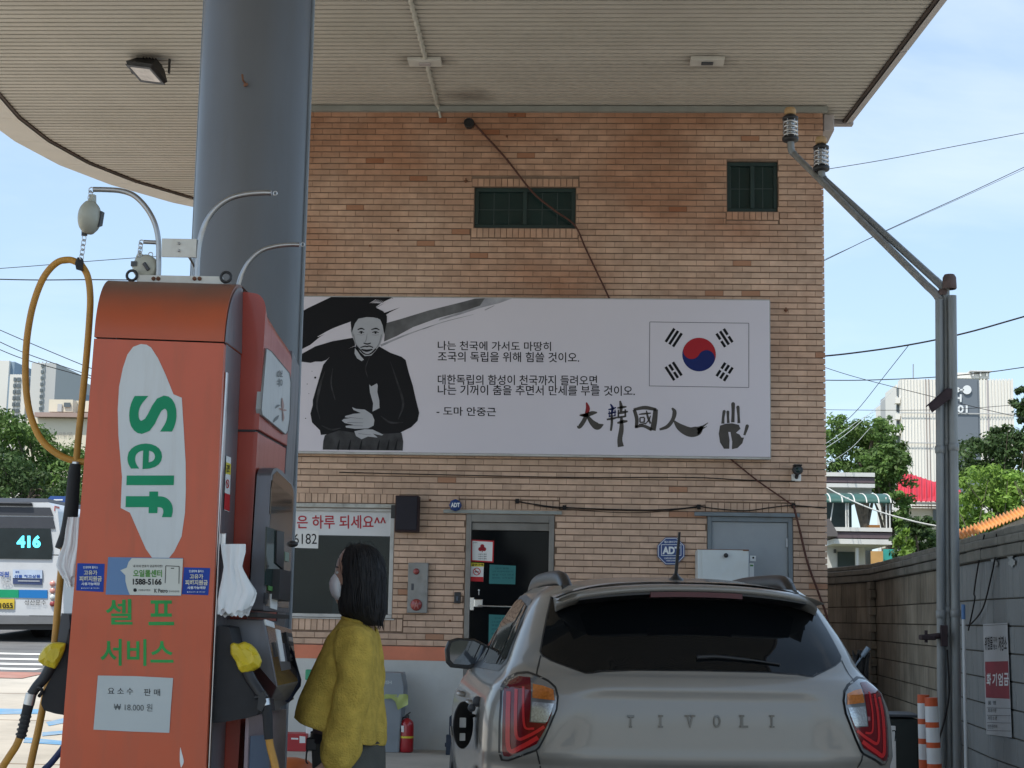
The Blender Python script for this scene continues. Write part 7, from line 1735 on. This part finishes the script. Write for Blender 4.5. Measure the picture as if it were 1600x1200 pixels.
def tree(outline, Y, depth, leaf, n, m, label, seed, clump=.10, name='broadleaf_tree', group=None, bare=0, trunk=True, cat='tree'):
    """crown grown inside a pixel outline at distance Y; clumps of small leaves with gaps between"""
    rnd = random.Random(seed); xs_ = [p[0] for p in outline]; ys_ = [p[1] for p in outline]
    s_ = 2500/Y
    def inside(x, y):
        c = False
        for (x0, y0), (x1, y1) in zip(outline, outline[1:]+outline[:1]):
            if (y0 > y) != (y1 > y) and x < (x1-x0)*(y-y0)/(y1-y0)+x0: c = not c
        return c
    w_ = max(xs_)-min(xs_); cl = []
    ncl = max(14, int(n/70))
    while len(cl) < ncl:
        x, y = rnd.uniform(min(xs_), max(xs_)), rnd.uniform(min(ys_), max(ys_))
        if inside(x, y): cl.append((FP(x, y, Y)+Vector((0, rnd.uniform(-depth, depth), 0)), rnd.uniform(.6, 1.25)*clump*w_/s_*1.0, rnd.uniform(.15, .85)))
    bx_ = sum(xs_)/len(xs_); g0 = FP(bx_, max(ys_), Y); root = Vector((g0.x, Y, gz(g0.x, Y)-.2))
    t = thing(name, root, label, cat, group)
    b = MB()
    for c, r, ti in cl:
        for _ in range(int(n/ncl)):
            d = Vector((rnd.gauss(0, 1), rnd.gauss(0, 1), rnd.gauss(0, 1))); d = d.normalized()*r*rnd.uniform(.35, 1.05)
            p = c+Vector((d.x, d.y, d.z*.7)); l_ = leaf*rnd.uniform(.6, 1.4)
            nn = (d.normalized()+Vector((rnd.uniform(-.8, .8), rnd.uniform(-.8, .8), rnd.uniform(-.2, 1.0)))).normalized()
            u = nn.orthogonal().normalized(); u = Matrix.Rotation(rnd.uniform(0, 6.3), 3, nn) @ u; v = nn.cross(u)*.55
            b.cur = min(1, max(0, ti+rnd.uniform(-.2, .2))); b.add([p-u*l_, p+v*l_*.8-u*l_*.1, p+u*l_, p-v*l_*.8-u*l_*.1], [(0, 1, 2, 3)])
    b.build('crown', m, t)
    if trunk:
        b = MB(); top = sum((c[0] for c in cl), Vector())/len(cl); h = max(.5, top.z-root.z)
        b.tube(bez([root, root+Vector((rnd.uniform(-.2, .2), 0, h*.4)), root+Vector((top.x-root.x, 0, h*.75)), top], 4), [max(.04, .035*h*(1-.055*i)) for i in range(13)], 8)
        for c, r, _ in rnd.sample(cl, min(9, len(cl))):
            st = root+Vector((0, 0, h*rnd.uniform(.4, .8))); b.tube(bez([st, st.lerp(c, .5)+Vector((0, 0, .1*h)), c], 4), [.016*h*(1-.1*i) for i in range(9)], 6)
        for _ in range(bare):
            c = rnd.choice(cl)[0]; st = Vector((c.x+rnd.uniform(-.5, .5), Y-depth, root.z+h*.4)); P_ = bez([st, st+Vector((rnd.uniform(-.4, .4), 0, h*.4)), st+Vector((rnd.uniform(-.7, .7), 0, h*.8))], 4); b.tube(P_, [.03*(1-.1*i) for i in range(len(P_))], 5)
        b.build('trunk', M_bark, t)
    return t

# ---- left: trees, bus, buildings
tree([(-40, 664), (-6, 652), (20, 655), (48, 664), (70, 678), (92, 690), (112, 698), (135, 705), (140, 792), (100, 788), (60, 776), (-40, 780)], 62, 1.7, .115, 11500, M_lf1, 'broad green street tree filling the view above the white bus', 11, .13)
tree([(-60, 700), (-30, 690), (0, 700), (30, 715), (60, 725), (90, 735), (130, 740), (150, 790), (-60, 790)], 58, 1.2, .09, 5000, M_lf3, 'darker low tree directly behind the roof of the white bus', 12, .12)
YBUS = 34.6
bus = thing('city_bus', (FP(20, 980, YBUS).x, YBUS, gz(0, YBUS)), 'white city bus number 416 with dark rear window and green and blue stripe', 'bus')
M_bw2 = mat('bus_white_paint', (.50, .52, .54), .35, var=.03, coat=.5, dirt=.2, dcol=(.3, .29, .27)); M_bgrey = mat('bus_grey_paint', (.05, .055, .065), .6, var=.05, spec=.2); M_bgl = mat('bus_rear_glass', (.015, .022, .025), .1, var=.2, scale=3, spec=.25)
def bp_(pts, d, nm, m, par, off=0.0): return prismY(pts, YBUS-off, d, nm, m, par)
zb0 = FP(20, 975, YBUS).z
b = MB(); a, e_ = FP(-85, 858, YBUS), FP(99, 962, YBUS); b.prism([FP(-85, 868, YBUS), FP(97, 868, YBUS), FP(99.5, 962, YBUS), FP(-87, 960, YBUS)], (0, 9.5, 0)); bev(b.build('lower_body', M_bw2, bus), .06, 3)
b = MB(); b.prism([FP(-85, 866.5, YBUS), FP(-78, 800, YBUS), FP(-66, 785, YBUS), FP(76, 785, YBUS), FP(90, 797, YBUS), FP(97, 866.5, YBUS)], (0, 9.3, 0)); bev(b.build('upper_body', M_bw2, bus), .06, 3)
b = MB(); b.prism([FP(-66, 784.6, YBUS+.1), FP(-60, 777, YBUS+.5), FP(74, 779, YBUS+.5), FP(76, 784.6, YBUS+.1)], (0, 8.8, 0)); b.box(tuple(FP(-20, 784, YBUS-.12)), tuple(FP(58, 790, YBUS+.3)), .03); bev(b.build('roof_fairing', M_bgrey, bus), .04)
bp_([(-64, 791), (78, 793), (83, 806), (-70, 804)], .03, 'top_panel', M_bgrey, bus, .028)
w_ = bp_([(-74, 806), (82, 808), (86, 826), (-76, 824)], .03, 'upper_dark_band', M_bgrey, bus, .031)
w_ = bp_([(-76, 825), (78, 826), (82, 858), (80, 874), (-78, 872)], .03, 'rear_window', M_bgl, bus, .034)
b = MB(); PBU = Print(lambda px, py, l: at_y(px, py, YBUS-.040-.004*l)); PBU.text(b, '416', 26, 836.5, 63.5, 856, 1, bold=.05); b.build('route_number', mat('cyan_led', (.10, .75, .95), .5, var=0, emit=.9), w_)
bp_([(-5, 787), (50, 788), (50, 791), (-5, 790)], .06, 'wiper', M_black, bus, .05)
o = bp_([(20, 890), (66, 891), (65, 914), (20, 912.5)], .03, 'advert_panel', mat('navy_advert', (.03, .05, .13), .4, var=.1), bus, .03)
b = MB(); PBU.poly(b, [(20, 890), (66, 891), (66, 904), (20, 903)], 0); b.build('advert_strip', mat('pale_blue_print', (.40, .48, .60), .4, var=.1), o)
b = MB(); PBU.text(b, '선물 최고상품', 22, 898, 63, 903, 1, bold=.03); PBU.text(b, '메디컬', 24, 892, 30, 895.5, 1, bold=.03); PBU.text(b, '의원', -2, 893, 14, 902, 1, bold=.04); b.build('advert_lettering', mat('blue_print', (.03, .08, .30), .4, var=0), o)
b = MB(); PBU.text(b, '현대백화점과 함께 합니다', 28, 906, 63, 909, 1, bold=.02) if False else PBU.stroke(b, [(28, 907.5, 1.4), (62, 908, 1.4)], 1)
for i in range(24):
    a, a2 = 2*math.pi*i/24, 2*math.pi*(i+1)/24; PBU.poly(b, [(9+8*math.cos(a), 909+4.6*math.sin(a)), (9+8*math.cos(a2), 909+4.6*math.sin(a2)), (9+6.6*math.cos(a2), 909+3.6*math.sin(a2)), (9+6.6*math.cos(a), 909+3.6*math.sin(a))], 1)
PBU.stroke(b, [(6, 906, 1.4), (7.5, 912, 1.4)], 1); PBU.stroke(b, [(10.5, 906, 1.4), (12, 912, 1.4)], 1); PBU.stroke(b, [(6.5, 909.5, 1.2), (11.5, 908.5, 1.2)], 1); b.build('maker_emblem', M_chrome, bus)
bp_([(-70, 920.5), (29, 921.5), (29, 934), (-70, 933)], .02, 'green_stripe', mat('green_vinyl', ()), bus, .018)
bp_([(29.5, 921.5), (74, 922), (74, 935), (29.5, 934)], .02, 'blue_stripe', mat('blue_vinyl', (.02, .16, .42), .4, var=0), bus, .018)
o = bp_([(-18, 935), (22.5, 936), (22, 952), (-18, 951)], .02, 'number_plate', mat('yellow_plate', (.55, .40, .03), .45, var=.05), bus, .03)
b = MB(); PBU.text(b, '1055', 0, 942, 20, 950.5, 1, bold=.02); PBU.text(b, '서울 74', 1, 937.5, 14, 940.5, 1, bold=.02) if False else None; b.build('plate_lettering', M_ink, o)
b = MB(); PBU.text(b, '성산운수', 38, 937, 72, 945, 0, bold=.0, sk=.5); b.build('operator_lettering', M_ink, bus)
for i, (yy, m_) in enumerate(((912, 'r'), (923, 'r'), (933, 'c'), (943.5, 'd'))):
    c = FP(82, yy, YBUS-.03); b = MB(); b.lathe([(.062, .03), (.062, -.01), (.05, -.03), (.0005, -.035)], c, 'Y', 16); b.build('rear_light', mat('bus_light_'+m_, {'r': (.55, .25, .20), 'c': (.55, .57, .55), 'd': (.25, .03, .03)}[m_], .2, var=0, coat=.8), bus)
bp_([(-87, 961), (99, 963), (98, 975), (-86, 975)], .3, 'bumper', mat('bumper_grey', (.14, .145, .15), .5, var=.05), bus, .06)
bp_([(-84, 974), (96, 976), (92, 984), (-80, 984)], 8, 'underbody', M_black, bus, -.1)
b = MB(); b.box(tuple(FP(86, 790, YBUS-.02)), tuple(FP(92, 800, YBUS+.3)), .01); b.build('marker_light', M_lbr, bus)
for (px) in (-62, 60):
    q = FP(px, 980, YBUS+2.0); gzb = gz(0, YBUS+2); b = MB(); b.lathe([(.25, -.14), (.44, -.15), (.48, -.11), (.48, .11), (.44, .15), (.25, .14)], (q.x, YBUS+2.2, gzb+.48), 'X', 24); b.lathe([(.0005, -.1), (.25, -.1)], (q.x, YBUS+2.2, gzb+.48), 'X', 24); b.build('wheel', M_rubber, bus)
# blue direction sign above the bus
t = thing('road_sign', (FP(90, 785, 42).x, 42, gz(0, 42)), 'blue street name sign seen just above the right corner of the bus', 'sign')
prismY([(74, 780), (79, 775), (104, 775.5), (104, 787), (79, 786)], 42, .03, 'plate', mat('road_sign_blue', (.02, .07, .25), .4, var=.05), t)
b = MB(); PQ = Print(lambda px, py, l: at_y(px, py, 41.99)); PQ.text(b, '마포', 92, 778, 102, 784, 1, bold=.02) if False else PQ.stroke(b, [(84, 781, 2), (98, 781, 2)], 1); b.build('sign_print', M_wp, t)
b = MB(); q = FP(101, 788, 42.1); b.tube([(q.x, 42.1, gz(0, 42)), (q.x, 42.1, q.z+.2)], .05, 8); b.build('pole', M_galv, t)

# apartments in the distance
M_apw = mat('apartment_white', (.62, .61, .57), .8, var=.03, scale=.05); M_apshade = mat('apartment_shade_blue', (.20, .27, .34), .8, var=.05, scale=.05); M_apm = mat('apartment_mid_grey', (.42, .43, .43), .8, var=.03, scale=.05); M_apwin = mat('apartment_window', (.10, .12, .13), .3, var=.3, scale=.1)  # blue-grey is the shaded sides of pale blocks, shade put into the colour
def tower(pts_l, lbl, Y, faces, wins, cat='apartment block', ribs=()):
    x0 = faces[0][0]; t = thing('apartment_block', (FP((faces[0][0]+faces[-1][2])/2, 700, Y).x, Y, gz(0, Y)), lbl, cat, 'apartment blocks on the left skyline')
    for (a, y0, c_, y1, m_, dY) in faces:
        b = MB(); A, E_ = FP(a, y0, Y), FP(c_, y1, Y); b.box((A.x, Y+dY, gz(0, Y)), (E_.x, Y+16, A.z)); b.build('wall', m_, t)
    for (a, y0, c_, y1) in wins:
        b = MB(); A, E_ = FP(a, y0, Y), FP(c_, y1, Y); b.box((A.x, Y-.25, E_.z), (E_.x, Y-.05, A.z)); o = b.build('window', M_apwin, t)
    for (x, y0, y1) in ribs:
        b = MB(); A, E_ = FP(x-.3, y0, Y), FP(x+.3, y1, Y); b.box((A.x, Y+2, E_.z), (E_.x, Y+2.4, A.z)); b.build('railing_post', M_apm, t)
    return t
tower(0, 'pale apartment tower cut by the left edge of the picture', 300, [(-26, 563, 5.8, 700, M_apw, 0), (6, 564, 12, 700, M_apshade, .8)], [(-18, 575+i*10, -10, 580+i*10) for i in range(8)])
tower(0, 'white apartment block with two columns of windows left of the yellow hose', 290, [(9, 586, 15.5, 700, M_apshade, 1.5), (15.8, 585, 37, 660, M_apw, 0), (37.3, 587, 48, 700, M_apshade, 1.5)], [(x-(i*.55), 590+i*9.75, x+w-(i*.55), 596+i*9.75) for i in range(7) for x, w in ((22, 3.4), (27.3, 5.4))], ribs=[(18+4*i, 582, 585) for i in range(5)])
tower(0, 'tall grey apartment tower with a dark vertical window strip seen through the hose loop', 280, [(49.5, 567, 64.6, 660, M_apw if False else mat('apartment_pale_grey', (.52, .52, .50), .8, var=.02), 0), (64.8, 567, 69.2, 660, M_apm, .6), (69.4, 567, 82, 660, M_apm, .2)], [(65.2-(i*.5), 569+i*9.6, 68.8-(i*.45), 574+i*9.6) for i in range(8)], ribs=[(54+6*i, 562, 567) for i in range(4)])  # right face greyer: its shade is put into the wall colour
tower(0, 'low white and light blue apartment block right of the tall grey tower', 295, [(81, 592, 85.5, 660, mat('apartment_dark_blue', (.07, .10, .15), .8, var=.05), 1), (85.8, 592, 92, 660, mat('apartment_light_blue', (.40, .52, .62), .8, var=.03), .5), (92.3, 591, 110, 660, M_apw, 0), (110.3, 592, 117.5, 660, M_apm, .8), (117.8, 614, 128, 660, M_apshade, 1)], [(x, 596+i*9.4, x+w, 602.5+i*9.4) for i in range(3) for x, w in ((93.3, 5), (101, 3.2), (111.3, 3))], ribs=[(88+5*i, 588, 592) for i in range(6)])
bb = thing('cream_building', (FP(95, 720, 120).x, 120, gz(0, 120)), 'cream building with brownish parapet and lettering behind the street tree', 'building')
M_cream = mat('cream_render', (.62, .57, .46), .8, var=.03, scale=.3)
boxpx(42, 653, 190, 760, 120, 12, 'wall', M_cream, bb); boxpx(54, 644, 190, 652.5, 119.4, 12, 'parapet', mat('pinkish_parapet', (.36, .27, .24), .85, var=.06, scale=.5), bb)
boxpx(77, 624, 113, 643.6, 121, 7, 'roof_hut', M_cream, bb); boxpx(113.4, 626, 150, 643.6, 122, 7, 'roof_hut', M_cream, bb); boxpx(100, 629, 109.5, 636, 120.85, .1, 'window', M_apwin, bb); boxpx(90, 631, 96, 643, 120.85, .1, 'door', M_apm, bb)
b = MB(); Print(lambda px, py, l: at_y(px, py, 119.9)).text(b, '드지태로', 69, 675, 114, 682, 1); b.build('lettering', mat('grey_lettering', (.25, .24, .22), .6, var=0), bb)

# ---- right: house, trees, flats
YH = 52
hs = thing('terraced_house', (FP(1340, 850, YH).x, YH, gz(0, YH)), 'small white house with brown bands and a green rounded awning over its terrace', 'house')
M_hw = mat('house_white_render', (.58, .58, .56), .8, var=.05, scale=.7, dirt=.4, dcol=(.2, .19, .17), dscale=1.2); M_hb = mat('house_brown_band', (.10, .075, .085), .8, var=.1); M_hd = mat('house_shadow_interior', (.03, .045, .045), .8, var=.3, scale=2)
for (y0, y1, m_, nm, o_) in ((737.5, 745, M_hw, 'roof_band', 0), (745.2, 754.5, M_hb, 'roof_band', .06), (754.7, 762, M_hw, 'roof_band', 0)): boxpx(1270, y0, 1367, y1, YH+o_, 6, nm, m_, hs)
boxpx(1272, 762.2, 1362, 776, YH+.5, 5, 'upper_wall', mat('house_pale_blue_wall', (.38, .42, .42), .8, var=.05), hs)
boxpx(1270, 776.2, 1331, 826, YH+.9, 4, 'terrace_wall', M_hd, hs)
M_awn = mat('green_awning', (.025, .085, .07), .45, var=.1, spec=.6)
aw = MB(); g = []
for i in range(8):
    a = math.pi/2*i/7; g.append([Vector((FP(x, 770, YH-1.6).x, YH-.1-1.5*math.sin(a), FP(1340, 767, YH-1.6).z+.38*math.cos(a)-.38)) for x in [1291+(1392-1291)*j/16 for j in range(17)]])
aw.grid(g, True); awo = aw.build('awning', M_awn, hs); awo.modifiers.new('thick', 'SOLIDIFY').thickness = .02
aw = MB(); x_ = FP(1392.5, 770, YH-1.6).x; aw.poly([(x_, r_[0].y, r_[0].z) for r_ in g]+[(x_, g[0][0].y, g[-1][0].z)]); aw.build('awning_side', M_awn, hs)
for j in (1, 4, 7, 10, 13, 16):
    b = MB(); b.tube([r_[j]+Vector((0, -.012, .012)) for r_ in g], .022, 6); b.build('awning_rib', M_hw, awo)
b = MB()
for x in (1321.5, 1325, 1384.5, 1390): p = FP(x, 777, YH-1.5); q = FP(x, 828, YH-1.5); b.tube([(p.x, YH-1.5, q.z), (p.x, YH-1.5, p.z)], .025, 6)
p0, p1 = FP(1302, 786, YH-1.4), FP(1296, 826, YH-1.4); b.tube([p0, p1], .02, 6)
b.build('awning_post', M_hw, hs)
for (y0, y1, m_, o_) in ((823.5, 831, M_hw, 0), (831.2, 841.5, M_hb, .05), (841.7, 851, M_hw, 0)): boxpx(1302, y0, 1394, y1, YH-1.7+o_, 6, 'terrace_band', m_, hs)
boxpx(1270, 851.5, 1352, 896, YH+.2, 4, 'lower_wall', M_hw, hs); boxpx(1309, 862, 1336, 896, YH+.1, .08, 'window', M_hd, hs); boxpx(1303, 858, 1306.5, 864, YH+.1, .08, 'meter_box', M_dkgrey, hs)
boxpx(1338, 856, 1342, 896, YH-1.4, .2, 'post', M_hw, hs)
prismY([(1290, 812), (1296, 810), (1309, 833), (1309, 838), (1290, 838)], YH-2, 1.5, 'side_awning', mat('grey_brown_awning', (.10, .09, .09), .7, var=.1), hs)
boxpx(1358, 820, 1375, 824.6, YH-1.2, .5, 'orange_tub', mat('orange_tub', (.5, .2, .04), .6, var=0), hs)
t = thing('storage_panels', (FP(1377, 870, YH-3).x, YH-3, gz(0, YH)), 'orange and teal panels leaning under the terrace of the white house', 'panels')
boxpx(1361, 861, 1380, 884, YH-3, .1, 'orange_panel', mat('tan_panel', (.45, .26, .09), .7, var=.1), t); boxpx(1380.5, 858, 1398, 880, YH-2.8, .1, 'teal_panel', mat('teal_panel', (.03, .28, .24), .6, var=.1), t); boxpx(1353, 860, 1360.5, 884, YH-2.8, .1, 'green_panel', mat('dark_green_plastic', ()), t)
YR = 78
rh = thing('red_roof_house', (FP(1440, 800, YR).x, YR, gz(0, YR)), 'cream house with bright red tiled roof among the trees', 'house')
M_rr = mat('red_roof_tile', (.48, .02, .035), .45, var=.12, scale=.9)
A, B_, C_, D_ = FP(1396, 741, YR+3), FP(1424, 741, YR+3), FP(1500, 768, YR-.4), FP(1424, 783, YR-.4)
b = MB(); b.add([FP(1398, 782, YR-.4), FP(1424, 783.5, YR-.4), FP(1500, 784, YR-.4), FP(1500, 766, YR+2.5), FP(1423, 741, YR+3), FP(1404, 741, YR+3)], [(0, 1, 4, 5), (1, 2, 3, 4)]); b.build('roof', M_rr, rh)
for i in range(11):
    k_ = i/10; p = FP(1424+(1500-1424)*k_, 783.5, YR-.45); q = FP(1423+(1500-1423)*k_, 741+25*k_, YR+2.9); b = MB(); b.tube([p, q+Vector((0, -.05, 0))], .04, 6, True); b.build('tile_ridge', M_rr, rh)
for i in range(5):
    k_ = i/4; p = FP(1398+26*k_, 782+1.5*k_, YR-.45); q = FP(1404+19*k_, 741, YR+2.9); b = MB(); b.tube([p, q+Vector((0, -.05, 0))], .04, 6, True); b.build('tile_ridge', M_rr, rh)
boxpx(1423, 784.5, 1500, 788.5, YR-.3, .3, 'eaves', M_hw, rh); boxpx(1426, 790, 1500, 793, YR, .3, 'eaves', mat('pinkish_parapet', ()), rh); boxpx(1412, 793.5, 1500, 850, YR+.5, 6, 'wall', mat('cream_render', ()), rh)
boxpx(1458, 796, 1464, 822, YR+.3, .1, 'window', M_apwin, rh)
# flats numbered 201
YA = 160
fl_ = thing('apartment_block', (FP(1495, 700, YA).x, YA, gz(0, YA)), 'white ribbed apartment block with the number 201 on a grey panel', 'apartment block')
M_rib = mat('white_ribbed_cladding', (.74, .72, .67), .7, var=.02, scale=.2); M_rg = mat('grey_ribbed_cladding', (.14, .165, .195), .6, var=.03, scale=.2); M_rb2 = mat('brown_cladding', (.24, .19, .17), .7, var=.04, scale=.2); M_rl2 = mat('lilac_grey_cladding', (.40, .37, .38), .7, var=.03, scale=.2)
b = MB(); A, E_ = FP(1407, 592.5, YA), FP(1587.5, 880, YA); b.box((A.x, YA, gz(0, YA)), (E_.x, YA+1.5, A.z)); b.build('gable_wall', M_rib, fl_)
x = 1407.4; i = 0
while x < 1587:
    w_ = 4.86; m_ = M_rb2 if 1445 < x+2 < 1455 else (M_rg if 1489 < x+2 < 1533 else (M_rl2 if 1541 < x+2 < 1549.5 else M_rib))
    b = MB(); A, E_ = FP(x+.22, 592, YA), FP(x+w_-.22, 860, YA); b.box((A.x, YA-.08, E_.z), (E_.x, YA-.003, A.z)); b.build('cladding_panel', m_, fl_); x += w_
for yy in (645.6, 692.5): boxpx(1407, yy, 1587.5, yy+.6, YA-.26, .04, 'storey_joint', M_apm, fl_)
boxpx(1490, 592.2, 1533.5, 860, YA-.14, .13, 'grey_panel', M_rg, fl_)
PA2 = Print(lambda px, py, l: at_y(px, py, YA-.30))
b = MB(); PA2.disc(b, 1496, 609, 4.1, 1, 20); PA2.disc(b, 1511, 609, 7, 1, 24); PA2.stroke(b, [(1498, 609, 2.2), (1506, 609, 2.6)], 1); b.build('emblem', M_wp, fl_)
b = MB(); PA2.text(b, 'H', 1491.5, 616, 1502.5, 628, 1, bold=.03); PA2.text(b, '201', 1487, 633, 1512, 645, 1, bold=.03); b.build('number_lettering', M_wp, fl_)
boxpx(1488, 582, 1546, 591.5, YA+3, 8, 'roof_box', M_rib, fl_); boxpx(1516, 578.5, 1550, 580.5, YA+2.5, 8, 'roof_slab', M_hw, fl_)
for x in (1519.5, 1531, 1541): boxpx(x, 581, x+2.2, 588, YA+2.6, .5, 'roof_post', M_hw, fl_)
for x in (1427,): b = MB(); b.tube([FP(x, 592, YA+1), FP(x, 569, YA+1)], .06, 5); b.build('mast', M_galv, fl_)
# balconied side, stepping back to the left
for i, (x0, x1, dY, top) in enumerate(((1400, 1406.6, 1, 601), (1391.5, 1399.6, 8, 613), (1383, 1391.2, 16, 627))):
    b = MB(); A, E_ = FP(x0, top, YA+dY), FP(x1, 880, YA+dY); b.box((A.x, YA+dY, gz(0, YA)), (E_.x, YA+dY+6, A.z)); b.build('stepped_wall', M_rib if i % 2 == 0 else M_apm, fl_)
    for k_ in range(4):
        y0 = top+5+k_*25
        boxpx(x0+.8, y0, x1-.6, y0+13, YA+dY-.1, .08, 'window', M_apwin, fl_); b = MB(); A, E_ = FP(x0-1, y0+15, YA+dY-1.0), FP(x1, y0+24, YA+dY-1.0); b.box((A.x, YA+dY-1.0, E_.z), (E_.x, YA+dY-.11, A.z)); b.build('balcony', M_rib, fl_)
# trees on the right
tree([(1278, 668), (1300, 656), (1325, 662), (1352, 668), (1372, 655), (1385, 662), (1396, 690), (1410, 706), (1412, 740), (1405, 760), (1290, 760), (1278, 740)], 95, 2.5, .15, 9500, M_lf1, 'broad green tree behind the flat-roofed white house', 21, .13)
tree([(1372, 650), (1382, 652), (1396, 668), (1400, 690), (1380, 700), (1365, 690)], 110, 1.6, .14, 1800, M_lf3, 'dark pointed tree crown against the white apartment block', 26, .18)
tree([(1335, 735), (1350, 715), (1372, 700), (1392, 696), (1408, 708), (1415, 735), (1420, 760), (1418, 800), (1428, 825), (1420, 850), (1398, 852), (1396, 815), (1394, 780), (1368, 775), (1340, 760)], 62, 1.3, .10, 9000, M_lf1, 'reddish-tipped green tree growing between the awning and the red roof', 22, .13)
tree([(1396, 838), (1410, 815), (1440, 806), (1470, 820), (1480, 860), (1470, 876), (1400, 880)], 44, .8, .07, 4200, M_lf3, 'low dark shrub spreading over the block wall left of the pipes', 23, .12, 'garden_shrub', cat='shrub')
tree([(1402, 838), (1412, 826), (1424, 832), (1426, 852), (1420, 868), (1404, 866)], 40, .35, .13, 260, M_lf4, 'young yellow-green plant with large leaves above the block wall', 24, .22, 'young_plant', cat='plant')
tree([(1500, 716), (1512, 690), (1532, 676), (1560, 672), (1590, 674), (1625, 680), (1630, 735), (1560, 745), (1520, 740), (1500, 735)], 75, 1.6, .11, 8500, M_lf3, 'dark green spreading tree in front of the ribbed apartment block', 25, .12, bare=4)
tree([(1492, 755), (1500, 740), (1518, 745), (1535, 722), (1560, 728), (1580, 745), (1610, 740), (1640, 760), (1640, 850), (1490, 850), (1490, 800)], 50, 1.3, .085, 13000, M_lf2, 'light green leafy tree above the orange corrugated roof', 27, .11, bare=10)
tree([(1588, 608), (1605, 600), (1625, 606), (1630, 680), (1600, 675), (1588, 650)], 130, 2, .2, 2500, M_lf3, 'dark tree at the right edge behind the ribbed apartment block', 28, .2)
tree([(1470, 860), (1476, 800), (1490, 790), (1500, 810), (1500, 860)], 56, .8, .08, 2200, M_lf2, 'leafy bush showing just right of the vent pipes', 29, .2, 'garden_shrub', cat='shrub')
# orange corrugated roof beyond the wall
YO = 20
t = thing('corrugated_roof', (FP(1560, 830, YO).x, YO, gz(5, YO)), 'orange corrugated shed roof just beyond the grey block wall', 'roof')
M_or = mat('orange_corrugated', (.62, .27, .08), .6, var=.1, scale=3, dirt=.35, dcol=(.35, .2, .1), dscale=2)
g = []; a0, a1 = FP(1500, 842, YO), FP(1660, 782, YO+.3)
b = MB(); n = 168; up = Vector((0, 1.6, .62)); rows = [[], []]
for i in range(n+1):
    p = a0.lerp(a1, i/n); ph = math.sin(i*2*math.pi/6)*.022; rows[0].append(p+Vector((0, 0, ph))); rows[1].append(p+up*.16+Vector((.0, 0, ph)))
b.grid(rows, True); o = b.build('roof_sheet', M_or, t); o.modifiers.new('thick', 'SOLIDIFY').thickness = .008
b = MB(); b.prism([a0+Vector((.1, .05, -.03)), a1+Vector((-.05, .05, -.04)), Vector((a1.x-.05, YO+.35, 0)), Vector((a0.x+.1, YO+.05, 0))], (0, .12, 0)); b.build('shed_wall', M_blk, t)

# overhead wires (each a thing), and a pale hose over the wall
def wire(pts, Y0_, Y1_, r, lb, nm='overhead_wire', m=M_cable, grp='overhead wires'):
    n = len(pts); P_ = [FP(x, y, Y0_+(Y1_-Y0_)*i/(n-1)) for i, (x, y) in enumerate(pts)]
    if pts[0][0] > 1200 and pts[-1][0] > 1600: P_ = P_ + [P_[-1]*4-P_[-2]*3]
    b = MB(); b.tube(bez(P_, 6), r, 5)
    return tag(b.build(nm, m), lb, 'wire', grp)
wire([(-20, 421), (60, 415), (130, 409), (240, 401), (330, 396)], 38, 38, .009, 'thin wire crossing the sky at the left, just above the thicker one')
wire([(-20, 436), (60, 437.5), (140, 437), (240, 438), (330, 440)], 36, 36, .014, 'thicker black wire level with the top of the dispenser at the left')
wire([(-20, 507), (40, 533), (126, 569), (200, 598)], 60, 60, .016, 'highest of the three slanting wires behind the yellow hose loop')
wire([(-20, 525), (40, 552), (124, 581), (200, 607)], 60, 60, .016, 'middle one of the three slanting wires behind the yellow hose loop')
wire([(-20, 538), (40, 562), (124, 586), (200, 608)], 60, 60, .016, 'lowest of the three slanting wires behind the yellow hose loop')
wire([(1270, 268), (1380, 250), (1490, 229), (1620, 204)], 30, 30, .007, 'topmost thin wire slanting up to the right beside the canopy corner')
wire([(1270, 416), (1385, 360), (1500, 308), (1620, 252)], 30, 30, .007, 'long thin wire rising steeply to the right edge behind the slanting arms')
wire([(1270, 414), (1385, 361), (1500, 310), (1620, 255.5)], 30.3, 30.3, .004, 'hairline wire running just under the steep one behind the slanting arms')
wire([(1270, 558), (1330, 552), (1420, 539), (1510, 520), (1620, 489)], 26, 26, .014, 'thick black cable sagging across the sky behind the vent pipes')
wire([(1270, 594), (1350, 594), (1450, 590), (1540, 582), (1620, 571)], 40, 40, .012, 'wire just above the roof line of the ribbed apartment block')
wire([(1270, 568), (1340, 590), (1450, 618), (1540, 640), (1620, 658)], 44, 44, .009, 'thin wire falling to the right across the apartment number')
wire([(1270, 640), (1400, 641), (1500, 639), (1620, 630)], 60, 60, .010, 'faint level wire crossing the middle of the apartment block')
wire([(1421, 538), (1380, 590), (1340, 640), (1306, 672)], 40, 46, .009, 'thin service wire running down left from the thick black cable')
M_pw = mat('pale_sheathed_wire', (.50, .52, .50), .6, var=.05)
wire([(1270, 712), (1320, 680), (1360, 645), (1395, 610)], 46, 70, .010, 'pale cable rising right from behind the brick wall to the flats', m=M_pw)
wire([(1270, 706), (1310, 680), (1345, 655), (1372, 640)], 46, 60, .009, 'second pale cable just above the brighter one beside the brick corner', m=M_pw)
wire([(1285, 730), (1330, 700), (1360, 668)], 46, 60, .008, 'third pale cable low behind the brick corner', m=M_pw)
wire([(1282, 756), (1320, 777), (1370, 798), (1430, 815), (1480, 825), (1520, 836)], 30, 21, .013, 'thick pale hose slanting down over the block wall', 'pale_hose', m=M_pw, grp='pale hoses over the wall')
